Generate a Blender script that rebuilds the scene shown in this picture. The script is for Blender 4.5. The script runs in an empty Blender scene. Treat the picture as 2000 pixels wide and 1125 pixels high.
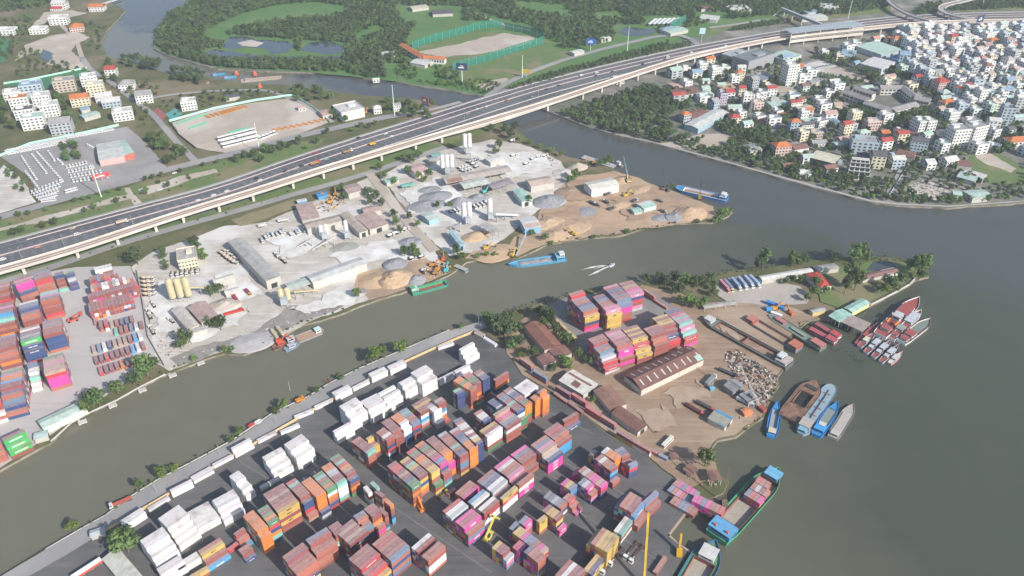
import bpy, bmesh, math, random
import numpy as np
from mathutils import Vector, Matrix, noise
from mathutils.geometry import tessellate_polygon
R = math.radians
random.seed(7)
SC = bpy.context.scene
COL = SC.collection
# ---------------------------------------------------------------- camera, sky, sun, exposure
CAM_H, PITCH, FPX = 352.0, R(34.8), 1540.0          # drone height, tilt below horizon, focal length in photo pixels
cam = bpy.data.cameras.new('camera'); cam_ob = bpy.data.objects.new('camera', cam); COL.objects.link(cam_ob)
cam_ob.location = (0, 0, CAM_H); cam_ob.rotation_euler = (R(90) - PITCH, 0, 0)
cam.sensor_width = 36.0; cam.lens = 36.0 * FPX / 2000.0
cam.clip_start = 1.0; cam.clip_end = 20000.0
SC.camera = cam_ob
SUN_EL, SUN_AZ = R(33.0), R(-42.0)                    # direction towards the sun, azimuth from +X
W = bpy.data.worlds.new('World'); SC.world = W; W.use_nodes = True
wn = W.node_tree.nodes; wn.clear()
sky = wn.new('ShaderNodeTexSky'); sky.sky_type = 'NISHITA'; sky.sun_disc = False
sky.sun_elevation = SUN_EL; sky.sun_rotation = math.pi / 2 - SUN_AZ; sky.air_density = 1.0; sky.dust_density = 1.5; sky.ozone_density = 2.0
bgn = wn.new('ShaderNodeBackground'); bgn.inputs[1].default_value = 0.12
won = wn.new('ShaderNodeOutputWorld')
W.node_tree.links.new(sky.outputs[0], bgn.inputs[0]); W.node_tree.links.new(bgn.outputs[0], won.inputs[0])
sl = bpy.data.lights.new('sun', 'SUN'); sl.energy = 4.6; sl.angle = R(0.53); sl.color = (1.0, 0.955, 0.89)
so = bpy.data.objects.new('sun', sl); COL.objects.link(so)
sd = Vector((math.cos(SUN_EL) * math.cos(SUN_AZ), math.cos(SUN_EL) * math.sin(SUN_AZ), math.sin(SUN_EL)))
so.rotation_euler = sd.to_track_quat('Z', 'Y').to_euler(); so.location = (200, 0, 400)
SC.view_settings.view_transform = 'Standard'; SC.view_settings.look = 'None'
SC.view_settings.exposure = 0.45; SC.view_settings.gamma = 1.0; SC.view_settings.use_curve_mapping = False
SC.render.engine = 'CYCLES'
SC.cycles.max_bounces = 5; SC.cycles.diffuse_bounces = 2; SC.cycles.glossy_bounces = 2; SC.cycles.transmission_bounces = 2
SC.cycles.transparent_max_bounces = 6; SC.cycles.volume_bounces = 0; SC.cycles.use_adaptive_sampling = True
SC.cycles.adaptive_threshold = 0.02; SC.cycles.use_denoising = True
# ---------------------------------------------------------------- helpers
_c, _s = math.cos(PITCH), math.sin(PITCH)
def P(px, py, z=0.0):
    """photo pixel (2000 x 1125) -> world point at height z"""
    a, b = (px - 1000.0) / FPX, -(py - 562.5) / FPX
    wx, wy, wz = a, _c + b * _s, -_s + b * _c
    t = (z - CAM_H) / wz
    return Vector((wx * t, wy * t, z))
def px_of(v):
    z = v[2] - CAM_H
    fw = v[1] * _c - z * _s; up = v[1] * _s + z * _c
    return (1000 + FPX * v[0] / fw, 562.5 - FPX * up / fw)
def lin(c):
    if isinstance(c, str):
        c = [int(c[i:i + 2], 16) / 255 for i in (0, 2, 4)]
    return tuple(x / 12.92 if x <= .04045 else ((x + .055) / 1.055) ** 2.4 for x in c)
def hexc(c, k=1.0):
    """photo colour -> plausible base colour"""
    return tuple(min(.86, x * k) for x in lin(c))
class MB:
    """collects faces of one mesh"""
    def __init__(s): s.v = []; s.f = []; s.m = []; s.T = None
    def at(s, M): s.T = M; return s
    def add(s, vs, fs, mi=0):
        b = len(s.v)
        if s.T is not None: vs = [s.T @ Vector(q) for q in vs]
        s.v += [tuple(q) for q in vs]
        for f in fs: s.f.append(tuple(b + i for i in f)); s.m.append(mi)
        return s
    def box(s, x, y, z, sx, sy, sz, mi=0, rz=0, top=None):
        """box centred x,y standing on z; top = (scale x, scale y) of the top face"""
        tx, ty = top or (1, 1); vs = []
        for zz, kx, ky in ((z, 1, 1), (z + sz, tx, ty)):
            for a, b in ((-1, -1), (1, -1), (1, 1), (-1, 1)):
                u, w = a * sx / 2 * kx, b * sy / 2 * ky
                if rz: u, w = u * math.cos(rz) - w * math.sin(rz), u * math.sin(rz) + w * math.cos(rz)
                vs.append((x + u, y + w, zz))
        return s.add(vs, [(3, 2, 1, 0), (4, 5, 6, 7), (0, 1, 5, 4), (1, 2, 6, 5), (2, 3, 7, 6), (3, 0, 4, 7)], mi)
    def poly(s, pts, z0, z1, mi=0, side=None, bottom=False):
        """prism of any simple polygon"""
        n = len(pts); pts = [Vector((q[0], q[1], 0)) for q in pts]
        ar = sum(pts[i].x * pts[(i + 1) % n].y - pts[(i + 1) % n].x * pts[i].y for i in range(n))
        if ar < 0: pts.reverse()
        vs = [(q.x, q.y, z1) for q in pts]; b = len(s.v)
        tris = tessellate_polygon([pts]); fs = []
        for t in tris:
            a, bb, c = (pts[i] for i in t)
            fs.append(t if (bb - a).cross(c - a).z > 0 else t[::-1])
        s.add(vs, fs, mi)
        if z0 is not None:
            vs2 = vs + [(q.x, q.y, z0) for q in pts]
            s.add(vs2, [(i + n, (i + 1) % n + n, (i + 1) % n, i) for i in range(n)], mi if side is None else side)
            if bottom: s.add([(q.x, q.y, z0) for q in pts], [f[::-1] for f in fs], mi)
        return s
    def cyl(s, p0, p1, r0, r1=None, n=8, mi=0, cap=True):
        p0, p1 = Vector(p0), Vector(p1); r1 = r0 if r1 is None else r1
        d = (p1 - p0).normalized(); a = d.orthogonal().normalized(); b = d.cross(a)
        vs = []
        for p, r in ((p0, r0), (p1, r1)):
            for i in range(n):
                t = 2 * math.pi * i / n; vs.append(p + (a * math.cos(t) + b * math.sin(t)) * r)
        fs = [(i, (i + 1) % n, n + (i + 1) % n, n + i) for i in range(n)]
        if cap: fs += [tuple(range(n, 2 * n)), tuple(range(n - 1, -1, -1))]
        return s.add(vs, fs, mi)
    def bar(s, p0, p1, w, h=None, mi=0):
        """rectangular bar between two points"""
        p0, p1 = Vector(p0), Vector(p1); h = h or w
        d = (p1 - p0).normalized(); a = d.cross(Vector((0, 0, 1)))
        a = a.normalized() if a.length > 1e-4 else Vector((1, 0, 0)); b = a.cross(d).normalized()
        vs = [p + a * u * w / 2 + b * v * h / 2 for p in (p0, p1) for u, v in ((-1, -1), (1, -1), (1, 1), (-1, 1))]
        return s.add(vs, [(0, 1, 2, 3), (7, 6, 5, 4), (0, 4, 5, 1), (1, 5, 6, 2), (2, 6, 7, 3), (3, 7, 4, 0)], mi)
    def gable(s, x, y, z, sx, sy, h, mi=0, over=.4, t=.15, rz=0, hip=0):
        """ridge along x"""
        hx, hy = sx / 2 + over, sy / 2 + over; hx2 = hx - hip; k = h / (sy / 2) * over
        vs = []
        for dz in (0, t):
            vs += [(-hx, -hy, z - k + dz), (hx, -hy, z - k + dz), (hx, hy, z - k + dz), (-hx, hy, z - k + dz), (-hx2, 0, z + h + dz), (hx2, 0, z + h + dz)]
        ca, sa = math.cos(rz), math.sin(rz)
        vs = [(x + u * ca - w * sa, y + u * sa + w * ca, q) for u, w, q in vs]
        fs = [(6, 7, 11, 10), (8, 9, 10, 11), (1, 0, 4, 5), (3, 2, 5, 4), (0, 1, 7, 6), (2, 3, 9, 8)]
        if hip: fs += [(7, 8, 11), (9, 6, 10)]
        else: fs += [(1, 2, 8, 7), (3, 0, 6, 9), (0, 3, 4), (2, 1, 5), (7, 8, 11), (9, 6, 10)]
        return s.add(vs, fs, mi)
    def mesh(s, name, mats, smooth=False):
        me = bpy.data.meshes.new(name)
        me.from_pydata(s.v, [], s.f)
        mats = mats if isinstance(mats, (list, tuple)) else [mats]
        for m in mats: me.materials.append(m)
        if len(mats) > 1: me.polygons.foreach_set('material_index', s.m)
        if smooth: me.polygons.foreach_set('use_smooth', [True] * len(s.f))
        me.update(); return me
    def obj(s, name, mats, parent=None, **k): return obj(name, s.mesh(name, mats, k.pop('smooth', False)), parent, **k)
def obj(name, me, parent=None, loc=None, rz=None, color=None, label=None, cat=None, group=None, kind=None, scale=None):
    o = bpy.data.objects.new(name, me); COL.objects.link(o)
    if parent is not None: o.parent = parent
    if loc is not None: o.location = loc
    if rz is not None: o.rotation_euler = (0, 0, rz)
    if scale is not None: o.scale = (scale,) * 3 if isinstance(scale, (int, float)) else scale
    if color is not None: o.color = (*color[:3], 1)
    if label: o['label'] = label
    if cat: o['category'] = cat
    if group: o['group'] = group
    if kind: o['kind'] = kind
    return o
def thing(name, label, cat, loc=(0, 0, 0), rz=0, group=None):
    return obj(name, None, None, loc, rz, None, label, cat, group)
def yaw(a, b): return math.atan2(b[1] - a[1], b[0] - a[0])
# ---------------------------------------------------------------- materials
MATS = {}
def mat(name, c=(.5, .5, .5), rough=.7, c2=None, scale=.3, bump=0, metal=0, spec=.4, use_obj=False, detail=4, dirt=0, emit=None, coord='pos', contrast=1.0, c3=None, alpha=1.0, stretch=None):
    """procedural material: two (three) colours mixed by noise; use_obj multiplies by the object's own colour"""
    if name in MATS: return MATS[name]
    m = bpy.data.materials.new(name); m.use_nodes = True; MATS[name] = m
    nt = m.node_tree; N = nt.nodes; L = nt.links
    b = N['Principled BSDF']; b.inputs['Roughness'].default_value = rough; b.inputs['Metallic'].default_value = metal
    b.inputs['Specular IOR Level'].default_value = spec; b.inputs['Alpha'].default_value = alpha
    src = None
    if coord == 'pos': geo = N.new('ShaderNodeNewGeometry'); src = geo.outputs['Position']
    else: tc = N.new('ShaderNodeTexCoord'); src = tc.outputs['Object']
    if stretch:
        mp = N.new('ShaderNodeMapping'); mp.inputs['Scale'].default_value = stretch[:3]
        if len(stretch) > 3: mp.inputs['Rotation'].default_value = (0, 0, stretch[3])
        L.new(src, mp.inputs[0]); src = mp.outputs[0]
    col = None
    if c2 is not None:
        n = N.new('ShaderNodeTexNoise'); n.inputs['Scale'].default_value = scale; n.inputs['Detail'].default_value = detail; n.inputs['Roughness'].default_value = .62
        L.new(src, n.inputs['Vector'])
        r = N.new('ShaderNodeMapRange'); w = .17 / contrast
        r.inputs[1].default_value = .5 - w; r.inputs[2].default_value = .5 + w; L.new(n.outputs[0], r.inputs[0])
        mx = N.new('ShaderNodeMix'); mx.data_type = 'RGBA'; mx.inputs[6].default_value = (*c, 1); mx.inputs[7].default_value = (*c2, 1)
        L.new(r.outputs[0], mx.inputs[0]); col = mx.outputs[2]
        if c3 is not None:
            n2 = N.new('ShaderNodeTexNoise'); n2.inputs['Scale'].default_value = scale * .31; n2.inputs['Detail'].default_value = 5; L.new(src, n2.inputs['Vector'])
            r2 = N.new('ShaderNodeMapRange'); r2.inputs[1].default_value = .5; r2.inputs[2].default_value = .62; L.new(n2.outputs[0], r2.inputs[0])
            m2 = N.new('ShaderNodeMix'); m2.data_type = 'RGBA'; m2.inputs[7].default_value = (*c3, 1); L.new(r2.outputs[0], m2.inputs[0]); L.new(col, m2.inputs[6]); col = m2.outputs[2]
    if use_obj:
        oi = N.new('ShaderNodeObjectInfo')
        if col is None: col = oi.outputs['Color']
        else:
            mu = N.new('ShaderNodeMix'); mu.data_type = 'RGBA'; mu.blend_type = 'MULTIPLY'; mu.inputs[0].default_value = 1
            L.new(oi.outputs['Color'], mu.inputs[6]); L.new(col, mu.inputs[7]); col = mu.outputs[2]
    if dirt:
        n3 = N.new('ShaderNodeTexNoise'); n3.inputs['Scale'].default_value = .9; n3.inputs['Detail'].default_value = 6; n3.inputs['Roughness'].default_value = .7; L.new(src, n3.inputs['Vector'])
        r3 = N.new('ShaderNodeMapRange'); r3.inputs[1].default_value = .45; r3.inputs[2].default_value = .75; r3.inputs[4].default_value = dirt; L.new(n3.outputs[0], r3.inputs[0])
        m3 = N.new('ShaderNodeMix'); m3.data_type = 'RGBA'; m3.inputs[7].default_value = (.2, .15, .11, 1); L.new(r3.outputs[0], m3.inputs[0])
        if col is None: m3.inputs[6].default_value = (*c, 1)
        else: L.new(col, m3.inputs[6])
        col = m3.outputs[2]
    if col is None: b.inputs['Base Color'].default_value = (*c, 1)
    else: L.new(col, b.inputs['Base Color'])
    if bump:
        nb = N.new('ShaderNodeTexNoise'); nb.inputs['Scale'].default_value = scale * 3; nb.inputs['Detail'].default_value = 5; L.new(src, nb.inputs['Vector'])
        bp = N.new('ShaderNodeBump'); bp.inputs['Strength'].default_value = 1; bp.inputs['Distance'].default_value = bump; L.new(nb.outputs[0], bp.inputs['Height']); L.new(bp.outputs[0], b.inputs['Normal'])
    if emit: b.inputs['Emission Color'].default_value = (*emit[0], 1); b.inputs['Emission Strength'].default_value = emit[1]
    return m
PAINT = mat('painted_steel', (1, 1, 1), .55, (.8, .79, .77), .35, use_obj=True, spec=.3, dirt=.22)
WALLP = mat('rendered_wall', (1, 1, 1), .85, (.84, .83, .8), .3, use_obj=True, spec=.15, dirt=.12)
ROOFP = mat('roof_sheet', (1, 1, 1), .65, (.72, .7, .68), .22, use_obj=True, spec=.25, dirt=.25, bump=.05)
GLASS = mat('window_glass', (.03, .04, .05), .15, spec=.6)
DARK = mat('dark_steel', (.035, .035, .038), .6)
RUBBER = mat('rubber', (.02, .02, .02), .9)
STEEL = mat('galvanised_steel', (.42, .43, .44), .5, (.33, .33, .33), .5)
RUST = mat('rusty_steel', (.16, .085, .055), .85, (.27, .16, .11), .5, c3=(.1, .06, .05), bump=.05)
CONC = mat('concrete', (.42, .4, .37), .9, (.34, .325, .3), .12, bump=.03)
CONCL = mat('pale_concrete', (.55, .52, .48), .9, (.44, .42, .39), .15)
WHITEM = mat('white_paint', (.8, .8, .79), .6, (.7, .69, .67), .3)
YEL = mat('yellow_paint', (.62, .36, .03), .5, (.5, .28, .03), .6)
LET = mat('lettering_white', (.82, .82, .8), .6)
LETD = mat('lettering_dark', (.05, .035, .02), .6)
# ================================================================ the setting: water, land, ground zones, roads
WATER_Z = -1.6
def jit(pts, amp=0.0, seg=5.0, seed=0):
    """world polygon from pixel points, edges subdivided and roughened"""
    w = [P(*q) for q in pts]; out = []
    n = len(w)
    for i in range(n):
        a, b = w[i], w[(i + 1) % n]; d = (b - a).length; k = max(1, int(d / seg)) if amp else 1
        nd = Vector((-(b - a).y, (b - a).x, 0)) / max(d, 1e-6)
        for j in range(k):
            q = a.lerp(b, j / k)
            if amp:
                t = amp * (noise.noise(Vector((q.x * .045, q.y * .045, seed))) * 1.6 + noise.noise(Vector((q.x * .17, q.y * .17, seed + 9))) * .9 + noise.noise(Vector((q.x * .5, q.y * .5, seed + 5))) * .5)
                q = q + nd * t
            out.append(q)
    return out
ZL = [0.03]
def zone(name, pts, m, amp=1.5, z=None, seed=None, kind='structure', **k):
    ZL[0] += .012
    mb = MB().poly(jit(pts, amp, 4.0, seed if seed is not None else len(pts) * 3.1), None, ZL[0] if z is None else z)
    return mb.obj(name, m, kind=kind, **k)
def water_material():
    m = bpy.data.materials.new('river_water'); m.use_nodes = True; nt = m.node_tree; N = nt.nodes; L = nt.links
    b = N['Principled BSDF']; b.inputs['Roughness'].default_value = .12; b.inputs['IOR'].default_value = 1.33; b.inputs['Specular IOR Level'].default_value = .5
    g = N.new('ShaderNodeNewGeometry')
    # two river arms of different turbidity meet along a warped front
    wv = N.new('ShaderNodeTexNoise'); wv.inputs['Scale'].default_value = .016; wv.inputs['Detail'].default_value = 5; wv.inputs['Roughness'].default_value = .55; wv.inputs['Distortion'].default_value = .6; L.new(g.outputs[0], wv.inputs[0])
    sx = N.new('ShaderNodeSeparateXYZ'); L.new(g.outputs[0], sx.inputs[0])
    def ma(op, a, bb=None, c=None):
        n = N.new('ShaderNodeMath'); n.operation = op
        for i, v in enumerate((a, bb, c)):
            if v is None: continue
            if hasattr(v, 'links'): L.new(v, n.inputs[i])
            else: n.inputs[i].default_value = v
        return n.outputs[0]
    # signed distance to the front line (from pixel 1300,330 over 1640,450 to 1900,600)
    A, B = P(1420, 405), P(1800, 520); d = (B - A).normalized(); nx, ny = d.y, -d.x
    s = ma('ADD', ma('MULTIPLY', ma('SUBTRACT', sx.outputs[0], A.x), nx), ma('MULTIPLY', ma('SUBTRACT', sx.outputs[1], A.y), ny))
    s = ma('ADD', s, ma('MULTIPLY', ma('SUBTRACT', wv.outputs[0], .5), 150.0))
    mr = N.new('ShaderNodeMapRange'); mr.inputs[1].default_value = -9; mr.inputs[2].default_value = 14; L.new(s, mr.inputs[0])
    # the wide basin to the right is darker and greener
    mr2 = N.new('ShaderNodeMapRange'); mr2.inputs[1].default_value = 20; mr2.inputs[2].default_value = 230
    L.new(ma('ADD', sx.outputs[0], ma('MULTIPLY', ma('SUBTRACT', wv.outputs[0], .5), 130.0)), mr2.inputs[0])
    nz = N.new('ShaderNodeTexNoise'); nz.inputs['Scale'].default_value = .05; nz.inputs['Detail'].default_value = 6; L.new(g.outputs[0], nz.inputs[0])
    def mix(f, a, bb):
        n = N.new('ShaderNodeMix'); n.data_type = 'RGBA'
        L.new(f, n.inputs[0])
        for i, v in ((6, a), (7, bb)):
            if hasattr(v, 'links'): L.new(v, n.inputs[i])
            else: n.inputs[i].default_value = (*v, 1)
        return n.outputs[2]
    near = mix(nz.outputs[0], (.135, .13, .092), (.155, .148, .107))
    basin = mix(nz.outputs[0], (.062, .07, .05), (.076, .083, .058))
    far = mix(nz.outputs[0], (.07, .075, .07), (.085, .088, .08))
    c = mix(mr.outputs[0], far, mix(mr2.outputs[0], near, basin))
    L.new(c, b.inputs['Base Color'])
    n1 = N.new('ShaderNodeTexNoise'); n1.inputs['Scale'].default_value = .22; n1.inputs['Detail'].default_value = 5; n1.inputs['Roughness'].default_value = .6
    mp = N.new('ShaderNodeMapping'); mp.inputs['Scale'].default_value = (.7, 1.5, 1); L.new(g.outputs[0], mp.inputs[0]); L.new(mp.outputs[0], n1.inputs[0])
    bp = N.new('ShaderNodeBump'); bp.inputs['Strength'].default_value = .55; bp.inputs['Distance'].default_value = .16; L.new(n1.outputs[0], bp.inputs['Height']); L.new(bp.outputs[0], b.inputs['Normal'])
    return m
WATER = water_material()
MB().add([(-2600, -300, WATER_Z), (2600, -300, WATER_Z), (2600, 3600, WATER_Z), (-2600, 3600, WATER_Z)], [(0, 1, 2, 3)]).obj('river', WATER, kind='structure')
# ---- ground materials (photo colours divided by the light)
G_SCRUB = mat('scrub_ground', (.075, .095, .03), .95, (.14, .125, .06), .05, c3=(.2, .16, .1), bump=.3)
G_GRASS = mat('grass_ground', (.095, .16, .045), .95, (.135, .17, .06), .08, c3=(.2, .18, .095), bump=.25)
G_LUSH = mat('lush_grass', (.07, .16, .04), .95, (.1, .175, .05), .03, c3=(.12, .19, .07), bump=.4)
G_CITY = mat('city_ground', (.2, .19, .175), .95, (.11, .12, .075), .06, c3=(.28, .25, .22))
G_DIRT = mat('brown_dirt', (.31, .215, .145), .95, (.25, .17, .115), .05, c3=(.37, .28, .2), bump=.12)
G_SAND = mat('sand_ground', (.46, .33, .215), .95, (.38, .26, .17), .05, c3=(.3, .22, .16), bump=.25)
G_PALE = mat('pale_dust', (.52, .47, .41), .95, (.4, .36, .31), .07, c3=(.6, .57, .53), bump=.1, detail=8)
G_YARD = mat('concrete_yard', (.46, .43, .405), .9, (.4, .375, .355), .025, c3=(.5, .475, .45))
G_BEIGE = mat('beige_gravel', (.44, .37, .3), .95, (.38, .32, .26), .05, c3=(.5, .44, .38), bump=.1)
ASPH = mat('asphalt_yard', (.105, .102, .1), .85, (.14, .133, .127), .05, c3=(.083, .081, .082), bump=.02, detail=8)
ASPHD = mat('road_asphalt', (.11, .113, .12), .85, (.135, .137, .142), .05, c3=(.09, .092, .1))
ROADG = mat('grey_road', (.3, .29, .28), .9, (.25, .24, .235), .05, c3=(.34, .32, .3))
BANK = mat('mud_bank', (.2, .17, .13), .95, (.3, .27, .23), .25, c3=(.12, .12, .06), bump=.3)
POND = mat('pond_water', (.05, .065, .07), .08, (.075, .085, .075), .06, spec=.5)
def streaks(m, ang, sc=(.015, .5), k=.4, col=(.5, .48, .46), seed=0):
    """long tyre streaks worn into a ground material"""
    nt = m.node_tree; N = nt.nodes; L = nt.links; b = N['Principled BSDF']; src = b.inputs['Base Color'].links[0].from_socket
    g = N.new('ShaderNodeNewGeometry'); mp = N.new('ShaderNodeMapping'); mp.inputs['Rotation'].default_value = (0, 0, ang); mp.inputs['Scale'].default_value = (sc[0], sc[1], 1); mp.inputs['Location'].default_value = (seed, seed, 0)
    n = N.new('ShaderNodeTexNoise'); n.inputs['Scale'].default_value = 1; n.inputs['Detail'].default_value = 5; n.inputs['Roughness'].default_value = .6; n.inputs['Distortion'].default_value = .25
    r = N.new('ShaderNodeMapRange'); r.inputs[1].default_value = .54; r.inputs[2].default_value = .7; r.inputs[4].default_value = k
    x = N.new('ShaderNodeMix'); x.data_type = 'RGBA'; x.inputs[7].default_value = (*col, 1)
    L.new(g.outputs[0], mp.inputs[0]); L.new(mp.outputs[0], n.inputs[0]); L.new(n.outputs[0], r.inputs[0]); L.new(r.outputs[0], x.inputs[0]); L.new(src, x.inputs[6]); L.new(x.outputs[2], b.inputs['Base Color'])
streaks(ASPH, R(50), (.012, .3), .4, (.05, .05, .052)); streaks(ASPH, R(-42), (.012, .22), .35, (.19, .18, .17), 7)
streaks(G_DIRT, R(35), (.02, .3), .6, (.42, .33, .25)); streaks(G_DIRT, R(-30), (.02, .4), .5, (.2, .14, .1), 4)
streaks(G_PALE, R(-35), (.03, .3), .55, (.3, .28, .25)); streaks(G_PALE, R(30), (.03, .3), .6, (.66, .64, .6), 5); streaks(G_YARD, R(-60), (.012, .25), .4, (.3, .285, .275)); streaks(G_SAND, R(20), (.04, .3), .55, (.24, .17, .12)); streaks(ASPHD, R(-40), (.006, .5), .4, (.07, .072, .078))
# ---- land bodies: solid slabs standing in the river
NEAR = [(-300, 1330), (-300, 1300), (7, 1122), (88, 1072), (160, 1030), (205, 1006), (251, 971), (306, 936), (371, 903), (451, 860), (533, 805), (600, 774), (640, 749), (700, 719), (751, 697), (796, 678), (838, 658), (876, 644), (939, 627), (1000, 606), (1060, 590), (1110, 574), (1180, 562), (1253, 553), (1320, 543), (1391, 534), (1451, 527), (1510, 521), (1560, 512), (1640, 503), (1700, 500), (1738, 503), (1775, 507), (1813, 516), (1814, 540), (1788, 548), (1763, 564), (1730, 581), (1700, 597), (1665, 612), (1628, 626), (1600, 622), (1583, 625), (1562, 640), (1546, 655), (1528, 680), (1536, 712), (1518, 738), (1524, 752), (1512, 768), (1500, 792), (1492, 815), (1460, 835), (1438, 853), (1402, 860), (1388, 880), (1402, 905), (1408, 927), (1424, 940), (1412, 962), (1380, 975), (1342, 996), (1304, 1047), (1325, 1066), (1345, 1078), (1330, 1100), (1315, 1128), (1290, 1200), (1260, 1330)]
WEST = [(-500, 1180), (0, 917), (98, 864), (138, 825), (175, 805), (200, 793), (226, 782), (271, 757), (321, 732), (391, 704), (439, 689), (476, 692), (500, 682), (530, 669), (583, 639), (625, 627), (675, 607), (720, 590), (798, 566), (840, 552), (883, 535), (911, 512), (926, 510), (969, 502), (1000, 504), (1012, 502), (1043, 490), (1075, 475), (1120, 470), (1160, 464), (1205, 461), (1236, 452), (1276, 442), (1326, 437), (1361, 435), (1391, 436), (1426, 422), (1431, 413), (1401, 409), (1391, 402), (1361, 390), (1321, 375), (1276, 362), (1251, 350), (1220, 342), (1200, 330), (1170, 322), (1150, 315), (1108, 306), (1075, 291), (1038, 281), (1025, 265), (1000, 247), (960, 236), (930, 224), (863, 208), (800, 191), (713, 187), (600, 172), (550, 164), (500, 166), (413, 152), (313, 140), (250, 118), (208, 110), (198, 85), (208, 60), (225, 43), (245, 22), (233, 12), (205, 0), (150, -60), (0, -170), (-900, -170), (-1500, 400)]
EAST = [(378, 0), (328, 28), (303, 63), (301, 95), (326, 108), (376, 123), (426, 135), (500, 139), (575, 141), (670, 144), (725, 155), (761, 156), (801, 165), (876, 176), (944, 188), (1010, 203), (1060, 214), (1088, 224), (1150, 248), (1200, 263), (1271, 278), (1290, 283), (1351, 300), (1426, 320), (1500, 341), (1575, 362), (1650, 382), (1700, 395), (1750, 401), (1851, 406), (2000, 396), (2400, 372), (3600, 300), (3000, -200), (1800, -230), (600, -230), (470, -120)]
for nm, pts, am, m in (('near_bank_ground', NEAR, .5, G_SCRUB), ('west_bank_ground', WEST, 1.0, G_SCRUB), ('east_bank_ground', EAST, 1.0, G_CITY)):
    MB().poly(jit(pts, am, 6.0, 3.3), -4.5, 0.0, 0, 1).obj(nm, [m, BANK], kind='structure')
# ---- zones, east bank
zone('wetland_grass', [(378, 2), (330, 28), (305, 63), (303, 94), (330, 107), (430, 133), (575, 139), (725, 153), (876, 174), (944, 186), (1000, 168), (1100, 140), (1200, 110), (1300, 90), (1400, 60), (1500, 45), (1700, 20), (1800, -40), (1500, -200), (600, -200), (480, -100)], G_LUSH, 1.0)
zone('lot_grass', [(900, 165), (960, 172), (1010, 155), (1080, 135), (1130, 105), (1060, 90), (900, 125), (900, 140)], G_GRASS, 1.2)
zone('sports_pitch', [(806, 95), (930, 62), (1052, 70), (1075, 82), (960, 112), (880, 135), (830, 108)], G_GRASS, .5)
zone('bare_pitch_earth', [(815, 102), (900, 84), (985, 64), (1045, 74), (1040, 86), (950, 104), (860, 112)], G_BEIGE, 2.5)
zone('bank_flowers', [(925, 165), (995, 150), (985, 168), (950, 178)], G_BEIGE, 2.0)
zone('roadside_grass', [(1360, 80), (1420, 60), (1500, 50), (1560, 44), (1640, 34), (1740, 25), (1740, 8), (1600, 18), (1460, 40), (1390, 55)], G_GRASS, 1.0)
zone('roadside_grass', [(1800, 20), (1850, 2), (1990, -8), (2080, 0), (2080, 18), (1900, 22)], G_GRASS, 1.0)
zone('vacant_plot', [(1590, 140), (1640, 132), (1690, 152), (1705, 165), (1690, 160), (1620, 142)], G_BEIGE, 1.0)
zone('parking_ground', [(1562, 128), (1600, 117), (1640, 128), (1600, 142), (1575, 140)], G_PALE, .6)
zone('vacant_grass', [(1870, 330), (1900, 302), (1950, 300), (2010, 330), (2010, 362), (1940, 360), (1890, 345)], G_GRASS, 1.5)
zone('bare_plot', [(1905, 305), (1935, 300), (1985, 330), (1975, 338), (1925, 320)], G_BEIGE, 1.5)
zone('rubble_plot', [(1768, 365), (1800, 352), (1840, 362), (1858, 380), (1840, 392), (1790, 388)], G_PALE, 1.5)
zone('river_walk', [(1150, 247), (1200, 261), (1271, 276), (1351, 297), (1426, 317), (1500, 338), (1575, 358), (1650, 378), (1700, 391), (1750, 397), (1851, 402), (2000, 392), (2000, 394), (1851, 404.5), (1750, 399.8), (1700, 394), (1650, 381), (1575, 361), (1500, 340.3), (1426, 319), (1351, 299), (1271, 277.3), (1200, 262.4)], CONC, 0)
zone('dirt_bank', [(1290, 282), (1370, 262), (1440, 262), (1400, 285), (1340, 292)], G_BEIGE, 1.5)
for q in ([(436, 92), (446, 72), (480, 70), (500, 78), (560, 80), (575, 90), (560, 103), (530, 106), (520, 95), (475, 92), (455, 97)], [(585, 98), (605, 83), (640, 80), (672, 90), (668, 103), (640, 107)], [(398, 105), (420, 96), (500, 108), (575, 110), (668, 109), (660, 114), (590, 117), (500, 117), (430, 112)]):
    zone('pond', q, POND, .6, z=.02 + ZL[0])
zone('pond_isle', [(462, 84), (490, 78), (515, 84), (500, 92), (475, 90)], G_BEIGE, .8)
zone('pond', [(1205, 62), (1225, 53), (1280, 58), (1275, 68), (1230, 72)], POND, .5)
# ---- zones, west bank
zone('dust_yard', [(256, 522), (300, 492), (440, 442), (520, 434), (590, 402), (660, 376), (722, 346), (742, 352), (842, 470), (856, 500), (880, 520), (800, 560), (720, 586), (620, 623), (530, 665), (440, 685), (330, 726), (302, 706), (286, 600)], G_PALE, 1.2)
zone('concrete_yard', [(-500, 800), (0, 566), (60, 537), (150, 522), (255, 520), (287, 600), (304, 704), (250, 745), (165, 802), (100, 850), (0, 914), (-500, 1170)], G_YARD, .4)
zone('plant_yard', [(742, 346), (800, 310), (872, 292), (960, 272), (1036, 286), (1095, 316), (1112, 350), (1062, 402), (1004, 452), (962, 484), (880, 502), (850, 478)], G_PALE, 1.5)
zone('sand_spit', [(985, 500), (1000, 468), (1042, 438), (1062, 400), (1112, 350), (1200, 333), (1251, 351), (1320, 377), (1388, 404), (1402, 424), (1360, 433), (1236, 451), (1160, 463), (1075, 474), (1012, 501)], G_SAND, 1.5)
zone('sand_bank', [(905, 505), (925, 490), (990, 486), (1010, 500), (970, 501), (930, 508)], G_SAND, 1.0)
zone('sand_bank', [(720, 586), (690, 560), (700, 535), (760, 520), (830, 505), (860, 520), (880, 534), (800, 563)], G_SAND, 1.2)
zone('wet_ground', [(480, 655), (560, 600), (640, 590), (720, 560), (700, 590), (610, 620), (530, 660)], mat('wet_mud', (.2, .18, .16), .5, (.34, .31, .28), .12, c3=(.26, .23, .2)), 2.5)
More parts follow.
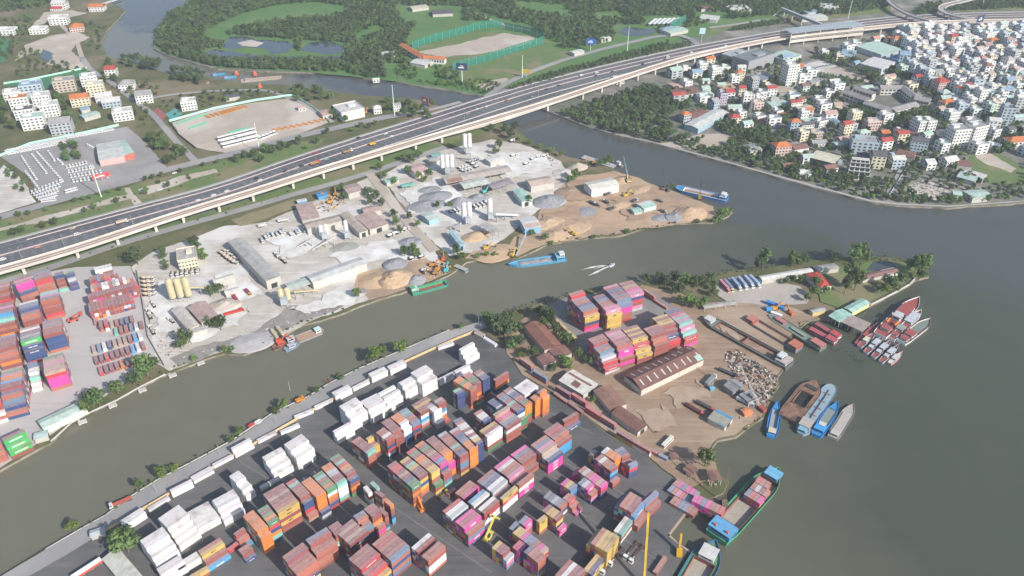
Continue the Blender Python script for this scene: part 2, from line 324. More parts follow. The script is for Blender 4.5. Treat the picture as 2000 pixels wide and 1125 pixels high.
zone('wet_ground', [(330, 700), (380, 680), (470, 655), (490, 668), (440, 682), (350, 715)], MATS['wet_mud'], 2.5)
zone('viaduct_verge', [(-40, 572), (-40, 545), (250, 445), (560, 345), (830, 270), (960, 235), (985, 243), (860, 290), (730, 335), (575, 384), (500, 405), (225, 480), (60, 538)], G_GRASS, 1.0)
zone('motorway_verge', [(-60, 440), (120, 400), (380, 330), (500, 298), (560, 282), (640, 270), (600, 300), (520, 330), (380, 372), (250, 408), (0, 478), (-60, 495)], G_GRASS, 1.0)
zone('dry_earth_strip', [(0, 447), (80, 425), (180, 398), (250, 380), (255, 388), (180, 408), (80, 434), (0, 452)], G_BEIGE, 1.8)
zone('dry_earth_strip', [(270, 372), (360, 342), (420, 330), (425, 336), (380, 350), (290, 380)], G_BEIGE, 1.8)
zone('earth_ramp', [(243, 368), (252, 367), (280, 398), (262, 402)], G_BEIGE, 1.0)
zone('dry_slope', [(450, 430), (520, 408), (575, 388), (588, 402), (520, 428), (470, 442)], mat('dry_grass', (.2, .17, .09), .95, (.26, .22, .13), .1), 1.2)
zone('van_park', [(2, 306), (60, 280), (160, 262), (250, 248), (292, 288), (330, 332), (268, 356), (150, 388), (84, 394), (55, 345)], mat('lot_concrete', (.3, .285, .27), .9, (.25, .24, .23), .05, c3=(.34, .32, .3)), .8)
zone('gravel_lot', [(-60, 430), (-60, 340), (5, 322), (40, 345), (60, 380), (72, 396), (0, 417)], G_PALE, 1.0)
zone('machine_yard', [(335, 240), (420, 215), (500, 200), (572, 192), (612, 215), (642, 240), (560, 272), (500, 292), (440, 300), (385, 290), (350, 262)], G_BEIGE, .8)
zone('site_earth', [(30, 120), (50, 88), (100, 70), (150, 62), (172, 74), (150, 88), (140, 100), (175, 136), (165, 142), (120, 132), (90, 125), (105, 105), (60, 105)], G_BEIGE, 2.0)
zone('site_earth', [(60, 55), (85, 25), (140, 20), (170, 26), (130, 36), (100, 42)], G_BEIGE, 2.0)
zone('pond', [(78, 112), (84, 96), (98, 102), (104, 116), (92, 120)], POND, .8)
zone('astroturf', [(-40, 130), (-40, 80), (8, 76), (20, 78), (10, 122)], mat('artificial_turf', (.05, .16, .075), .9, (.065, .19, .09), .25, stretch=(1, 8, 1)), 0)
zone('astroturf', [(75, 168), (80, 152), (168, 135), (178, 148), (110, 162), (95, 175)], MATS['artificial_turf'], 0)
zone('astroturf', [(10, 170), (12, 162), (42, 158), (46, 168)], MATS['artificial_turf'], 0)
zone('tennis_court', [(322, 224), (342, 212), (358, 222), (336, 236)], mat('blue_court', (.1, .3, .27), .8), 0)
zone('tennis_court', [(298, 222), (308, 210), (326, 226), (316, 240)], mat('red_court', (.3, .1, .09), .8), 0)
# ---- zones, near bank
zone('quay_road', [(-300, 1310), (5, 1125), (90, 1075), (162, 1034), (208, 1008), (253, 974), (308, 940), (373, 907), (453, 864), (536, 808), (602, 777), (642, 752), (702, 722), (753, 700), (798, 681), (840, 661), (878, 647), (942, 628), (952, 640), (925, 650), (880, 667), (800, 703), (700, 753), (600, 808), (500, 866), (400, 924), (300, 984), (200, 1042), (120, 1092), (-250, 1340)], ROADG, .15)
zone('asphalt_yard', [(-300, 1400), (60, 1125), (200, 1044), (300, 986), (400, 926), (500, 868), (600, 810), (700, 755), (800, 705), (880, 669), (925, 652), (950, 650), (985, 684), (1020, 735), (1100, 782), (1190, 852), (1262, 893), (1302, 925), (1350, 958), (1344, 992), (1303, 1046), (1343, 1078), (1328, 1100), (1312, 1128), (1255, 1400)], ASPH, .2)
zone('dirt_yard', [(985, 650), (1030, 618), (1110, 590), (1180, 568), (1253, 558), (1330, 575), (1375, 592), (1450, 590), (1540, 600), (1598, 620), (1583, 624), (1561, 639), (1545, 654), (1527, 680), (1534, 712), (1516, 738), (1520, 752), (1508, 768), (1496, 792), (1488, 813), (1456, 833), (1435, 851), (1400, 857), (1385, 878), (1396, 905), (1402, 925), (1345, 955), (1302, 922), (1262, 890), (1190, 848), (1100, 778), (1022, 732), (990, 690)], G_DIRT, .8)
zone('stack_paving', [(1060, 600), (1110, 580), (1200, 570), (1270, 568), (1330, 610), (1300, 650), (1180, 690), (1150, 700), (1090, 640)], mat('worn_paving', (.2, .19, .18), .9, (.25, .235, .22), .05), .6)
zone('truck_park', [(1392, 548), (1440, 540), (1500, 548), (1560, 560), (1585, 580), (1575, 594), (1500, 598), (1420, 590), (1396, 576)], mat('truck_park_gravel', (.42, .37, .33), .95, (.36, .32, .28), .06), 1.0)
zone('point_garden', [(1590, 540), (1640, 520), (1700, 512), (1770, 515), (1800, 525), (1780, 545), (1720, 580), (1640, 605), (1600, 590)], G_GRASS, 1.2)
zone('garden_pond', [(1690, 530), (1705, 513), (1740, 512), (1752, 521), (1720, 530)], POND, .4)
def ribbon(name, pix, width, m, z=None, z0=None, kind='structure', both=None):
    """road of constant width along a pixel polyline"""
    pts = [P(*q) for q in pix]; ZL[0] += .012
    pts = smooth_line(pts, 5.0); l, r = offset(pts, width / 2), offset(pts, -width / 2)
    zz = ZL[0] if z is None else z; mb = MB(); n = len(pts)
    mb.add([(q.x, q.y, zz) for q in l] + [(q.x, q.y, zz) for q in r], [(i, n + i, n + i + 1, i + 1) for i in range(n - 1)])
    return mb.obj(name, m, kind=kind)
def smooth_line(pts, step=6.0, it=8):
    d = [0]
    for a, b in zip(pts, pts[1:]): d.append(d[-1] + (Vector(b) - Vector(a)).length)
    n = max(3, int(d[-1] / step)); t = np.linspace(0, d[-1], n)
    A = np.array([[*q] for q in pts]); out = np.stack([np.interp(t, d, A[:, i]) for i in range(3)], 1)
    for _ in range(it): out[1:-1] = (out[:-2] + 2 * out[1:-1] + out[2:]) / 4
    return [Vector(q) for q in out]
def offset(pts, w):
    out = []
    for i, q in enumerate(pts):
        a, b = pts[max(0, i - 1)], pts[min(len(pts) - 1, i + 1)]; d = (b - a); d.z = 0; d.normalize()
        out.append(q + Vector((-d.y, d.x, 0)) * w)
    return out
ribbon('service_road', [(-60, 442), (0, 425), (150, 382), (250, 352), (376, 320), (489, 293), (560, 272), (650, 252), (740, 232), (800, 222)], 12, ROADG)
ribbon('side_road', [(380, 314), (345, 278), (300, 225), (262, 196), (215, 160), (175, 136), (160, 112)], 7, ROADG)
ribbon('side_road', [(262, 200), (330, 186), (420, 178), (520, 176), (600, 205), (650, 240)], 6, ROADG)
ribbon('viaduct_road', [(-60, 578), (0, 552), (100, 524), (225, 480), (300, 458), (400, 430), (500, 403), (575, 380), (660, 357), (730, 336), (800, 312), (870, 288)], 9, ROADG)
ribbon('plant_lane', [(722, 340), (760, 388), (800, 440), (830, 470), (850, 492)], 9, G_BEIGE)
ribbon('side_road', [(800, 222), (850, 214), (900, 200)], 7, ROADG)
ribbon('far_service_road', [(950, 190), (985, 165), (1040, 140), (1100, 118), (1180, 96), (1280, 72), (1330, 68), (1360, 84), (1365, 90)], 9, ROADG)
ribbon('far_service_road', [(1385, 55), (1440, 48), (1500, 38)], 7, ROADG)
ribbon('city_street', [(1690, 180), (1735, 165), (1760, 158), (1800, 190), (1850, 235), (1900, 262), (1960, 300)], 7, ROADG)
ribbon('city_street', [(1300, 130), (1380, 112), (1440, 140), (1520, 170), (1600, 185), (1690, 180)], 7, ROADG)
ribbon('city_street', [(1735, 385), (1760, 340), (1770, 320)], 8, ROADG)
ribbon('track_across_scrub', [(930, 28), (960, 40), (1000, 55), (1040, 60)], 5, G_BEIGE)
ribbon('dirt_track', [(160, 112), (150, 80), (115, 45), (90, 40)], 6, G_BEIGE)

for a, b in (((555, 850), (960, 1120)), ((735, 790), (1130, 1010)), ((700, 760), (1100, 960)), ((925, 735), (1160, 850)), ((470, 905), (760, 1075)), ((430, 960), (640, 1100)), ((840, 800), (1200, 1000)), ((1000, 850), (1260, 990)), ((1060, 960), (1290, 1100))):
    ribbon('slab_joint', [a, b], .9, mat('slab_joint', (.19, .18, .172), .9, (.15, .145, .14), .3))
for q in ([(350, 640), (420, 610), (500, 600), (470, 640), (380, 670)], [(520, 470), (600, 440), (640, 470), (560, 510)], [(640, 500), (760, 470), (800, 500), (700, 530)], [(300, 560), (330, 540), (340, 640), (310, 650)], [(780, 380), (860, 350), (900, 380), (800, 420)], [(960, 300), (1060, 300), (1080, 330), (980, 350)], [(560, 600), (680, 560), (720, 575), (600, 620)], [(420, 540), (470, 520), (520, 580), (460, 600)]):
    zone('white_dust_patch', q, mat('white_dust', (.66, .64, .6), .95, (.5, .47, .43), .12, c3=(.7, .69, .66)), 5.0)
for q in ([(1060, 420), (1130, 400), (1150, 440), (1090, 460)], [(1180, 390), (1290, 370), (1330, 400), (1230, 430)], [(1110, 360), (1160, 350), (1160, 390), (1110, 392)]):
    zone('damp_sand', q, mat('damp_sand', (.3, .2, .135), .95, (.4, .28, .19), .1), 5.0)
for q in ([(1230, 800), (1300, 790), (1330, 840), (1270, 860)], [(1290, 770), (1370, 740), (1390, 780), (1320, 800)], [(1400, 620), (1450, 640), (1440, 670), (1400, 650)]):
    zone('worn_dirt_patch', q, mat('pale_dirt', (.4, .3, .22), .95, (.33, .24, .17), .15), 5.0)
# ================================================================ expressway, metro viaduct, station, traffic
def world_line(pix, z): return smooth_line([P(x, y, z) for x, y in pix], 8.0, 14)
E1 = world_line([(-120, 508), (0, 476), (125, 442), (250, 408), (380, 374), (443, 356), (505, 333), (568, 311), (630, 291), (720, 262), (800, 238), (900, 206), (988, 179), (1038, 164), (1150, 136), (1240, 115), (1300, 102), (1363, 89), (1425, 78), (1500, 65), (1563, 55), (1625, 46), (1733, 34), (1830, 28), (1925, 25), (2080, 22)], 1.0)
def strip(a, b, m, z, name='expressway', thick=None, i0=0, i1=None, mb=None):
    own = mb is None; mb = mb or MB(); sl_ = slice(i0, i1)
    l, r = (offs(E1, a)[sl_], offs(E1, b)[sl_]); n = len(l)
    mb.add([(q.x, q.y, z) for q in l] + [(q.x, q.y, z) for q in r], [(i, n + i, n + i + 1, i + 1) for i in range(n - 1)])
    if thick:
        for s_, fl in ((l, 1), (r, 0)):
            vs = [(q.x, q.y, z) for q in s_] + [(q.x, q.y, z - thick) for q in s_]
            mb.add(vs, [((i, i + 1, n + i + 1, n + i) if fl else (i + 1, i, n + i, n + i + 1)) for i in range(n - 1)])
    return mb
def offs(line, w):
    """w metres towards the camera side; w may be a function of the index fraction"""
    out = []
    for i, q in enumerate(line):
        a, b = line[max(0, i - 1)], line[min(len(line) - 1, i + 1)]; d = b - a; d.z = 0; d.normalize()
        k = w(i / (len(line) - 1)) if callable(w) else w
        out.append(q + Vector((d.y, -d.x, 0)) * k)
    return out
NL = len(E1)
def frac_at(px):
    return min(range(NL), key=lambda i: abs(px_of(E1[i])[0] - px))
fa = lambda t: 6.2 + 4.3 * min(1, max(0, (t - .12) / .25))
KERB = mat('kerb_concrete', (.5, .47, .43), .9, (.42, .4, .37), .2)
PINKK = mat('faded_red_kerb', (.52, .36, .34), .85, (.56, .45, .42), .2)
strip(-4.5, 46, ASPHD, 1.0, thick=4.2).obj('expressway', ASPHD, kind='structure')
strip(-4.3, -.4, KERB, 1.03).obj('expressway_shoulder', mat('shoulder_concrete', (.36, .34, .32), .9, (.3, .285, .27), .06), kind='structure')
strip(-.4, .1, KERB, 1.55, thick=.55).obj('edge_parapet', KERB, label='long pale concrete parapet along the far edge of the expressway', cat='parapet')
strip(lambda t: fa(t) - .35, lambda t: fa(t) + .35, KERB, 1.5, thick=.5, i0=frac_at(55)).obj('lane_divider', PINKK, label='long low divider separating the far outer lane of the expressway', cat='divider')
strip(20.6, 22.0, KERB, 1.45, thick=.4).obj('median_kerb', PINKK, label='faded red median kerb along the middle of the expressway', cat='median kerb')
strip(38.2, 39.2, KERB, 1.75, thick=.7, i0=frac_at(560), i1=frac_at(1270)).obj('lane_divider', KERB, label='pale concrete divider between expressway lanes and metro viaduct', cat='divider')
mbk = MB()
for off, dash in ((3.2, 1), (13.5, 1), (17, 1), (26, 1), (30, 1), (34, 1), (43, 1), (10.9, 0), (19.8, 0), (22.8, 0)):
    pts = offs(E1, (lambda t, o=off: o if o > 11 else (fa(t) + .8 if o > 10 else o)))
    for i in range(NL - 1):
        a, b = pts[i], pts[i + 1]
        if dash: b = a.lerp(b, .4)
        d = (b - a); d.z = 0
        if d.length < .1: continue
        d.normalize(); nn = Vector((-d.y, d.x, 0)) * .12
        mbk.add([(a.x + nn.x, a.y + nn.y, 1.012), (a.x - nn.x, a.y - nn.y, 1.012), (b.x - nn.x, b.y - nn.y, 1.012), (b.x + nn.x, b.y + nn.y, 1.012)], [(0, 1, 2, 3)])
mbk.obj('lane_markings', mat('road_paint', (.55, .54, .52), .8), kind='structure')
# ---- metro viaduct
VN = [(-120, 566), (0, 531), (125, 497), (250, 455), (380, 412), (505, 375), (630, 334), (700, 313), (811, 280), (900, 254), (1025, 217), (1088, 198), (1150, 177), (1230, 150), (1300, 127), (1360, 110), (1425, 95), (1525, 75), (1600, 66), (1682, 58), (1750, 50), (1856, 43), (2000, 40), (2100, 40)]
VL = world_line(VN, 10.6)
VNL = len(VL); VIA_W = 10.4
via = thing('metro_viaduct', 'long pale concrete metro viaduct on single piers beside the expressway', 'viaduct')
VC = offs(VL, -VIA_W / 2)
def vstrip(mb, a, b, z, z2=None, mi=0, cap=True):
    l, r = offs(VL, a), offs(VL, b); n = len(l)
    zf = z if callable(z) else (lambda t: z)
    z2f = z2 if (z2 is None or callable(z2)) else (lambda t: z2)
    L_ = [(q.x, q.y, zf(i / (n - 1))) for i, q in enumerate(l)]; R_ = [(q.x, q.y, zf(i / (n - 1))) for i, q in enumerate(r)]
    mb.add(L_ + R_, [(i, n + i, n + i + 1, i + 1) for i in range(n - 1)], mi)
    if z2f:
        for s_, fl in ((l, 1), (r, 0)):
            vs = [(q.x, q.y, zf(i / (n - 1))) for i, q in enumerate(s_)] + [(q.x, q.y, z2f(i / (n - 1))) for i, q in enumerate(s_)]
            mb.add(vs, [((i, i + 1, n + i + 1, n + i) if fl else (i + 1, i, n + i, n + i + 1)) for i in range(n - 1)], mi)
        vs = [(q.x, q.y, z2f(i / (n - 1))) for i, q in enumerate(l)] + [(q.x, q.y, z2f(i / (n - 1))) for i, q in enumerate(r)]
        mb.add(vs, [(n + i, i, i + 1, n + i + 1) for i in range(n - 1)], mi)
    return mb
# the box girder is deeper over the creek
i_c = min(range(VNL), key=lambda i: abs(px_of(VL[i])[0] - 985)) / VNL
zbot = lambda t: 7.6 - 2.4 * math.exp(-((t - i_c) / .045) ** 2)
VCONC = mat('viaduct_concrete', (.56, .5, .43), .9, (.48, .43, .37), .08, c3=(.6, .55, .49))
vstrip(MB(), -VIA_W, 0, 9.5, lambda t: 9.0).obj('deck', VCONC, via)
vstrip(MB(), -VIA_W + 2.2, -2.2, 8.98, zbot).obj('box_girder', VCONC, via)
for nm, a, b in (('near_parapet', -.35, .1), ('far_parapet', -VIA_W - .1, -VIA_W + .35)):
    vstrip(MB(), a, b, 10.75, 8.4).obj('parapet', VCONC, via)
for a in (-8.3, -4.3):
    tr = vstrip(MB(), a, a + 2.4, 9.62, 9.502).obj('track_bed', mat('track_slab', (.34, .25, .21), .95, (.4, .3, .26), .3), via)
    mb = MB(); vstrip(mb, a + .5, a + .62, 9.78, 9.6); vstrip(mb, a + 1.9, a + 2.02, 9.78, 9.6); mb.obj('rail', mat('rail_steel', (.2, .13, .1), .6), tr)
def near_i(line, q): return min(range(len(line)), key=lambda i: (line[i].x - q.x) ** 2 + (line[i].y - q.y) ** 2)
for x, y in [(50, 527), (143, 499), (229, 470), (298, 447), (367, 427), (433, 407), (508, 384), (579, 363), (640, 342), (700, 323), (757, 305), (812, 287), (866, 270), (1085, 210), (1155, 188), (1193, 176), (1228, 164), (1263, 151), (1296, 140), (1328, 126), (1363, 116), (1399, 106), (1436, 98), (1472, 92), (1500, 86), (1689, 61), (1722, 56), (1752, 54), (1791, 50), (1833, 49), (1880, 47), (1930, 46), (1980, 46)]:
    i = near_i(VL, P(x, y, 7.6)); q = VC[i]; d = VL[min(VNL - 1, i + 1)] - VL[max(0, i - 1)]; rz = math.atan2(d.y, d.x)
    o = MB().box(0, 0, -.2, 2.2, 2.6, 6.6).obj('pier', VCONC, via, loc=(q.x, q.y, 0), rz=rz)
    MB().box(0, 0, 6.2, 2.6, 4.2, 2.0, top=(1, 2.0)).obj('pier_cap', VCONC, o)
# ---- catenary / lamp gantries along the expressway
for k, x in enumerate((28, 105, 235, 345, 455, 548, 720, 870, 1010)):
    i = near_i(E1, P(x, 476 - .272 * x if x < 500 else 333 - .318 * (x - 505), 1)); q = offs(E1, 37.0)[i]
    mb = MB().cyl((0, 0, 0), (0, 0, 9.5), .16, .1, 6); mb.bar((0, -2.2, 9.3), (0, 2.2, 9.5), .12); mb.box(0, -2.2, 9.2, .5, .9, .18); mb.box(0, 2.2, 9.4, .5, .9, .18)
    d = E1[min(NL - 1, i + 1)] - E1[i]
    mb.obj('street_lamp', STEEL, loc=(q.x, q.y, 1.0), rz=math.atan2(d.y, d.x), label='thin double-arm street lamp on the expressway edge beside the viaduct', cat='street lamp', group='street lamps along the expressway')
# ---- high mast lights
MASTG = mat('mast_green_white', (.62, .74, .6), .5)
def mast(px, py, h, label, m=MASTG, head=True, group='high mast lights'):
    t = thing('light_mast', label, 'light mast', P(px, py), 0, group)
    MB().cyl((0, 0, 0), (0, 0, h), .55, .3, 8).obj('pole', m, t)
    MB().cyl((0, 0, 0), (0, 0, .5), .9, .8, 8).obj('base', CONC, t)
    if head:
        hd = MB().cyl((0, 0, h), (0, 0, h + .25), 1.3, 1.3, 10).obj('lamp_ring', STEEL, t)
    return t
mast(198, 385, 34, 'tall tapering mast beside the rows of parked white vans')
mast(508, 299, 34, 'tall pale green mast in the trees beside the white truck rows', )
mast(771, 227, 36, 'tall pale green mast near the creek and white billboard building')
mast(1225, 99, 32, 'pale green mast behind the hedge, past the blue billboard')
mast(1020, 152, 28, 'pale mast standing beside the yellow billboard')
mast(1656, 37, 30, 'tall slanting-looking mast behind the metro station footbridge')
mast(1815, 10, 26, 'pale mast by the curved ramp road')
mast(1917, 14, 26, 'pale mast in the grass beyond the round dark billboard')
# ---- metro station: long curved roof over the viaduct
st = thing('metro_station', 'metro station with long grey metal roof straddling the viaduct', 'station')
SI = [i for i in range(VNL) if 1530 < px_of(VL[i])[0] < 1682]
def sstrip(mb, a, b, z, z2, idx=SI):
    l, r = offs(VL, a), offs(VL, b); l = [l[i] for i in idx]; r = [r[i] for i in idx]; n = len(l)
    vs = [(q.x, q.y, z) for q in l] + [(q.x, q.y, z) for q in r] + [(q.x, q.y, z2) for q in l] + [(q.x, q.y, z2) for q in r]
    fs = [(i, n + i, n + i + 1, i + 1) for i in range(n - 1)] + [(i, i + 1, 2 * n + i + 1, 2 * n + i) for i in range(n - 1)] + [(n + i + 1, n + i, 3 * n + i, 3 * n + i + 1) for i in range(n - 1)]
    fs += [(0, 2 * n, 3 * n, n), (n - 1, 2 * n - 1, 4 * n - 1, 3 * n - 1)]
    return mb.add(vs, fs)
mb = MB(); 
for a, b, z in ((-17, -12, 18.0), (-12, -6, 18.7), (-6, 1, 18.9), (1, 6.5, 18.2)): sstrip(mb, a, b, z, z - .5)
mb.obj('roof', mat('station_roof', (.3, .33, .36), .5, (.36, .39, .42), .2), st)
sstrip(MB(), 5.2, 6.2, 14.5, 11.5).obj('platform_wall', VCONC, st)
sstrip(MB(), -16.6, -15.6, 14.5, 11.5).obj('platform_wall', VCONC, st)
sstrip(MB(), 1.0, 5.2, 10.2, 9.4).obj('platform', CONC, st); sstrip(MB(), -15.6, -11.4, 10.2, 9.4).obj('platform', CONC, st)
sstrip(MB(), 4.4, 6.0, 8.2, 4.6).obj('concourse_wall', VCONC, st)
for k, i in enumerate(SI[::3]):
    for a in (5.7, -16.1):
        q = offs(VL, a)[i]; MB().box(0, 0, 0, .9, .9, 18).obj('column', VCONC, st, loc=(q.x, q.y, 0))
# ---- pedestrian bridge to the station
fb = thing('footbridge', 'covered grey footbridge with side stairs leading to the metro station', 'footbridge')
A, B = P(1527, 19, 8), P(1603, 50, 12)
FBR = mat('footbridge_roof', (.36, .38, .4), .5, (.42, .44, .46), .4)
MB().bar(A, B, 4.0, .5).obj('deck', CONCL, fb)
MB().bar(A + Vector((0, 0, 3.2)), B + Vector((0, 0, 3.2)), 4.6, .3).obj('roof', FBR, fb)
for s_ in (-1, 1):
    d = (B - A).normalized(); n_ = Vector((-d.y, d.x, 0)) * 1.9 * s_
    MB().bar(A + n_ + Vector((0, 0, .8)), B + n_ + Vector((0, 0, .8)), .2, 1.4).obj('railing', STEEL, fb)
for x, y in ((1510, 31), (1532, 42)):
    Q = P(x, y, 0); MB().bar(A if x < 1520 else A.lerp(B, .27), Q, 3.0, .5).obj('stairs', CONCL, fb)
for t in (.08, .3, .55, .8):
    q = A.lerp(B, t); MB().box(q.x, q.y, 0, 1.2, 1.2, q.z).obj('pier', CONCL, fb)
# ---- elevated ramps beyond the viaduct
def ramp(name, pix, width, label):
    t = thing(name, label, 'ramp'); line = smooth_line([P(x, y, z) for x, y, z in pix], 7.0, 10)
    l, r = offset(line, width / 2), offset(line, -width / 2); n = len(line)
    MB().add([tuple(q) for q in l + r] + [(q.x, q.y, q.z - 1.4) for q in l + r], [(n + i, i, i + 1, n + i + 1)[::-1] for i in range(n - 1)] + [(i, 2 * n + i, 2 * n + i + 1, i + 1)[::-1] for i in range(n - 1)] + [(n + i, n + i + 1, 3 * n + i + 1, 3 * n + i)[::-1] for i in range(n - 1)]).obj('deck', ROADG, t)
    for e in (l, r):
        mb = MB(); 
        for i in range(n - 1): mb.bar(e[i] + Vector((0, 0, .5)), e[i + 1] + Vector((0, 0, .5)), .35, 1.0)
        mb.obj('parapet', VCONC, t)
    for i in range(6, n, 9):
        q = line[i]; MB().box(q.x, q.y, 0, 1.6, 1.6, q.z - 1.3).obj('pier', VCONC, t)
ramp('elevated_ramp', [(1728, -12, 9), (1738, 5, 9), (1755, 18, 9), (1780, 31, 8), (1815, 41, 7), (1850, 44, 5)], 8, 'narrow elevated ramp road curving down beside the viaduct')
ramp('elevated_ramp', [(1960, -26, 8), (1905, -4, 8), (1868, 5, 8), (1840, 11, 8), (1833, 18, 8), (1842, 25, 8), (1870, 33, 7), (1905, 38, 5)], 10, 'hairpin ramp road with pale parapets looping beyond the viaduct')
# ================================================================ vehicles
def car_meshes(kind):
    b, g, w = MB(), MB(), MB()
    if kind == 'car':
        b.box(0, 0, .35, 4.5, 1.8, .6); b.box(-.15, 0, .95, 2.7, 1.6, .5, top=(.68, .88)); g.box(-.15, 0, .98, 2.55, 1.64, .32, top=(.78, .93)); wb, wr, wy = 1.35, .33, .8
    elif kind == 'van':
        b.box(0, 0, .4, 5.2, 1.9, .9); b.box(-.3, 0, 1.3, 4.4, 1.85, .8, top=(.86, .9)); g.box(-.1, 0, 1.35, 4.3, 1.88, .5, top=(.9, .95)); wb, wr, wy = 1.7, .36, .85
    elif kind == 'bus':
        b.box(0, 0, .5, 11, 2.5, 1.0); b.box(0, 0, 1.5, 11, 2.5, 1.6, top=(.98, .94)); g.box(0, 0, 1.75, 11.06, 2.52, .8); wb, wr, wy = 3.4, .5, 1.1
    else:   # tractor cab
        b.box(0, 0, .6, 2.2, 2.4, 1.0); b.box(-.15, 0, 1.6, 1.9, 2.35, 1.5, top=(.85, .92)); g.box(.1, 0, 1.8, 1.75, 2.38, .75, top=(.85, .95)); b.box(-2.6, 0, .7, 3.2, 1.0, .4); wb, wr, wy = 1.6, .5, 1.05
    w.cyl((0, -.14, 0), (0, .14, 0), wr, wr, 8)
    return b.mesh(kind + '_body', PAINT), g.mesh(kind + '_glass', GLASS), w.mesh('wheel', RUBBER), wb, wr, wy
VM = {k: car_meshes(k) for k in ('car', 'van', 'bus', 'cab')}
def vehicle(kind, name, loc, rz, col, label, cat, group=None, wheels=True, sc=1.0):
    b, g, w, wb, wr, wy = VM[kind]
    t = thing(name, label, cat, loc, rz, group)
    if sc != 1.0: t.scale = (sc,) * 3
    obj('body', b, t, color=col); obj('windows', g, t)
    if wheels:
        for sx in (-1, 1):
            for sy in (-1, 1): obj('wheel', w, t, loc=(sx * wb - (1.2 if kind == 'cab' and sx < 0 else 0), sy * wy, wr))
    return t
CW, CRED, CGREY, CBLK = (.75, .75, .74), (.45, .06, .05), (.3, .31, .33), (.03, .03, .035)
def on_road(px, py):
    i = near_i(E1, P(px, py, 1.05)); d = E1[min(NL - 1, i + 1)] - E1[max(0, i - 1)]
    q = P(px, py, 1.03); return q, math.atan2(d.y, d.x)
ROADCARS = [('car', 74, 484, (.62, .25, .2), 'pale red'), ('van', 151, 459, CW, 'white'), ('car', 142, 447, (.6, .5, .3), 'cream'), ('car', 387, 392, CW, 'white'), ('car', 417, 382, CW, 'white'), ('car', 443, 374, CW, 'white'), ('car', 501, 349, CBLK, 'black'), ('car', 508, 353, (.7, .68, .62), 'white'), ('car', 556, 336, CBLK, 'black'), ('car', 589, 325, CBLK, 'black'), ('car', 637, 312, (.1, .42, .45), 'turquoise'), ('car', 753, 262, CW, 'white'), ('car', 765, 267, CW, 'white'), ('car', 932, 214, CW, 'white'), ('car', 950, 209, CW, 'white'), ('car', 913, 224, CGREY, 'grey'), ('car', 990, 197, (.4, .12, .08), 'dark red'), ('car', 1067, 175, CBLK, 'black'), ('car', 1091, 168, CBLK, 'black'), ('van', 1135, 148, CW, 'white'), ('van', 1165, 143, CW, 'white'), ('car', 1164, 149, CBLK, 'black'), ('car', 1196, 141, CBLK, 'black'), ('car', 1255, 126, CBLK, 'black'), ('van', 1304, 112, CW, 'white'), ('car', 1299, 117, CBLK, 'black'), ('van', 1350, 104, CW, 'white'), ('car', 1417, 90, CW, 'white'), ('car', 1350, 88, CGREY, 'grey'), ('car', 312, 372, CW, 'white'), ('car', 615, 299, CRED, 'red'), ('car', 862, 236, CGREY, 'grey'), ('car', 700, 270, CBLK, 'black'), ('van', 6, 508, CW, 'white'), ('car', 1040, 190, CGREY, 'grey')]
for k, x, y, c, cn in ROADCARS:
    q, rz = on_road(x, y)
    vehicle(k, 'car' if k == 'car' else 'minibus', q, rz, c, f'{cn} {"car" if k == "car" else "minibus"} driving on the elevated expressway', 'car' if k == 'car' else 'minibus', 'traffic on the expressway')
def lorry(x, y, cabc, bedc, bedlen, label, load=None, q=None, rz=None, name='lorry', group=None, bedh=.9):
    if q is None: q, rz = on_road(x, y)
    t = thing(name, label, 'truck', q, rz, group)
    b, g, w, wb, wr, wy = VM['cab']
    o = obj('cab', b, t, color=cabc, loc=(bedlen / 2 + 1.0, 0, 0)); obj('windscreen', g, o)
    MB().box(0, 0, 1.0, bedlen, 2.4, .3).obj('chassis', DARK, t)
    MB().box(0, 0, 1.32, bedlen, 2.45, bedh).obj('cargo_bed', PAINT, t, color=bedc)
    for sx in (bedlen / 2 + 2.0, -bedlen / 2 + .8, -bedlen / 2 + 2.1):
        for sy in (-1.05, 1.05): obj('wheel', w, t, loc=(sx, sy, wr))
    return t
lorry(117, 437 + 0, CW, (.62, .5, .38), 8, 'white truck with a tan canvas load on the near expressway lanes', q=P(237, 436, 1.03), rz=on_road(237, 436)[1], bedh=1.6)
lorry(0, 0, (.7, .06, .05), (.5, .28, .1), 9, 'red truck with an orange low load driving on the expressway', q=P(614, 321, 1.03), rz=on_road(614, 321)[1], bedh=.8)
lorry(0, 0, (.75, .75, .74), (.5, .28, .1), 9, 'white truck with an orange flat load on the expressway', q=P(678, 298, 1.03), rz=on_road(678, 298)[1], bedh=.8)
lorry(0, 0, (.75, .4, .02), (.75, .42, .03), 5, 'yellow dump truck driving on the expressway', q=P(726, 284, 1.03), rz=on_road(726, 284)[1], bedh=1.6)
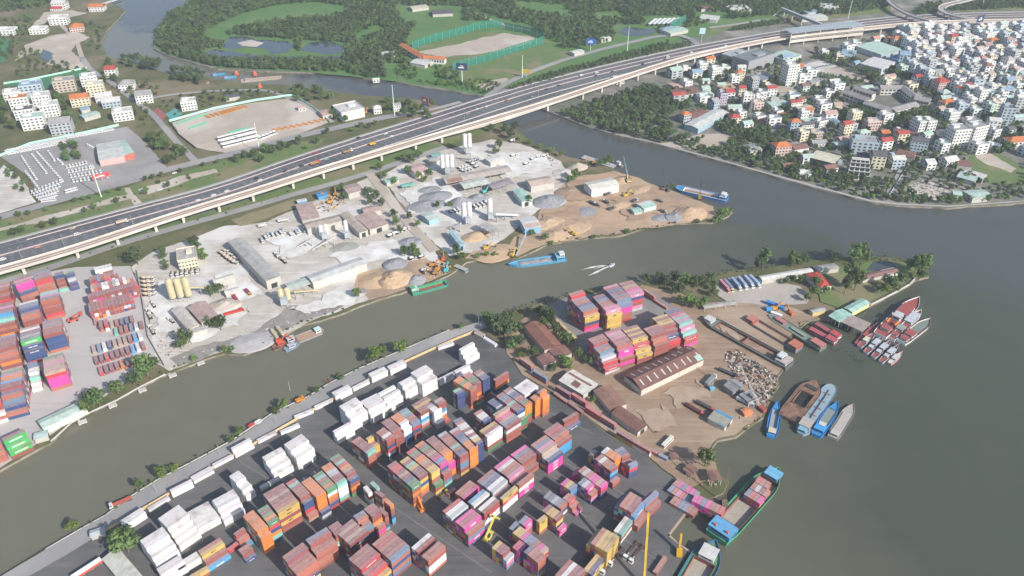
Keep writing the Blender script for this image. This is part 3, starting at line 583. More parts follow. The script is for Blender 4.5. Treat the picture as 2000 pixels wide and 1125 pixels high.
# ================================================================ shipping containers
CC = {'r': ('brick red', (.28, .08, .066)), 'm': ('maroon', (.24, .078, .085)), 's': ('rust brown', (.37, .13, .09)), 'R': ('bright red', (.48, .05, .06)),
      'o': ('orange', (.66, .2, .035)), 'k': ('magenta pink', (.62, .055, .3)), 'p': ('pale pink', (.6, .22, .36)), 'b': ('navy blue', (.035, .075, .19)),
      'N': ('navy blue white-marked', (.035, .06, .17)), 'B': ('grey blue', (.13, .2, .3)), 'l': ('bright blue', (.05, .3, .55)), 'g': ('green', (.06, .23, .1)),
      't': ('mint green', (.2, .48, .4)), 'y': ('mustard yellow', (.56, .38, .1)), 'w': ('white', (.74, .735, .71)), 'G': ('light grey', (.45, .47, .49)), 'c': ('beige', (.42, .3, .23)), 'E': ('bright green', (.03, .4, .08))}
def cont_material(name, attr):
    m = bpy.data.materials.new(name); m.use_nodes = True; nt = m.node_tree; N = nt.nodes; L = nt.links; b = N['Principled BSDF']
    b.inputs['Roughness'].default_value = .55; b.inputs['Specular IOR Level'].default_value = .3
    if attr: src = N.new('ShaderNodeAttribute'); src.attribute_name = 'paint'; col = src.outputs['Color']
    else: src = N.new('ShaderNodeObjectInfo'); col = src.outputs['Color']
    g = N.new('ShaderNodeNewGeometry'); sx = N.new('ShaderNodeSeparateXYZ'); L.new(g.outputs['Normal'], sx.inputs[0])
    n = N.new('ShaderNodeTexNoise'); n.inputs['Scale'].default_value = .55; n.inputs['Detail'].default_value = 6; n.inputs['Roughness'].default_value = .65; L.new(g.outputs['Position'], n.inputs[0])
    # roofs: sun-bleached, dusty paint; sides: streaks of wear
    mr = N.new('ShaderNodeMapRange'); mr.inputs[1].default_value = .5; mr.inputs[2].default_value = .9; mr.inputs[3].default_value = .05; mr.inputs[4].default_value = .44; L.new(sx.outputs[2], mr.inputs[0])
    ad = N.new('ShaderNodeMath'); ad.operation = 'MULTIPLY'; L.new(mr.outputs[0], ad.inputs[0])
    mr2 = N.new('ShaderNodeMapRange'); mr2.inputs[1].default_value = .3; mr2.inputs[2].default_value = .7; mr2.inputs[3].default_value = .55; mr2.inputs[4].default_value = 1.45; L.new(n.outputs[0], mr2.inputs[0]); L.new(mr2.outputs[0], ad.inputs[1])
    mx = N.new('ShaderNodeMix'); mx.data_type = 'RGBA'; mx.inputs[7].default_value = (.46, .38, .37, 1); L.new(ad.outputs[0], mx.inputs[0]); L.new(col, mx.inputs[6])
    n2 = N.new('ShaderNodeTexNoise'); n2.inputs['Scale'].default_value = .16; n2.inputs['Detail'].default_value = 5; L.new(g.outputs['Position'], n2.inputs[0])
    mr3 = N.new('ShaderNodeMapRange'); mr3.inputs[1].default_value = .56; mr3.inputs[2].default_value = .72; mr3.inputs[4].default_value = .45; L.new(n2.outputs[0], mr3.inputs[0])
    m2 = N.new('ShaderNodeMix'); m2.data_type = 'RGBA'; m2.inputs[7].default_value = (.19, .11, .075, 1); L.new(mr3.outputs[0], m2.inputs[0]); L.new(mx.outputs[2], m2.inputs[6])
    L.new(m2.outputs[2], b.inputs['Base Color'])
    wv = N.new('ShaderNodeTexWave'); wv.wave_type = 'BANDS'; wv.bands_direction = 'X'; wv.inputs['Scale'].default_value = 3.2
    tc = N.new('ShaderNodeTexCoord'); L.new(tc.outputs['Object'], wv.inputs[0])
    bp = N.new('ShaderNodeBump'); bp.inputs['Strength'].default_value = .5; bp.inputs['Distance'].default_value = .035; L.new(wv.outputs[0], bp.inputs['Height'])
    if not attr: L.new(bp.outputs[0], b.inputs['Normal'])
    return m
CONT = cont_material('container_paint', False); CONTA = cont_material('container_paint_stacked', True)
TH = 2.7; CWD = 2.44
def cont_mesh(L):
    mb = MB(); hx, hy, H = L / 2 - .03, CWD / 2 - .02, TH - .06
    mb.box(0, 0, .05, 2 * hx - .12, 2 * hy - .1, H - .1)
    for sx in (-1, 1):
        for sy in (-1, 1): mb.box(sx * (hx - .09), sy * (hy - .09), 0, .2, .2, H)
    for sy in (-1, 1):
        mb.box(0, sy * (hy - .05), H - .13, 2 * hx - .4, .1, .12); mb.box(0, sy * (hy - .06), 0, 2 * hx - .4, .12, .16)
    for sx in (-1, 1): mb.box(sx * (hx - .06), 0, H - .13, .12, 2 * hy - .36, .12)
    return mb.mesh('container_body_%d' % round(L), CONT)
def door_mesh(L):
    mb = MB(); x = -L / 2 + .02
    for sy in (-1, 1):
        mb.box(x, sy * .56, .18, .05, 1.06, TH - .5); 
        for k in (.3, .8): mb.cyl((x - .05, sy * k, .15), (x - .05, sy * k, TH - .2), .025, n=5)
    return mb.mesh('door', CONT)
CM = {L: (cont_mesh(L), door_mesh(L)) for L in (12.19, 6.06, 8.2)}
def text_mesh(s, size, m, bold=.0):
    cu = bpy.data.curves.new('t', 'FONT'); cu.body = s; cu.size = size; cu.align_x = 'CENTER'; cu.align_y = 'CENTER'; cu.offset = bold; cu.resolution_u = 2; cu.extrude = .01
    o = bpy.data.objects.new('t', cu); me = bpy.data.meshes.new_from_object(o); bpy.data.objects.remove(o); me.materials.append(m); return me
def dots_mesh():
    mb = MB()
    for i in range(5): mb.cyl((-3.6 + i * 1.8, 0, 0), (-3.6 + i * 1.8, 0, .015), .42, n=8)
    return mb.mesh('dots', LET)
def slash_mesh():
    mb = MB()
    for i in range(3): mb.add([(-1.6 + i * 1.1, -.9, .012), (-1.15 + i * 1.1, -.9, .012), (-.3 + i * 1.1, .9, .012), (-.75 + i * 1.1, .9, .012)], [(0, 1, 2, 3)])
    return mb.mesh('slash', LET)
LT = {'k': text_mesh('ONE', 1.75, LET, .05), 'p': text_mesh('ONE', 1.5, LET, .05), 'y': text_mesh('MSC', 1.5, LETD, .04), 'g': text_mesh('EVERGREEN', 1.25, LET, .03), 'E': text_mesh('EVERGREEN', 1.35, LET, .04), 'b': text_mesh('CMA CGM', 1.2, LET, .03),
      'R': text_mesh('HAMBURG SÜD', .95, LET, .02), 'N': slash_mesh(), 'l': text_mesh('MAERSK', 1.2, LET, .03), 'D': dots_mesh(), 'o': text_mesh('Hapag-Lloyd', 1.0, mat('lettering_blue', (.03, .06, .2), .6), .02)}
STK = []      # every container: [score, block, centre, yaw, length, colour, tier, height of stack, front face open, is top]
PAL = {'near': 'rrmmssobBgtywkGc', 'white': 'w', 'left': 'rmmssbBowkG', 'mid': 'rrmsbBkpyGR', 'small': 'kkpBsrby'}
def bay(block, ax, ay, bx, by, L, rows, pal='near', flip=1, gap=.08, z0=0.06, yawd=None):
    rows = rows.split(); H = [int(r[0]) for r in rows]
    z = z0 + H[0] * TH; A, Bp = P(ax, ay, z), P(bx, by, z)
    d = (Bp - A); d.z = 0; d.normalize() 
    if yawd is not None: d = Vector((math.cos(R(yawd)), math.sin(R(yawd)), 0))
    mid = (A + Bp) / 2; v = Vector((d.y, -d.x, 0)) * flip; rz = math.atan2(d.y, d.x)
    LL = {4: 12.19, 2: 6.06, 3: 8.2}[L]
    for i, r in enumerate(rows):
        h = H[i]; top = r[1]; faces = r.split(':')[1] if ':' in r else ''
        nxt = H[i + 1] if i + 1 < len(rows) else 0
        c = mid + v * (CWD / 2 + i * (CWD + gap))
        for t in range(h, 0, -1):
            k = h - t
            col = top if k == 0 else (faces[k - 1] if k - 1 < len(faces) else random.choice(PAL[pal]))
            open_ = t > nxt; jx = random.uniform(-.06, .06)
            q = Vector((c.x, c.y, z0 + (t - 1) * TH)) + d * jx
            dist = (q - Vector((0, 0, CAM_H))).length; s2 = (FPX / dist) ** 2
            sc = (LL * CWD * .66 * (1 if t == h else 0) + LL * TH * .7 * (1 if open_ else 0)) * s2
            if t < h and not open_: sc = CWD * TH * .25 * s2
            u, w = px_of(q)
            if not (-40 < u < 2030 and -20 < w < 1165): sc *= .02
            STK.append([sc, block, q, rz, LL, col, t, h, open_, t == h, flip])
Wb, Nb = 'white', 'near'
# ---- white reefers along the yellow wall
for a in [(234.6, 1016.8, 274.4, 991.3, 4, '2w 2w'), (287.1, 992, 327.7, 967.3, 4, '1w'), (328.3, 958.3, 373.4, 935.7, 4, '1w 2w'), (371.7, 930.8, 409.8, 910, 4, '1w 1w'), (414.8, 905.7, 451, 886.9, 4, '1w'),
          (448.6, 875.6, 488.7, 854.3, 4, '2w 1w'), (497, 860, 540, 838, 4, '1w'), (543.9, 842.2, 584, 824.7, 4, '1w'), (572.7, 812, 610.3, 797, 4, '1w'), (611.5, 793.3, 647.9, 777, 4, '1w'), (647.6, 766.3, 679.3, 750.7, 4, '2w 2w'),
          (686.8, 756.3, 717.9, 741.2, 4, '1w'), (718.9, 729.6, 749.6, 715.6, 4, '2w 2w'), (755.6, 715.1, 785.7, 702, 4, '2w 2w'), (853, 676, 884.5, 666, 4, '1w')]:
    bay('along yellow wall', *a, pal=Wb)
bay('by the hedge', 946, 655.5, 972.7, 671.7, 4, '1w', pal=Wb)
for a in [(271.4, 1056.6, 314.9, 1029.6, 4, '4w 5w 5w 5w 4w 4w 3w'), (308.2, 1012.3, 348.7, 985.3, 4, '5w 5w 5w 5w 4w 3w 2w'), (366.7, 999.6, 405.8, 978.5, 4, '2w 2w 2w 2w 2w 2w'), (411.8, 978.5, 453.9, 956, 4, '3w 4w 4w 4w 3w 2w'),
          (447.5, 929.8, 464.8, 918.6, 2, '4w 4w 4w 3w 3w 2w'), (512.1, 892.3, 548.2, 872.8, 4, '4w 4w 3w 3w 2w'), (553.9, 868, 589, 846.8, 4, '5w 5w 5w 4w 4w'), (503.8, 950.9, 545.2, 927.6, 4, '1w'),
          (661.7, 793.4, 694.3, 775.3, 4, '5w 5w 5w 4w 4w'), (648.3, 842.3, 683.6, 822.8, 4, '3w 2w'), (704.9, 782.9, 734.5, 768.3, 4, '4w 4w 4w 4w 3w'), (737.5, 768.3, 768.7, 751.2, 4, '4w 3w 4w 3w'), (773.7, 749.7, 805.8, 733.1, 4, '3w 4w 4w 3w'),
          (802.5, 727.3, 831.1, 712.2, 4, '5w 5w 5w 4w 4w'), (853.2, 740.4, 884.4, 724.8, 4, '2w'), (886.4, 723.8, 913.5, 710.2, 4, '2w 1w'), (896.4, 681.6, 922, 667.5, 4, '4w 3w 2w'), (310, 1108, 346, 1086, 4, '3w 3w 2w'), (345, 1100, 381, 1078, 4, '2w 2w')]:
    bay('white reefer block', *a, pal=Wb)
# ---- coloured stacks of the asphalt yard
for bl, a in [('next to white reefers', (473.8, 1008, 494.1, 995.2, 2, '6o 6o 6o 6o 6o 6o 5o:oooo')), ('next to white reefers', (501.6, 996.7, 521.9, 984.7, 2, '6g 6m 6g 6o 6g:Rbotb')),
          ('next to white reefers', (514.4, 964.4, 551.9, 943.4, 4, '6m 6m 6c 6m 6s 6s 6y:yryrs')), ('next to white reefers', (557.9, 944.1, 575.9, 932.9, 2, '6R 6t 6m 6s 6s 6r 5b:bRRr 2s')),
          ('next to white reefers', (588, 941.9, 606, 930.6, 2, '6o 6o 6o 6o 6o 6o:oooo 2b')), ('next to white reefers', (609.7, 929.9, 628.5, 918.6, 2, '6g 6t 6r 6g 6o 6g:wosbR')), ('next to white reefers', (627, 912.6, 645.8, 902, 2, '6o 6o 6G 6G 6m 6m 6t:wwwtr')),
          ('next to white reefers', (644.3, 895.3, 660.8, 885.5, 2, '6g 6r 6t 6R 6o 6c 6m 5b:rorg')), ('next to white reefers', (582, 938, 599, 929, 2, '3b')), ('next to white reefers', (604, 925, 622, 915, 2, '3m')),
          ('by loose orange stack', (550.5, 1087.3, 591.2, 1058.7, 4, '6s 6m 5r 5s 5s:ssby')), ('by loose orange stack', (596.3, 1054.2, 637.4, 1028.6, 4, '6B 6r 5s 5s:sssr')), ('by loose orange stack', (640.5, 1029, 659.5, 1017, 2, '5m 5m 5m')),
          ('by loose orange stack', (654.5, 1038, 690, 1011, 4, '5m 5c 5r 5c 5r:brsr')), ('by loose orange stack', (689.9, 1007.3, 709.5, 995.8, 2, '6B 6s 5s 5B:rbrb')), ('by loose orange stack', (710.5, 993.8, 728, 981.7, 2, '6m 6r 6m:rows 3s')),
          ('past the loader lane', (680.5, 1091.4, 716.7, 1061.2, 4, '6m 6s 6m 6R 5m 5R:Rymy 4y')), ('past the loader lane', (726.2, 1062.7, 761.9, 1034.1, 4, '6s 6R 6s 6m 6s 6B:sbsB')), ('past the loader lane', (803, 1069.3, 837.2, 1040.1, 4, '5w 5r 4b 5s 5s:rww')),
          ('beside orange loader', (756.1, 909.6, 771.1, 899.6, 2, '6m 6R 6R 6m 6c 6m 6b 6g 6g:rorr')), ('beside orange loader', (780.2, 901.6, 796.3, 890.5, 2, '6y 6m 6t 6y 6m 6m 6m:ybyos')), ('beside orange loader', (792.7, 884, 809.3, 872.9, 2, '6R 6g 6m 6o 6o 6c 6s 6y 6y:ys 3g:ry')),
          ('beside orange loader', (809.8, 870.4, 825.4, 859.9, 2, '6o 6m 6g 6m 6c 6s 6k 6l 6k:bk 4r:rB')), ('beside orange loader', (830.9, 859.9, 847.5, 849.8, 2, '6m 6m 6s 6s 6s 6o 6o:oo 4k:koo')), ('beside orange loader', (854.5, 849.8, 869.6, 841.3, 2, '6G 6r 6s 6s 6r 6t 6m 6b 6m:rBBry')),
          ('beside orange loader', (877.1, 842.3, 893.2, 833.2, 2, '6G 6R 6b 6b 6B 6o 6o 6o:ooooo')), ('beside orange loader', (884.7, 821.2, 899.7, 814.2, 2, '6b 6s 6w 6w 6r 6w 6r 6w 6y 6N:NNNNN')),
          ('mustard block', (925.1, 807.1, 939.2, 799.1, 2, '5s 5w 5w 5b')), ('mustard block', (936.7, 840.8, 964.3, 822.7, 4, '5y 5r 5w:wwrg')), ('mustard block', (963.3, 808.6, 990.4, 791.6, 4, '6c:R 5k 5c 5B 5m:Gsrs')),
          ('behind orange loader', (686.6, 861.9, 700.8, 852.1, 2, '5s 5m 5m 5m 5m 5t:sssr')), ('behind orange loader', (714.4, 855.9, 730.1, 846.8, 2, '4y 3m 3y:yr')), ('behind orange loader', (733.9, 844.6, 749.7, 834.1, 2, '6s 6s 6w 6r:rbRwb')), ('behind orange loader', (743.7, 825, 760.9, 815.3, 2, '6m 6m 6m 6m 6r:rr 5r:rmm')),
          ('behind orange loader', (761.7, 815.3, 778.2, 804.8, 2, '6o 6o 6o 6w 5w:wbbb')), ('behind orange loader', (778.2, 804, 793.2, 795.8, 2, '5B 5t 5B 5s 5m 5B:Rbrr')), ('behind orange loader', (803.3, 790.8, 833, 774, 4, '5m 5y 5m 5r:wl')), ('behind orange loader', (834.9, 793, 846.5, 786, 2, '5G 5w 5w:www 2G')),
          ('behind orange loader', (847.5, 783, 861, 775, 2, '6c 6r:rlwo 1R')),
          ('near reefer tower', (883.9, 744.4, 898.9, 733.3, 2, '6o 6o 6g 6o 6o 6s:rrr')), ('near reefer tower', (884.4, 763, 898.9, 755.4, 2, '5t 5N:NNNN')), ('near reefer tower', (903.5, 732.8, 917.5, 725.8, 2, '6s 6s 6g 6g 6m:rro 2o')), ('near reefer tower', (924.1, 728.3, 937.6, 720.8, 2, '6r 6c 6b 6N:NNNN')), ('near reefer tower', (963.2, 740.4, 988.9, 724.3, 4, '4r:rob')),
          ('by long white roof', (952.1, 784.8, 964.7, 776.3, 2, '5b 5b 5b 5w')), ('by long white roof', (968.7, 773.3, 981.8, 765.2, 2, '6r 6B 6B 6r 6t 6m 6m 6b:wrr 4g:grg')), ('by long white roof', (982.3, 763.7, 995.3, 755.2, 2, '6r 6G 6b 6b 6s 6m 6g 6o:oogr')), ('by long white roof', (1003.4, 756.7, 1028.5, 739.6, 4, '6w 6w 6w 6w')), ('by long white roof', (1034.5, 776.5, 1048, 767.5, 2, '6o 6o:oooo')), ('by long white roof', (1049.5, 766.2, 1062.6, 757.2, 2, '7o 6o:oooo')),
          ('across the lane', (888.2, 962.6, 917.9, 937, 4, '3s 3s 3k:kb')), ('across the lane', (864.1, 997.3, 895.8, 972.7, 4, '5R 5w 5G 4r 5k 5s 5k 4s:Bkb')), ('across the lane', (913.8, 979.2, 943, 954.6, 4, '4l 4w 3r 4w 4r:Rww')), ('across the lane', (931.6, 939.4, 959.7, 916.3, 4, '4m 4B 4b 4w 4G 3m 3b 4y:Rww')),
          ('across the lane', (964.7, 912.2, 993.8, 890.1, 4, '4k 4w 4s 4s 4p 3m 3m 4s:wkk')), ('across the lane', (997.3, 887.6, 1025.5, 868, 4, '4k 4B 4r 4r:s 2r:s')), ('across the lane', (1036.6, 868.4, 1064.7, 849.3, 4, '5s 5B 5p 5c:s 4G 4b:kkk')), ('across the lane', (1061.2, 842.8, 1087.8, 824.2, 4, '5m 5R 5m 5s:r 4r:lll')), ('across the lane', (1097.7, 819.6, 1125.3, 803.4, 4, '3r:rl 1b')),
          ('yellow wall corner', (384.1, 1076.3, 426.3, 1050.2, 4, '2m 3s 3y 2r:r 1l')), ('yellow wall corner', (442.4, 1071.3, 460.5, 1057.7, 2, '1R')), ('yellow wall corner', (455.9, 1041.6, 474, 1029.1, 2, '3r 2s 1l')), ('yellow wall corner', (463, 1073.3, 481, 1061.7, 2, '1m 2s 2r 1b')), ('yellow wall corner', (369.7, 1124, 392, 1111, 4, '2y:r')), ('yellow wall corner', (870.6, 963.4, 885.7, 950.3, 2, '1s'))]:
    bay(bl, *a)
bay('loose orange stack', 748.5, 977.5, 762, 989, 2, '6o:rrbl', flip=-1); bay('loose orange stack', 744.6, 990, 757.5, 1001, 2, '5m:srbt', flip=1)
bay('mint and white stack', 715.5, 946.6, 727.6, 961, 2, '4w', flip=1); bay('mint and white stack', 722, 943.5, 734, 955, 2, '4t', flip=-1); bay('mint and white stack', 730, 961, 747, 972, 2, '4m', flip=-1)
# ---- small 20 foot stacks
SB = 'small pink stacks'
for a in [(1148.9, 887.7, 1160.5, 877.1, 2, '3c 2b'), (1162.5, 895.2, 1174.5, 886.7, 2, '5r 5w 5s 5s 5r:lb 2s'), (1174, 883.1, 1185.6, 872.6, 2, '5w 5o 5o 5o:oooo'), (1200.6, 878.6, 1214.7, 872.1, 2, '4B 4b 4r 3m 3m 4B:RbN'), (1129.3, 919.3, 1141.4, 909.8, 2, '4s 4G 4s 4k 4k 4c 4k:Rbb'),
          (1116, 926, 1127, 915, 2, '2k 3k'), (1094.7, 944.9, 1107.2, 933.4, 2, '4k 4y 4B:lb'), (1128.3, 943.4, 1140.4, 932.4, 2, '4B 4G 4k:p 3s:pb'), (1061.6, 970.1, 1073.1, 959.1, 2, '3B 3B 3G 3B 3s:bw'), (1098.8, 972.1, 1111.3, 961.1, 2, '3s 3R:s 2s 1k'), (1059.6, 996.3, 1071.6, 985.2, 2, '4m 4y 4y 4r:yB'),
          (1048.5, 1015.8, 1062.6, 1004.8, 2, '4y:yys'), (1088.2, 1031.4, 1099.3, 1021.4, 2, '2k:p'), (995.8, 1029.1, 1004.9, 1019.1, 2, '4B:B'), (1013.4, 1018.1, 1024.5, 1006.5, 2, '4B 4k:ps'), (1001.9, 1039.2, 1015.4, 1027.6, 2, '4y 4y 4k 4B 4B 4s 4k 4c:Rpb'), (960.7, 1069.3, 974.7, 1055.2, 2, '4y 4m 4m:s 3G:pB'), (1000.4, 1068.3, 1014.4, 1054.2, 2, '4R 4k'), (1023.5, 1076.3, 1036.5, 1064.3, 2, '5b 5s 5s 5s:srB')]:
    bay(SB, *a, pal='small')
for a in [(1145, 1062, 1168, 1032, 4, '4y 5s 5y 5y 5y:yyyy'), (1199.1, 1035.6, 1220.2, 1007.8, 4, '3w 3t:rw'), (1200, 990, 1222, 962, 4, '4b 5s 5s 5m 4l:ss 2s'), (1247, 981, 1271, 959, 4, '3k 4B:s 2r'), (1142, 1109.2, 1162.3, 1084.4, 4, '3y 3b:yy'), (1084.1, 1122.5, 1112.2, 1091.9, 4, '5r 5w 5m 5m:rr'), (1275, 1115, 1295.7, 1084.8, 4, '1s')]:
    bay('near yellow boom', *a, pal='near')
# ---- boundary row between the asphalt yard and the dirt yard
for a in [(1016.3, 694.3, 1045.1, 714.4, 4, '2s:b'), (1043, 719.4, 1073, 737.9, 4, '2B:r'), (1089, 750.7, 1117.8, 768, 4, '2m:b'), (1085, 764, 1112, 783, 4, '1r'), (1119, 765.2, 1149, 784, 4, '2R:b'), (1114, 783, 1142, 803, 4, '1r'), (1148, 791, 1176, 809, 4, '2R:m'), (1177, 809, 1203, 825, 4, '2s:b'), (1207, 838, 1243, 860, 4, '2m:y'), (1245, 861, 1268, 874, 4, '2s:w'), (1270, 873, 1287, 882, 2, '1r'), (1288, 883, 1306, 892, 2, '1B')]:
    bay('dirt yard edge', *a)
# ---- concrete yard on the far bank
LB = 'concrete yard'
for a in [(25.5, 547.3, 57.8, 536.8, 4, '6r 6p 6s 6k:k 4b:s 2s 1k'), (63.8, 535.3, 96.1, 526.3, 4, '6B 6r 6B 6r:R 4s:s 2b'), (105.2, 533.8, 123.2, 529.3, 2, '4b 4b 3r 2r 1t'), (125.4, 532.3, 145, 527, 2, '4E 4b 3G 2b 1b'), (36, 593.1, 73.6, 583.4, 4, '6w 6B 6B 6b 5s 5s:r 4r:r'), (78.1, 572.1, 112.7, 563.8, 4, '6G 6t 6p 6B 6s:rr 4r:rR'),
          (37.6, 642.7, 76.6, 632.2, 4, '6c 6w 6m 6B 6c 6B 6E 5b:b 4b:bbR'), (81.9, 629.2, 120.2, 619.4, 4, '6B 6s 6B 6s 6r 6r 6r:bbbbs'), (2.3, 723.8, 44.3, 713.3, 4, '6c 6g 6p 6o 6o 6l 6m 6m 5b:b 5s 4B:s 3b:s 2s:b'), (53.3, 709.6, 72.1, 705.1, 2, '5B 4w 4w 3t 2w 1w'), (84.1, 699.1, 121.7, 688.5, 4, '6g 6c 6c 6p 6c 6c 6c:Rkkks'),
          (-15, 557.8, 18.8, 551, 4, '5s 5p 5s 5r 4r:r 4r:R'), (-12, 596, 28.5, 587, 4, '6m 6m 6p 6m 6m 6l 5t:r 4r:s'), (-9, 660.7, 32.3, 650.2, 4, '6B 6m 6m 6m 6m 6r 5s:s 4s:o'), (-40, 790, 0, 778, 4, '5m 5R:rw 3w:s'), (2, 856, 46, 836, 4, '4m 4E 3E:s 2E:r'), (-42, 876, -2, 860, 4, '4s 4s 3s:s')]:
    bay(LB, *a, pal='left')
LB2 = 'brick red block'
for a in [(172, 536, 175.5, 553, 2, '4r 4m 4B 4r 4s 4s 4m 3r'), (182.5, 518, 186, 534, 2, '3w 3w 3w 3w 3w'), (174.3, 553, 178, 570, 2, '4c 4s 4r 4w 4w 4s 4G 4w 4r 4w 4c 3R'), (169, 570, 173, 587, 2, '4m 4m 4m 4m 4m 4r 4m 4m 4m 4m 4r 4m 4m 4R'), (170, 586, 176, 616, 4, '3m 3r 3r 3R 3r 3r 3r 3m 3m 3r 3r 3R')]:
    bay(LB2, *a, pal='left', flip=-1)
LB3 = 'concrete yard'
for a in [(190.8, 623.2, 194.5, 642, '2m 2R 1c 1r 1b 1b 1m'), (181, 616, 184, 636, '1s'), (221, 637, 224, 655, '1t 1r 1r 1B 1w 1m'), (177, 673, 181, 690, '1c 1B 1w 1b 1c 1c 1c 1m 1l 1w'), (181, 693, 186, 712, '1m 1m 1R 1m 1m 1m 1m 1l 1w 1r'), (190, 714, 195, 733, '1R 1m 1m 1s 1o 1m 1o 1m')]:
    bay(LB3, a[0], a[1], a[2], a[3], 3, a[4], pal='left', flip=-1, gap=.95)
# ---- tall stacks beside the brown roofed shed
MBk = 'beside brown roofed shed'
for a in [(1109.3, 573.6, 1137.1, 565.3, 4, '7s 7R 6B 6s 6s 6b 6B 6B 6s 5y:ybRk'), (1155.9, 579.6, 1185.9, 571.3, 4, '6r 6b 6B 6s 6r 6s 6p 6p:y 5y:yyyy'), (1176.9, 561.5, 1204.7, 553.3, 4, '7p 7r 7b 7b 7r 7B 7s 7B:s 6B:kkss'), (1207.7, 553.3, 1234.7, 546.5, 4, '6s 6r 6c 6s 6k 6p 6p:bRr'), (1149.1, 661.4, 1176.1, 651.7, 4, '6s 6s 6r 5B 5s 5B 4G 3R 2R:G'),
          (1180.6, 648.7, 1207.7, 640.4, 4, '6s 6p 6c 6p 6m 6s 6s:r 5k:k 3r:k'), (1214.4, 641.9, 1243, 633.6, 4, '6m 6y 6m 6y 6m 6y:R 5R:y 4y:y 3y:r'), (1258, 641.2, 1283.5, 632.9, 4, '6s 6m 6m 6r:s 5s:r 4r:rr'), (1273, 620.9, 1302.3, 612.6, 4, '6y 6m 6y 6y 6r:r 5m:b 4b:s 3R:R'), (1297.8, 608.1, 1323.4, 599.1, 4, '6b 6b 6R 6p 6t 6p 6t:p 5p:t 4t:R 3R:r'), (1259.5, 562.3, 1284, 579, 4, '2s:r'), (1283.3, 584.8, 1306, 599.1, 4, '1s'), (1088.3, 621.6, 1107, 639, 4, '2y:p'), (1107.6, 640, 1126.6, 657.7, 4, '2y:p')]:
    bay(MBk, *a, pal='mid')
# ---- boxes on the container ship and on the pontoon
for a in [(1452.4, 965.8, 1463.5, 953, 2, '2B 2R 2s 2k'), (1464.5, 952, 1474, 941, 2, '2s 2G 2r 2s'), (1474.5, 940.5, 1483, 931, 2, '2R 2s 2s')]:
    bay('aboard green ship', *a, pal='mid', z0=-.6)
for a in [(1323.3, 935.2, 1313.5, 945, '1s 1k 1B 1k 1k 1B'), (1313, 946, 1303, 957, '1B 1s 1p 1R 1B 1B 1B'), (1358.4, 964.8, 1351, 977, '2k 2k 2B 2k 2s 2s 2R'), (1317, 969, 1308, 980, '1s 1s 1B 1B 1s 1r')]:
    bay('pontoon row', a[0], a[1], a[2], a[3], 2, a[4], pal='small', flip=-1, z0=.1)
# ---- pick the 300 that show largest, the rest are one mass
STK.sort(key=lambda s: -s[0])
# containers around a block hide inner ones completely: inner ones are left out
ONES = STK[:300]; REST = [s for s in STK[300:] if s[0] > 0]
def cont_label(block, col, t, h, top, open_):
    nm = CC[col][0]
    if h == 1: pos = 'standing singly on the ground'
    elif t == h: pos = f'on top of a {("", "", "two", "three", "four", "five", "six", "seven")[h]}-high pile'
    elif t == 1: pos = f'at the bottom of a {("", "", "two", "three", "four", "five", "six", "seven")[h]}-high pile'
    else: pos = f'{("", "first", "second", "third", "fourth", "fifth", "sixth", "seventh")[t]} up in a {("", "", "two", "three", "four", "five", "six", "seven")[h]}-high pile'
    return f'{nm} container {pos}, {block}'
for sc, block, q, rz, LL, col, t, h, open_, top, flip in ONES:
    o = thing('shipping_container', cont_label(block, col, t, h, top, open_), 'container', q, rz, 'shipping containers: ' + block)
    base = CC[col][1]; k = random.uniform(.85, 1.12); c3 = tuple(min(.8, x * k * random.uniform(.95, 1.05)) for x in base)
    bm_, dm_ = CM[LL]
    obj('body', bm_, o, color=c3); obj('door', dm_, o, color=tuple(x * .9 for x in c3))
    if open_ and col in LT and LL > 6:
        key = 'D' if (col == 'R' and random.random() < .35) else col
        if col in 'Rb' and random.random() < .3: continue
        s = 1.0 if LL > 9 else (.5 if col in 'gEboRl' else .85)
        y = -CWD / 2 - .0 if flip > 0 else CWD / 2
        lo = obj('lettering', LT[key], o, loc=(0, y - .02 if flip > 0 else y + .02, TH * .5))
        lo.rotation_euler = (R(90), 0, 0 if flip > 0 else math.pi); lo.scale = (s, s * (1 if s == 1 else 1.2), 1)
def stack_mass():
    n = len(REST); V = np.zeros((n, 8, 3)); F = np.zeros((n, 5, 4), int); C_ = np.zeros((n, 5, 3))
    fb = np.array([(4, 5, 6, 7), (0, 1, 5, 4), (1, 2, 6, 5), (2, 3, 7, 6), (3, 0, 4, 7)])
    for i, (sc, block, q, rz, LL, col, t, h, open_, top, flip) in enumerate(REST):
        ca, sa = math.cos(rz), math.sin(rz); hx, hy = LL / 2 - .04, CWD / 2 - .03; k = random.uniform(.85, 1.12)
        for j, (a, b, zz) in enumerate([(-1, -1, .03), (1, -1, .03), (1, 1, .03), (-1, 1, .03), (-1, -1, TH - .05), (1, -1, TH - .05), (1, 1, TH - .05), (-1, 1, TH - .05)]):
            V[i, j] = (q.x + a * hx * ca - b * hy * sa, q.y + a * hx * sa + b * hy * ca, q.z + zz)
        F[i] = fb + 8 * i; C_[i] = np.minimum(.8, np.array(CC[col][1]) * k)
    me = bpy.data.meshes.new('container_mass'); me.from_pydata(V.reshape(-1, 3).tolist(), [], F.reshape(-1, 4).tolist())
    at = me.attributes.new('paint', 'FLOAT_COLOR', 'FACE')
    at.data.foreach_set('color', np.concatenate([C_.reshape(-1, 3), np.ones((n * 5, 1))], 1).ravel())
    me.materials.append(CONTA); obj('stacked_containers', me, kind='stuff', label='mass of further stacked shipping containers in many colours filling the piles', cat='containers')
stack_mass()
print('CONTAINERS', len(STK), len(REST))
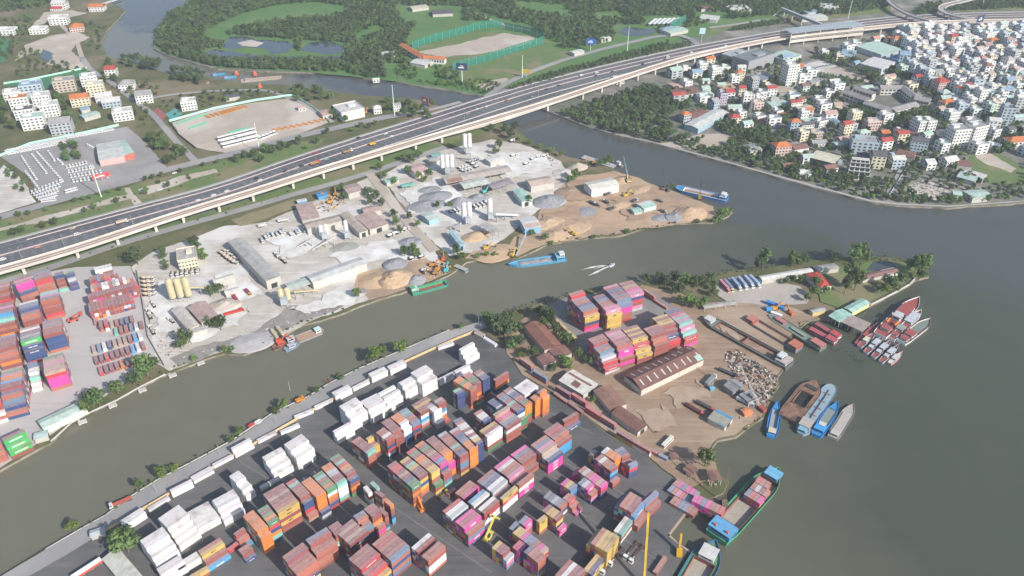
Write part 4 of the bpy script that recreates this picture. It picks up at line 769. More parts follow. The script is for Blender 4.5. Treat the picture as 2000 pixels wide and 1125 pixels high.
# ================================================================ boats and floating things
def pm(name, c, k=.8, **kw): return mat(name, c, .6, tuple(x * k for x in c), .4, dirt=kw.pop('dirt', .25), **kw)
HOLDR = pm('hold_red_oxide', (.24, .09, .075)); HOLDF = pm('hold_floor_grey', (.36, .32, .28)); DECKG = pm('deck_grey_green', (.2, .24, .2)); GRAVEL = mat('grey_gravel', (.3, .3, .31), .95, (.22, .22, .225), .4, bump=.1)
SAND = mat('sand_heap', (.48, .34, .22), .95, (.4, .28, .18), .25, bump=.1)
def outline(t, shape):
    if shape == 'ship': s = .86 + .14 * min(1, t / .15); b = 1 if t < .72 else max(.02, 1 - ((t - .72) / .28) ** 1.8)
    elif shape == 'boat': s = .72 + .28 * min(1, t / .2); b = 1 if t < .5 else max(.03, 1 - ((t - .5) / .5) ** 1.7)
    elif shape == 'round': s = math.sqrt(min(1, .15 + t / .1)); b = 1 if t < .84 else math.sqrt(max(.03, 1 - ((t - .84) / .165) ** 2))
    elif shape == 'pontoon': return 1.0 if .02 < t < .97 else .93
    else: s = .9 + .1 * min(1, t / .06); b = 1 if t < .86 else 1 - .62 * ((t - .86) / .14) ** 1.3
    return min(s, b)
def boat(name, label, cat, bow, stern, beam, free, hullc, deckm, shape='barge', hold=None, cabins=(), bulw=.6, group=None, wz=WATER_Z, trim=None, extra=None):
    zt = wz + free; A, B = P(*stern, zt), P(*bow, zt); d = B - A; Ln = d.length; rz = math.atan2(d.y, d.x)
    t0 = thing(name, label, cat, (A.x, A.y, wz), rz, group)
    ts = [0, .03, .08, .15, .25, .4, .5, .6, .7, .76, .82, .87, .91, .945, .975, 1.0]; hb = beam / 2
    if hold:
        for q in hold[:2]: ts.append(q)
        ts = sorted(set(ts))
    sheer = lambda t: free + (.9 if shape in ('ship', 'boat') else .25) * max(0, (t - .75) / .25) ** 2
    mb = MB(); n = len(ts)
    for sgn in (1, -1):
        up = [(t * Ln, sgn * hb * outline(t, shape), sheer(t) + bulw) for t in ts]
        lo = [(t * Ln * (.96 if t > .9 else 1) , sgn * hb * outline(t, shape) * .9, -.8) for t in ts]
        inn = [(t * Ln if t < .99 else t * Ln - .3, sgn * max(0.01, hb * outline(t, shape) - .22), sheer(t) + bulw) for t in ts]
        dk = [(q[0], q[1], q[2] - bulw) for q in inn]
        for a_, b_ in ((lo, up), (up, inn), (inn, dk)):
            mb.add(a_ + b_, [((i, i + 1, n + i + 1, n + i) if sgn < 0 else (i + 1, i, n + i, n + i + 1)) for i in range(n - 1)])
    h0 = hb * outline(0, shape); mb.add([(0, -h0, sheer(0) + bulw), (0, h0, sheer(0) + bulw), (0, h0 * .9, -.8), (0, -h0 * .9, -.8)], [(0, 1, 2, 3)]); mb.box(.12, 0, free - .05, .22, 2 * h0, bulw + .05)
    mb.obj('hull', pm('hull_%02d%02d%02d' % tuple(int(x * 99) for x in hullc), hullc), t0)
    if trim:
        m2 = MB()
        for sgn in (1, -1):
            for i in range(n - 1):
                a_, b_ = ((ts[j] * Ln, sgn * (hb * outline(ts[j], shape) + .04), sheer(ts[j]) + bulw - .1) for j in (i, i + 1)); m2.bar(a_, b_, .25, .35)
        m2.obj('rubbing_strake', pm('trim_%02d%02d%02d' % tuple(int(x * 99) for x in trim), trim), t0)
    mb = MB(); hw = hb * hold[2] if hold else 0
    for i in range(n - 1):
        a, b = ts[i], ts[i + 1]; ya, yb = (max(.01, hb * outline(q, shape) - .22) for q in (a, b)); za, zb = sheer(a), sheer(b)
        if hold and a >= hold[0] - 1e-6 and b <= hold[1] + 1e-6:
            for s in (1, -1):
                vs = [(a * Ln, s * hw, za), (b * Ln, s * hw, zb), (b * Ln, s * max(yb, hw), zb), (a * Ln, s * max(ya, hw), za)]; mb.add(vs, [(0, 1, 2, 3) if s > 0 else (3, 2, 1, 0)])
        else: mb.add([(a * Ln, -ya, za), (b * Ln, -yb, zb), (b * Ln, yb, zb), (a * Ln, ya, za)], [(0, 1, 2, 3)])
    mb.obj('deck', deckm, t0)
    if hold:
        x0, x1, fl = hold[0] * Ln, hold[1] * Ln, free - hold[3]; zt_ = free + .55; m2 = MB()
        for s in (1, -1): m2.box((x0 + x1) / 2, s * (hw + .06), fl, x1 - x0 + .3, .14, zt_ - fl)
        for x in (x0, x1): m2.box(x, 0, fl, .14, 2 * hw, zt_ - fl)
        if len(hold) > 5: m2.box(x0 + (x1 - x0) * hold[5], 0, fl, .2, 2 * hw, zt_ - fl)
        m2.obj('hold_coaming', hold[4][0], t0)
        MB().box((x0 + x1) / 2, 0, fl - .1, x1 - x0, 2 * hw, .12).obj('hold_floor', hold[4][1], t0)
    for (ct, cl, cw, ch, wallc, roofc, *ex) in cabins:
        x = ct * Ln; z = sheer(ct); w = beam * cw
        cb = MB().box(x, 0, z - .05, cl, w, ch).obj('deckhouse', pm('house_%02d%02d%02d' % tuple(int(q * 99) for q in wallc), wallc), t0)
        MB().box(x, 0, z - .05 + ch, cl + .5, w + .5, .16).obj('roof', pm('houseroof_%02d%02d%02d' % tuple(int(q * 99) for q in roofc), roofc), cb)
        for s in (-1, 1): MB().box(x, s * (w / 2 + .01), z + ch * .45, cl * .75, .04, ch * .3).obj('window', GLASS, cb)
        for s in (-1, 1): MB().box(x + s * (cl / 2 + .01), 0, z + ch * .45, .04, w * .75, ch * .3).obj('window', GLASS, cb)
        for e in ex:
            if e == 'mast': MB().cyl((x, 0, z + ch), (x, 0, z + ch + 3.5), .08, .05, 5).obj('mast', STEEL, t0)
            if e == 'funnels':
                for s in (-1, 1): MB().box(x - cl * .25, s * w * .28, z + ch + .1, 1.5, 1.5, 1.2, top=(.8, .8)).obj('funnel', pm('funnel_orange', (.5, .15, .08)), cb)
    if extra: extra(t0, Ln, hb, sheer)
    return t0
def heap(label, px, py, r, h, m, z0=0.0, parts=3, stretch=1.0, ang=0, group=None, cat='heap', name='aggregate_heap'):
    """rounded conical heap of loose material with slumped lobes"""
    q = P(px, py, z0) if not isinstance(px, Vector) else px; mb = MB(); N, K = 22, 9
    cs = [(0, 0, 1.0)] + [(random.uniform(-.55, .55) * r * stretch, random.uniform(-.4, .4) * r, random.uniform(.45, .8)) for _ in range(parts)]
    vs = []; sd_ = random.random() * 99
    for k in range(K + 1):
        for i in range(N):
            a = 2 * math.pi * i / N; rr = r * k / K * (1 + .12 * noise.noise(Vector((math.cos(a) * 1.5, math.sin(a) * 1.5, sd_))))
            x, y = rr * math.cos(a) * stretch, rr * math.sin(a); z = 0
            for cx, cy, s in cs: z = max(z, h * s * (1 - min(1, math.hypot((x - cx) / stretch, y - cy) / (r * (.5 + .5 * s)))) ** .9)
            z *= (1 + .15 * noise.noise(Vector((x * .4, y * .4, sd_)))); z = z if k < K else -.15
            vs.append((x, y, z))
    fs = [(k * N + i, k * N + (i + 1) % N, (k + 1) * N + (i + 1) % N, (k + 1) * N + i)[::-1] for k in range(K) for i in range(N)]
    mb.add(vs, fs)
    return mb.obj(name, m, loc=(q.x, q.y, z0), rz=ang, label=label, cat=cat, group=group)
WHT, REDD, BLUE, LBL, GRN = (.72, .72, .7), (.36, .085, .075), (.03, .2, .55), (.08, .36, .58), (.06, .3, .14)
BLUD = pm('deck_blue', (.05, .26, .5)); DRED = pm('deck_red', (.33, .08, .07)); DGRY = pm('deck_grey', (.33, .34, .34)); DBEI = pm('deck_beige', (.42, .38, .33)); DRUS = RUST; DLB = pm('deck_light_blue', (.1, .36, .56)); DGRN = pm('deck_green', (.09, .25, .13))
def rel(t, x, y, z=0): return t.matrix_basis @ Vector((x, y, z))
b1 = boat('cargo_vessel', 'light blue cargo vessel loaded with grey gravel under way in the river', 'cargo vessel', (992, 518), (1104, 503), 9.5, 1.2, LBL, DLB, 'ship', (.2, .8, .78, .9, (pm('coaming_lightblue', (.12, .4, .6)), HOLDF)), [(.1, 6.5, .8, 3.2, (.1, .4, .62), (.3, .5, .62), 'mast'), (.07, 4, .5, 5.4, WHT, (.62, .66, .68))], .8)
d1 = math.atan2((P(992, 518) - P(1104, 503)).y, (P(992, 518) - P(1104, 503)).x)
for x, y, r in ((1022, 514, 5.0), (1043, 511, 5.0), (1062, 508.5, 4.6)): heap('grey gravel heap in the hold of the light blue cargo vessel', x, y, r, 1.5, GRAVEL, -.9, 1, 1.5, d1, 'gravel heaps in the vessel')
b2 = boat('cargo_vessel', 'bright blue cargo barge with white wheelhouse moored at the sand spit', 'cargo vessel', (1320, 366), (1421, 389), 10, 2.0, BLUE, BLUD, 'barge', (.2, .84, .78, 1.4, (WHITEM, pm('hold_sand', (.3, .2, .14)))), [(.08, 6, .8, 3.0, (.05, .3, .6), (.5, .6, .7)), (.08, 4, .5, 5.2, WHT, WHT, 'mast')], .8, trim=(.75, .75, .74))
boat('flat_barge', 'long pale grey flat barge moored off the plant in the side channel', 'barge', (1138, 306), (1200, 325), 9, 1.1, (.33, .33, .33), mat('barge_deck_pale', (.4, .39, .37), .9, (.34, .33, .31), .3), 'pontoon', bulw=.25)
boat('pusher_tug', 'small grey pusher tug behind the pale flat barge', 'tug', (1196, 316), (1216, 324), 5, 1.3, (.2, .2, .2), DGRY, 'boat', None, [(.4, 4, .6, 2.8, WHT, (.5, .5, .5), 'mast')], .5)
boat('cargo_vessel', 'green cargo vessel with red brown hold moored below the sand heaps', 'cargo vessel', (877, 551), (803, 571), 8.5, 1.5, GRN, DGRN, 'barge', (.2, .9, .74, 1.2, (pm('coaming_green', (.08, .34, .16)), pm('hold_brown', (.3, .13, .09)))), [(.09, 5, .7, 2.8, (.08, .36, .18), (.5, .62, .55)), (.05, 3, .5, 4.2, WHT, (.1, .4, .2))], .7, trim=(.1, .25, .5))
boat('covered_boat', 'small boat with a grey canopy moored by the bushes', 'boat', (888, 521), (912, 531), 4.5, .8, (.25, .35, .3), DGRY, 'barge', None, [(.5, 12.0, .8, 1.8, (.2, .3, .27), (.42, .4, .36))], .3)
boat('work_pontoon', 'sand-decked pontoon barge at the dust plant shore', 'barge', (631, 643), (578, 664), 9, .9, (.33, .36, .4), pm('deck_sand', (.45, .3, .2)), 'barge', None, [(.8, 4, .45, 2.4, (.6, .62, .6), (.55, .72, .68))], .3)
boat('work_pontoon', 'rusty pontoon carrying a red machine at the dust plant shore', 'barge', (580, 661), (531, 678), 9, .9, (.28, .16, .12), RUST, 'pontoon', None, [(.35, 4.5, .35, 2.2, (.5, .08, .05), (.6, .12, .07)), (.75, 5, .4, 3.0, (.45, .47, .5), (.5, .5, .52))], .25)
boat('tug', 'small grey and blue tug alongside the rusty pontoon', 'tug', (586, 669), (556, 684), 5, 1.0, (.2, .28, .42), DGRY, 'boat', None, [(.45, 5, .6, 2.4, (.5, .52, .55), (.45, .46, .5), 'mast')], .5)
# ---- slipway barges
MUD = 0.05
boat('river_barge', 'long dark barge with empty red oxide hold drawn up on the slipway', 'barge', (1378, 622), (1543, 712), 12.5, 3.0, (.1, .11, .115), pm('deck_dark_green', (.16, .2, .18)), 'barge', (.17, .85, .74, 2.4, (HOLDR, pm('hold_floor_pink', (.45, .26, .22))), .5), [(.07, 8, .75, 2.2, WHT, (.5, .42, .4)), (.1, 4, .5, 4.6, (.5, .55, .6), (.6, .62, .63), 'mast'), (.95, 6, .45, 2.0, WHT, (.6, .6, .58))], .8, wz=-.9, group='barges on the slipway', trim=(.3, .36, .32))
boat('river_barge', 'grey barge with orange red wheelhouses at both ends on the slipway', 'barge', (1463, 623), (1561, 681), 9.5, 2.4, (.14, .17, .21), pm('deck_mud', (.2, .19, .18)), 'barge', (.2, .86, .74, 1.4, (pm('coaming_orange', (.42, .17, .1)), DGRY)), [(.08, 7, .8, 2.4, (.5, .14, .08), (.5, .17, .1)), (.94, 6, .7, 2.2, (.5, .1, .07), (.5, .2, .15))], .6, wz=-1.2, group='barges on the slipway')
boat('river_barge', 'weedy green decked barge lying between the slipway barges', 'barge', (1502, 614), (1608, 680), 9, 2.0, (.13, .17, .14), DECKG, 'barge', None, [(.1, 9, .62, 2.3, (.5, .3, .26), (.5, .2, .17)), (.78, 8, .4, 1.6, (.45, .2, .17), (.46, .2, .18)), (.45, 12, .25, 1.0, (.2, .26, .2), (.26, .32, .25))], .4, wz=-1.4, group='barges on the slipway')
boat('river_barge', 'red roofed narrow barge beside the floating weeds', 'barge', (1575, 640), (1632, 670), 5.5, 1.5, (.3, .12, .14), DRED, 'barge', None, [(.15, 7, .9, 2.4, WHT, (.46, .09, .1)), (.62, 12, .7, 1.5, (.4, .14, .15), (.42, .1, .11))], .4)
boat('river_barge', 'second red roofed narrow barge beside the floating weeds', 'barge', (1588, 631), (1638, 661), 5.0, 1.5, (.3, .12, .14), DRED, 'barge', None, [(.14, 7, .9, 2.6, WHT, (.48, .07, .08)), (.62, 12, .7, 1.5, (.4, .14, .15), (.36, .1, .12))], .4)
# ---- patrol ships
def orange_boats(t0, Ln, hb, sheer):
    for s in (-1, 1):
        MB().cyl((Ln * .24, s * hb * .55, sheer(.2) + 2.2), (Ln * .33, s * hb * .55, sheer(.2) + 2.2), .9, .75, 8).obj('lifeboat', pm('lifeboat_orange', (.62, .2, .03)), t0)
boat('patrol_ship', 'largest white patrol ship with dark red decks and orange lifeboats', 'patrol ship', (1795, 582), (1718, 655), 11, 2.6, WHT, DRED, 'ship', None, [(.62, 15, .74, 2.4, WHT, (.36, .09, .08)), (.42, 7, .5, 4.4, (.6, .6, .6), (.55, .55, .55), 'mast'), (.15, 6, .55, 2.2, (.5, .5, .5), (.32, .1, .1))], .8, group='patrol fleet', extra=orange_boats)
boat('patrol_ship', 'white patrol boat with long ribbed grey awning', 'patrol ship', (1799, 607), (1740, 661), 7, 1.9, WHT, DRED, 'ship', None, [(.68, 15, .8, 2.2, (.6, .6, .6), (.5, .53, .56)), (.3, 6, .7, 2.6, WHT, (.3, .33, .3)), (.12, 4, .6, 1.6, WHT, (.34, .09, .09))], .6, group='patrol fleet')
boat('patrol_ship', 'white patrol boat with open green grey foredeck', 'patrol ship', (1817, 624), (1760, 668), 8, 1.8, WHT, DECKG, 'ship', None, [(.3, 7, .7, 2.4, WHT, (.36, .08, .08)), (.12, 5, .6, 1.6, WHT, (.34, .09, .09))], .7, group='patrol fleet', trim=(.3, .06, .06))
boat('patrol_launch', 'red decked narrow launch moored beside the boathouse', 'launch', (1713, 632), (1672, 672), 3.6, 1.2, (.36, .1, .11), DRED, 'boat', None, [(.4, 4, .6, 1.6, (.4, .12, .12), (.38, .1, .1))], .4, group='patrol fleet')
boat('patrol_launch', 'launch with red decks and a cream wheelhouse roof', 'launch', (1712, 648), (1678, 677), 4.6, 1.3, (.4, .44, .5), DRED, 'boat', None, [(.38, 5, .65, 2.0, WHT, (.6, .58, .45))], .5, group='patrol fleet')
for bx, by, sx, sy in ((1726, 656, 1690, 689), (1741, 664, 1705, 698), (1756, 673, 1720, 707)):
    boat('patrol_launch', 'grey roofed launch with red stern deck in the rafted patrol row', 'launch', (bx, by), (sx, sy), 4.4, 1.3, (.4, .43, .48), DRED, 'boat', None, [(.55, 7, .7, 1.8, WHT, (.5, .53, .57)), (.3, 3, .6, 1.4, WHT, (.5, .52, .55))], .5, group='patrol fleet')
boat('patrol_launch', 'small white launch with red gunwale ending the rafted patrol row', 'launch', (1763, 687), (1737, 710), 4.0, 1.1, (.55, .3, .3), pm('deck_white', (.6, .6, .57)), 'boat', None, [(.45, 6, .75, 1.4, WHT, (.55, .55, .52))], .35, group='patrol fleet')
# ---- moored row off the scrap yard
boat('cargo_boat', 'bright blue open boat nearest the scrap yard shore', 'cargo boat', (1519, 784), (1506, 853), 7.6, 1.4, (.03, .22, .6), BLUD, 'boat', (.22, .78, .6, .9, (pm('coaming_blue', (.06, .3, .6)), DGRY)), [(.12, 4, .55, 1.8, (.06, .3, .62), (.6, .55, .4))], .5, group='boats moored off the scrap yard')
boat('wrecked_barge', 'broad rusted brown wreck of a barge with a black open hold', 'barge', (1596, 744), (1539, 817), 14.5, 2.2, (.2, .115, .09), RUST, 'ship', (.34, .66, .6, 1.8, (RUST, mat('flooded_hold', (.012, .016, .018), .15, (.05, .05, .045), 1.5)),), [(.8, 3, .5, .6, (.25, .18, .1), (.05, .05, .05))], .3, group='boats moored off the scrap yard')
def tank_pipes(t0, Ln, hb, sheer):
    m_ = MB(); m_.cyl((Ln * .3, 0, sheer(.5) + .5), (Ln * .88, 0, sheer(.5) + .5), .3, n=6)
    for t in (.36, .5, .64, .8): m_.cyl((Ln * t, -hb * .5, sheer(.5) + .5), (Ln * t, hb * .5, sheer(.5) + .5), .2, n=6)
    m_.obj('deck_pipes', RUST, t0)
boat('tanker_barge', 'faded grey blue tanker barge with rusty deck pipes', 'barge', (1627, 752), (1563, 847), 9.5, 1.5, (.25, .33, .4), mat('deck_faded_blue', (.3, .35, .38), .8, (.18, .34, .45), .12, dirt=.4), 'round', None, [(.16, 8, .72, 2.6, (.45, .42, .38), (.45, .4, .36)), (.06, 4, .5, 2, (.2, .4, .5), (.2, .42, .55))], .4, group='boats moored off the scrap yard', extra=tank_pipes)
boat('cargo_boat', 'vivid blue barge with flat grey covered hold', 'cargo boat', (1637, 785), (1594, 850), 8.5, 1.5, (.02, .25, .66), BLUD, 'boat', (.3, .76, .68, .1, (pm('coaming_blue2', (.05, .32, .7)), pm('cover_grey', (.24, .27, .25)))), [(.16, 6, .7, 2.4, (.04, .3, .68), (.05, .33, .7)), (.24, 3, .4, 2.8, WHT, (.6, .6, .58))], .5, group='boats moored off the scrap yard')
boat('cargo_boat', 'pale beige flat decked barge at the outer end of the row', 'cargo boat', (1666, 791), (1626, 855), 7.5, 1.4, (.38, .36, .33), DBEI, 'ship', None, [(.1, 4, .6, 1.8, (.45, .42, .4), (.5, .48, .44)), (.45, 20, .62, .5, (.44, .4, .36), (.46, .42, .38))], .45, group='boats moored off the scrap yard')
# ---- container ship at the quay and the next ship
boat('container_ship', 'green hulled river container ship with blue deckhouse, half loaded with boxes', 'container ship', (1521, 917), (1399, 1050), 15.0, 2.6, (.05, .3, .16), DGRN, 'ship', (.2, .84, .78, 2.2, (HOLDR, pm('hold_floor_pale', (.4, .36, .3))),), [(.09, 8.5, .88, 3.6, (.08, .34, .6), (.13, .36, .6), 'funnels'), (.9, 7, .55, 2.2, (.14, .4, .6), (.16, .42, .62))], .9, trim=(.1, .42, .24))
boat('container_ship', 'river ship with green foredeck, white bow house and empty hold at the quay', 'container ship', (1398, 1058), (1310, 1215), 15.5, 2.8, (.04, .12, .3), DGRN, 'ship', (.15, .74, .74, 2.2, (HOLDR, pm('hold_floor_pale', (.4, .36, .3))),), [(.82, 8, .52, 2.8, (.6, .6, .58), (.6, .59, .56))], .9, trim=(.06, .2, .42))
# hatch boards in the container ship's hold
pt = boat('pontoon', 'flat steel pontoon carrying two rows of pink and blue containers', 'pontoon', (1322, 949), (1404, 1003), 13, 1.5, (.12, .1, .1), RUST, 'pontoon', None, [], .15)
# ---- mooring platforms along the far bank
for x, y in ((392, 709), (337, 733), (278, 762), (220, 792), (161, 824)):
    q = P(x, y, -.4); t = thing('mooring_platform', 'square concrete mooring platform standing off the concrete yard bank', 'platform', (q.x, q.y, WATER_Z), R(36), 'mooring platforms')
    MB().box(0, 0, .9, 5.0, 3.6, .6).obj('slab', CONCL, t); MB().box(-1.5, 3.4, .9, 1.2, 3.4, .45).obj('gangway', CONCL, t)
    for a in (-1.6, 1.6):
        for b in (-1.1, 1.1): MB().cyl((a, b, -2.5), (a, b, .95), .25, n=6).obj('pile', CONC, t)
# ---- speedboat and its wake
sb = boat('speedboat', 'small white speedboat racing along the river', 'speedboat', (1201, 515), (1190, 520), 2.6, .6, WHT, pm('deck_white', (.6, .6, .57)), 'boat', None, [(.45, 1.8, .6, .9, WHT, (.4, .5, .6))], .2)
FOAM = mat('foam', (.72, .73, .7), .8, (.5, .5, .45), 1.2)
def foam(pts, w0, w1, label):
    line = smooth_line([P(x, y, WATER_Z) for x, y in pts], 1.5, 3); n = len(line); mb = MB(); vs = []
    for i, q in enumerate(line):
        t = i / (n - 1); d = (line[min(n - 1, i + 1)] - line[max(0, i - 1)]).normalized(); nn = Vector((-d.y, d.x, 0)); w = (w0 + (w1 - w0) * t) * (1 + .6 * noise.noise(Vector((i * .7, w0, 0)))) * (1 if t < .6 else max(.06, (1 - t) / .4))
        vs += [tuple(q + nn * w + Vector((0, 0, .03))), tuple(q - nn * w + Vector((0, 0, .03)))]
    mb.add(vs, [(2 * i, 2 * i + 2, 2 * i + 3, 2 * i + 1) for i in range(n - 1)]); mb.obj('boat_wake', FOAM, kind='stuff', label=label, cat='wake')
foam([(1190, 520), (1178, 525), (1164, 532), (1148, 539)], .7, 1.1, 'white foam wake arm behind the speedboat')
foam([(1188, 519), (1170, 519), (1152, 523), (1134, 527)], .6, .9, 'upper white foam wake arm behind the speedboat')
foam([(1188, 518.5), (1172, 521.5), (1158, 526)], .35, .5, 'short middle foam streak behind the speedboat')
# ---- creek boats
for bx, by, sx, sy, bm_, hc, dk, lb in ((551, 150, 470, 158, 9, (.45, .38, .33), pm('deck_tan', (.5, .36, .27)), 'pale tan barge with orange machines moored in the upper creek'), (440, 143, 415, 147, 5, (.06, .25, .5), DLB, 'blue river boat moored among others in the upper creek'), (462, 149, 438, 152, 5, (.1, .3, .5), DLB, 'second blue river boat beside the tan creek barge'), (428, 160, 402, 163, 5, (.45, .1, .09), DRED, 'red boat pulled in at the upper creek bank')):
    boat('creek_boat', lb, 'boat', (bx, by), (sx, sy), bm_, 1.2, hc, dk, 'barge', None, [(.15, 4, .6, 2.0, (.5, .5, .5), hc)], .4)
for x, y in ((462, 146), (498, 147), (508, 172)):
    q = P(x, y, -.6); t = thing('dredge_cone', 'orange red conical hopper standing on the creek barges', 'hopper', q, 0, 'orange creek hoppers')
    MB().cyl((0, 0, 0), (0, 0, 2.2), 3.0, 3.0, 8).obj('drum', pm('hopper_red', (.6, .12, .06)), t); MB().cyl((0, 0, 2.2), (0, 0, 6.5), 2.6, .4, 8).obj('cone', pm('hopper_red', (.6, .12, .06)), t)
# ================================================================ sheds, plants, machines, yards
def rect3(A, B, C, h):
    a, b, c = P(*A, h), P(*B, h), P(*C, h); d = (b - a); L = d.length; d.normalize(); n = Vector((-d.y, d.x, 0)); w = (c - b).dot(n)
    ctr = (a + b) / 2 + n * w / 2; return ctr, math.atan2(d.y, d.x), L, abs(w)
def shed(label, A, B, C, h, rise, roofc, wallc, cat='shed', name='shed', flat=False, sky=0, open_=False, windows=0, group=None, hip=0, ridge_across=False, patches=()):
    ctr, rz, L, w = rect3(A, B, C, h)
    if ridge_across: L, w, rz = w, L, rz + math.pi / 2
    t = thing(name, label, cat, (ctr.x, ctr.y, 0), rz, group)
    if open_:
        for sx in (-1, -.33, .33, 1):
            for sy in (-1, 1): MB().box(sx * (L / 2 - .5), sy * (w / 2 - .5), 0, .35, .35, h).obj('column', STEEL, t)
    else:
        mb = MB().box(0, 0, -.1, L - .6, w - .6, h)
        if rise and not hip:
            for s in (-1, 1): mb.add([(s * (L / 2 - .3), -(w / 2 - .3), h - .1), (s * (L / 2 - .3), w / 2 - .3, h - .1), (s * (L / 2 - .3), 0, h + rise - .15)], [(0, 1, 2) if s > 0 else (2, 1, 0)])
        mb.obj('wall', WALLP, t, color=wallc)
        if windows:
            nst = max(1, int(h // 3.2)); nx = windows
            for st_ in range(nst):
                for i in range(nx):
                    for sy in (-1, 1):
                        MB().box(-L / 2 + (i + .5) * L / nx, sy * (w / 2 - .28), st_ * 3.2 + 1.0, L / nx * .5, .1, 1.3).obj('window', GLASS, t)
        else:
            MB().box(L / 2 - .28, 0, 0, .12, min(5, w * .4), min(4.5, h * .75)).obj('door', DARK, t)
    if flat:
        r = MB().box(0, 0, h - .08, L, w, .3).obj('roof', ROOFP, t, color=roofc)
        m2 = MB()
        for s in (-1, 1): m2.box(s * (L / 2 - .12), 0, h + .22, .24, w, .7); m2.box(0, s * (w / 2 - .12), h + .22, L - .48, .24, .7)
        m2.obj('parapet', WALLP, r, color=wallc)
        MB().box(L * .15, w * .1, h + .2, L * .3, w * .3, 1.8).obj('roof_hut', WALLP, r, color=wallc)
    else:
        r = MB().gable(0, 0, h, L - .6, w - .6, rise, hip=hip).obj('roof', ROOFP, t, color=roofc)
        for i in range(sky):
            x = -L / 2 + (i + .5) * L / sky + random.uniform(-1, 1)
            for s in (-1, 1):
                y0, y1 = sorted((s * w * .12, s * w * .38)); zz = lambda y: h + rise * (1 - abs(y) / (w / 2)) + .21
                MB().add([(x - .5, y0, zz(y0)), (x + .5, y0, zz(y0)), (x + .5, y1, zz(y1)), (x - .5, y1, zz(y1))], [(0, 1, 2, 3)]).obj('skylight', CONCL, r)
        for (u0, u1, v0, v1, c) in patches:
            zz = lambda y: h + rise * (1 - abs(y) / (w / 2)) + .2
            ys = sorted((v0 * w / 2, v1 * w / 2)); MB().add([(u0 * L / 2, ys[0], zz(ys[0])), (u1 * L / 2, ys[0], zz(ys[0])), (u1 * L / 2, ys[1], zz(ys[1])), (u0 * L / 2, ys[1], zz(ys[1]))], [(0, 1, 2, 3)]).obj('roof_patch', ROOFP, r, color=c)
    return t
GR, BE, PK, WH_, MT, BR = (.42, .42, .4), (.44, .38, .32), (.46, .34, .31), (.66, .66, .62), (.36, .56, .48), (.2, .1, .085)
WC = (.5, .48, .44)
shed('longest grey roofed hall of the dusty batching plant', (446, 473), (519, 549), (549, 539), 9, 1.6, GR, WC)
shed('pale grey shed with long low roof beside the sand heaps', (611, 553), (717, 515), (703.6, 502), 7, 1.0, (.56, .57, .55), (.62, .6, .5))
shed('pale green annex roof at the end of the low grey shed', (566, 568), (611, 553), (600, 540), 5, .6, (.5, .56, .5), WC, open_=True)
shed('cream three storey office block with flat roof and trees beside it', (346, 511), (384, 504), (376, 482), 10, 0, (.46, .44, .42), (.7, .64, .48), 'office', 'office_building', True, windows=6)
shed('small cream roofed store in the dust plant', (419, 555), (460, 543), (458, 533), 5, .7, (.7, .68, .58), WC)
shed('small white store beside a round bush in the dust plant', (440, 575), (468, 568), (464, 560), 4.5, .5, (.66, .64, .58), WC)
shed('low barn with half pale half pinkish roof', (334, 606), (366, 643), (389, 633), 6, 1.6, (.56, .52, .47), WC, patches=((.1, .98, -.95, .95, PK),))
shed('pinkish brown roofed barn beside the low barn', (366.4, 600.7), (393, 631), (431, 620), 7, 1.8, PK, WC)
shed('small grey lean-to below the two barns', (372, 652), (405, 642), (396, 632), 4, .5, GR, WC)
shed('beige roofed shed behind the batching silos', (600, 448), (668, 431), (661, 419), 7, 1.0, BE, WC)
shed('pink grey roof strip behind the machine repair yard', (590, 431), (625, 424), (606, 394), 5, .8, PK, WC)
shed('long beige roof beside the plant lane', (663, 419), (701, 455), (720, 450), 6, 1.2, BE, WC)
shed('broad pinkish roof beside the plant lane', (693, 424), (722, 449), (763, 440), 6, 1.4, PK, WC)
shed('small broken pink roof among trees', (712, 417), (745, 410), (738, 399), 5, .9, PK, WC)
shed('dusty pink workshop roof by the lane entrance', (680, 379), (710, 371), (700, 356), 6, 1.0, (.42, .33, .3), WC)
shed('white walled workshop with pale pink roof among trees', (812, 341), (838, 334), (823, 317), 6, 1.5, (.55, .38, .36), (.7, .66, .6))
shed('low mint roof shelter beside the workshop trees', (755, 358), (780, 351), (775, 344), 4, .5, MT, WC)
shed('tiny mint canopy near the grey gravel', (786, 366), (810, 361), (808, 355), 4, .4, (.2, .5, .42), WC, open_=True)
shed('long dusty beige roof along the gravel bays, upper of two', (872, 359), (1001, 335), (996, 321), 7, 1.0, (.5, .44, .39), WC, open_=True, patches=((-.95, -.5, -.95, -.1, (.36, .22, .17)), (-.3, .2, -.95, .95, (.58, .56, .5))))
shed('long pale green roof along the gravel bays', (907, 369), (958, 358), (954, 344), 7, .9, (.55, .58, .52), WC, open_=True)
shed('purple grey roof strip with mint edge along the gravel bays', (963, 370), (1005, 358), (998, 346), 6, .8, (.33, .29, .3), (.4, .6, .55), open_=True)
shed('beige ridge roof barn by the plant hedge', (1037, 364.5), (1083, 356), (1074, 342.5), 7, 1.5, (.52, .42, .36), WC)
shed('mint and white roofed shed standing end-on to the gravel', (1001, 371), (1019, 394), (1038.5, 390), 6, 1.0, MT, (.55, .6, .58), patches=((-.25, .25, -.95, .95, (.62, .6, .58)),))
shed('big white metal shed on the spit', (1155.5, 372), (1210, 361), (1192, 347), 8, 1.6, (.64, .63, .56), (.74, .73, .7), sky=0)
shed('blue walled shed with white and pink roof by the shore bay', (1025, 447), (1057, 442), (1042, 422), 7, 1.0, (.62, .62, .6), (.25, .45, .6), patches=((-.9, .9, -.95, -.3, (.56, .4, .36)),))
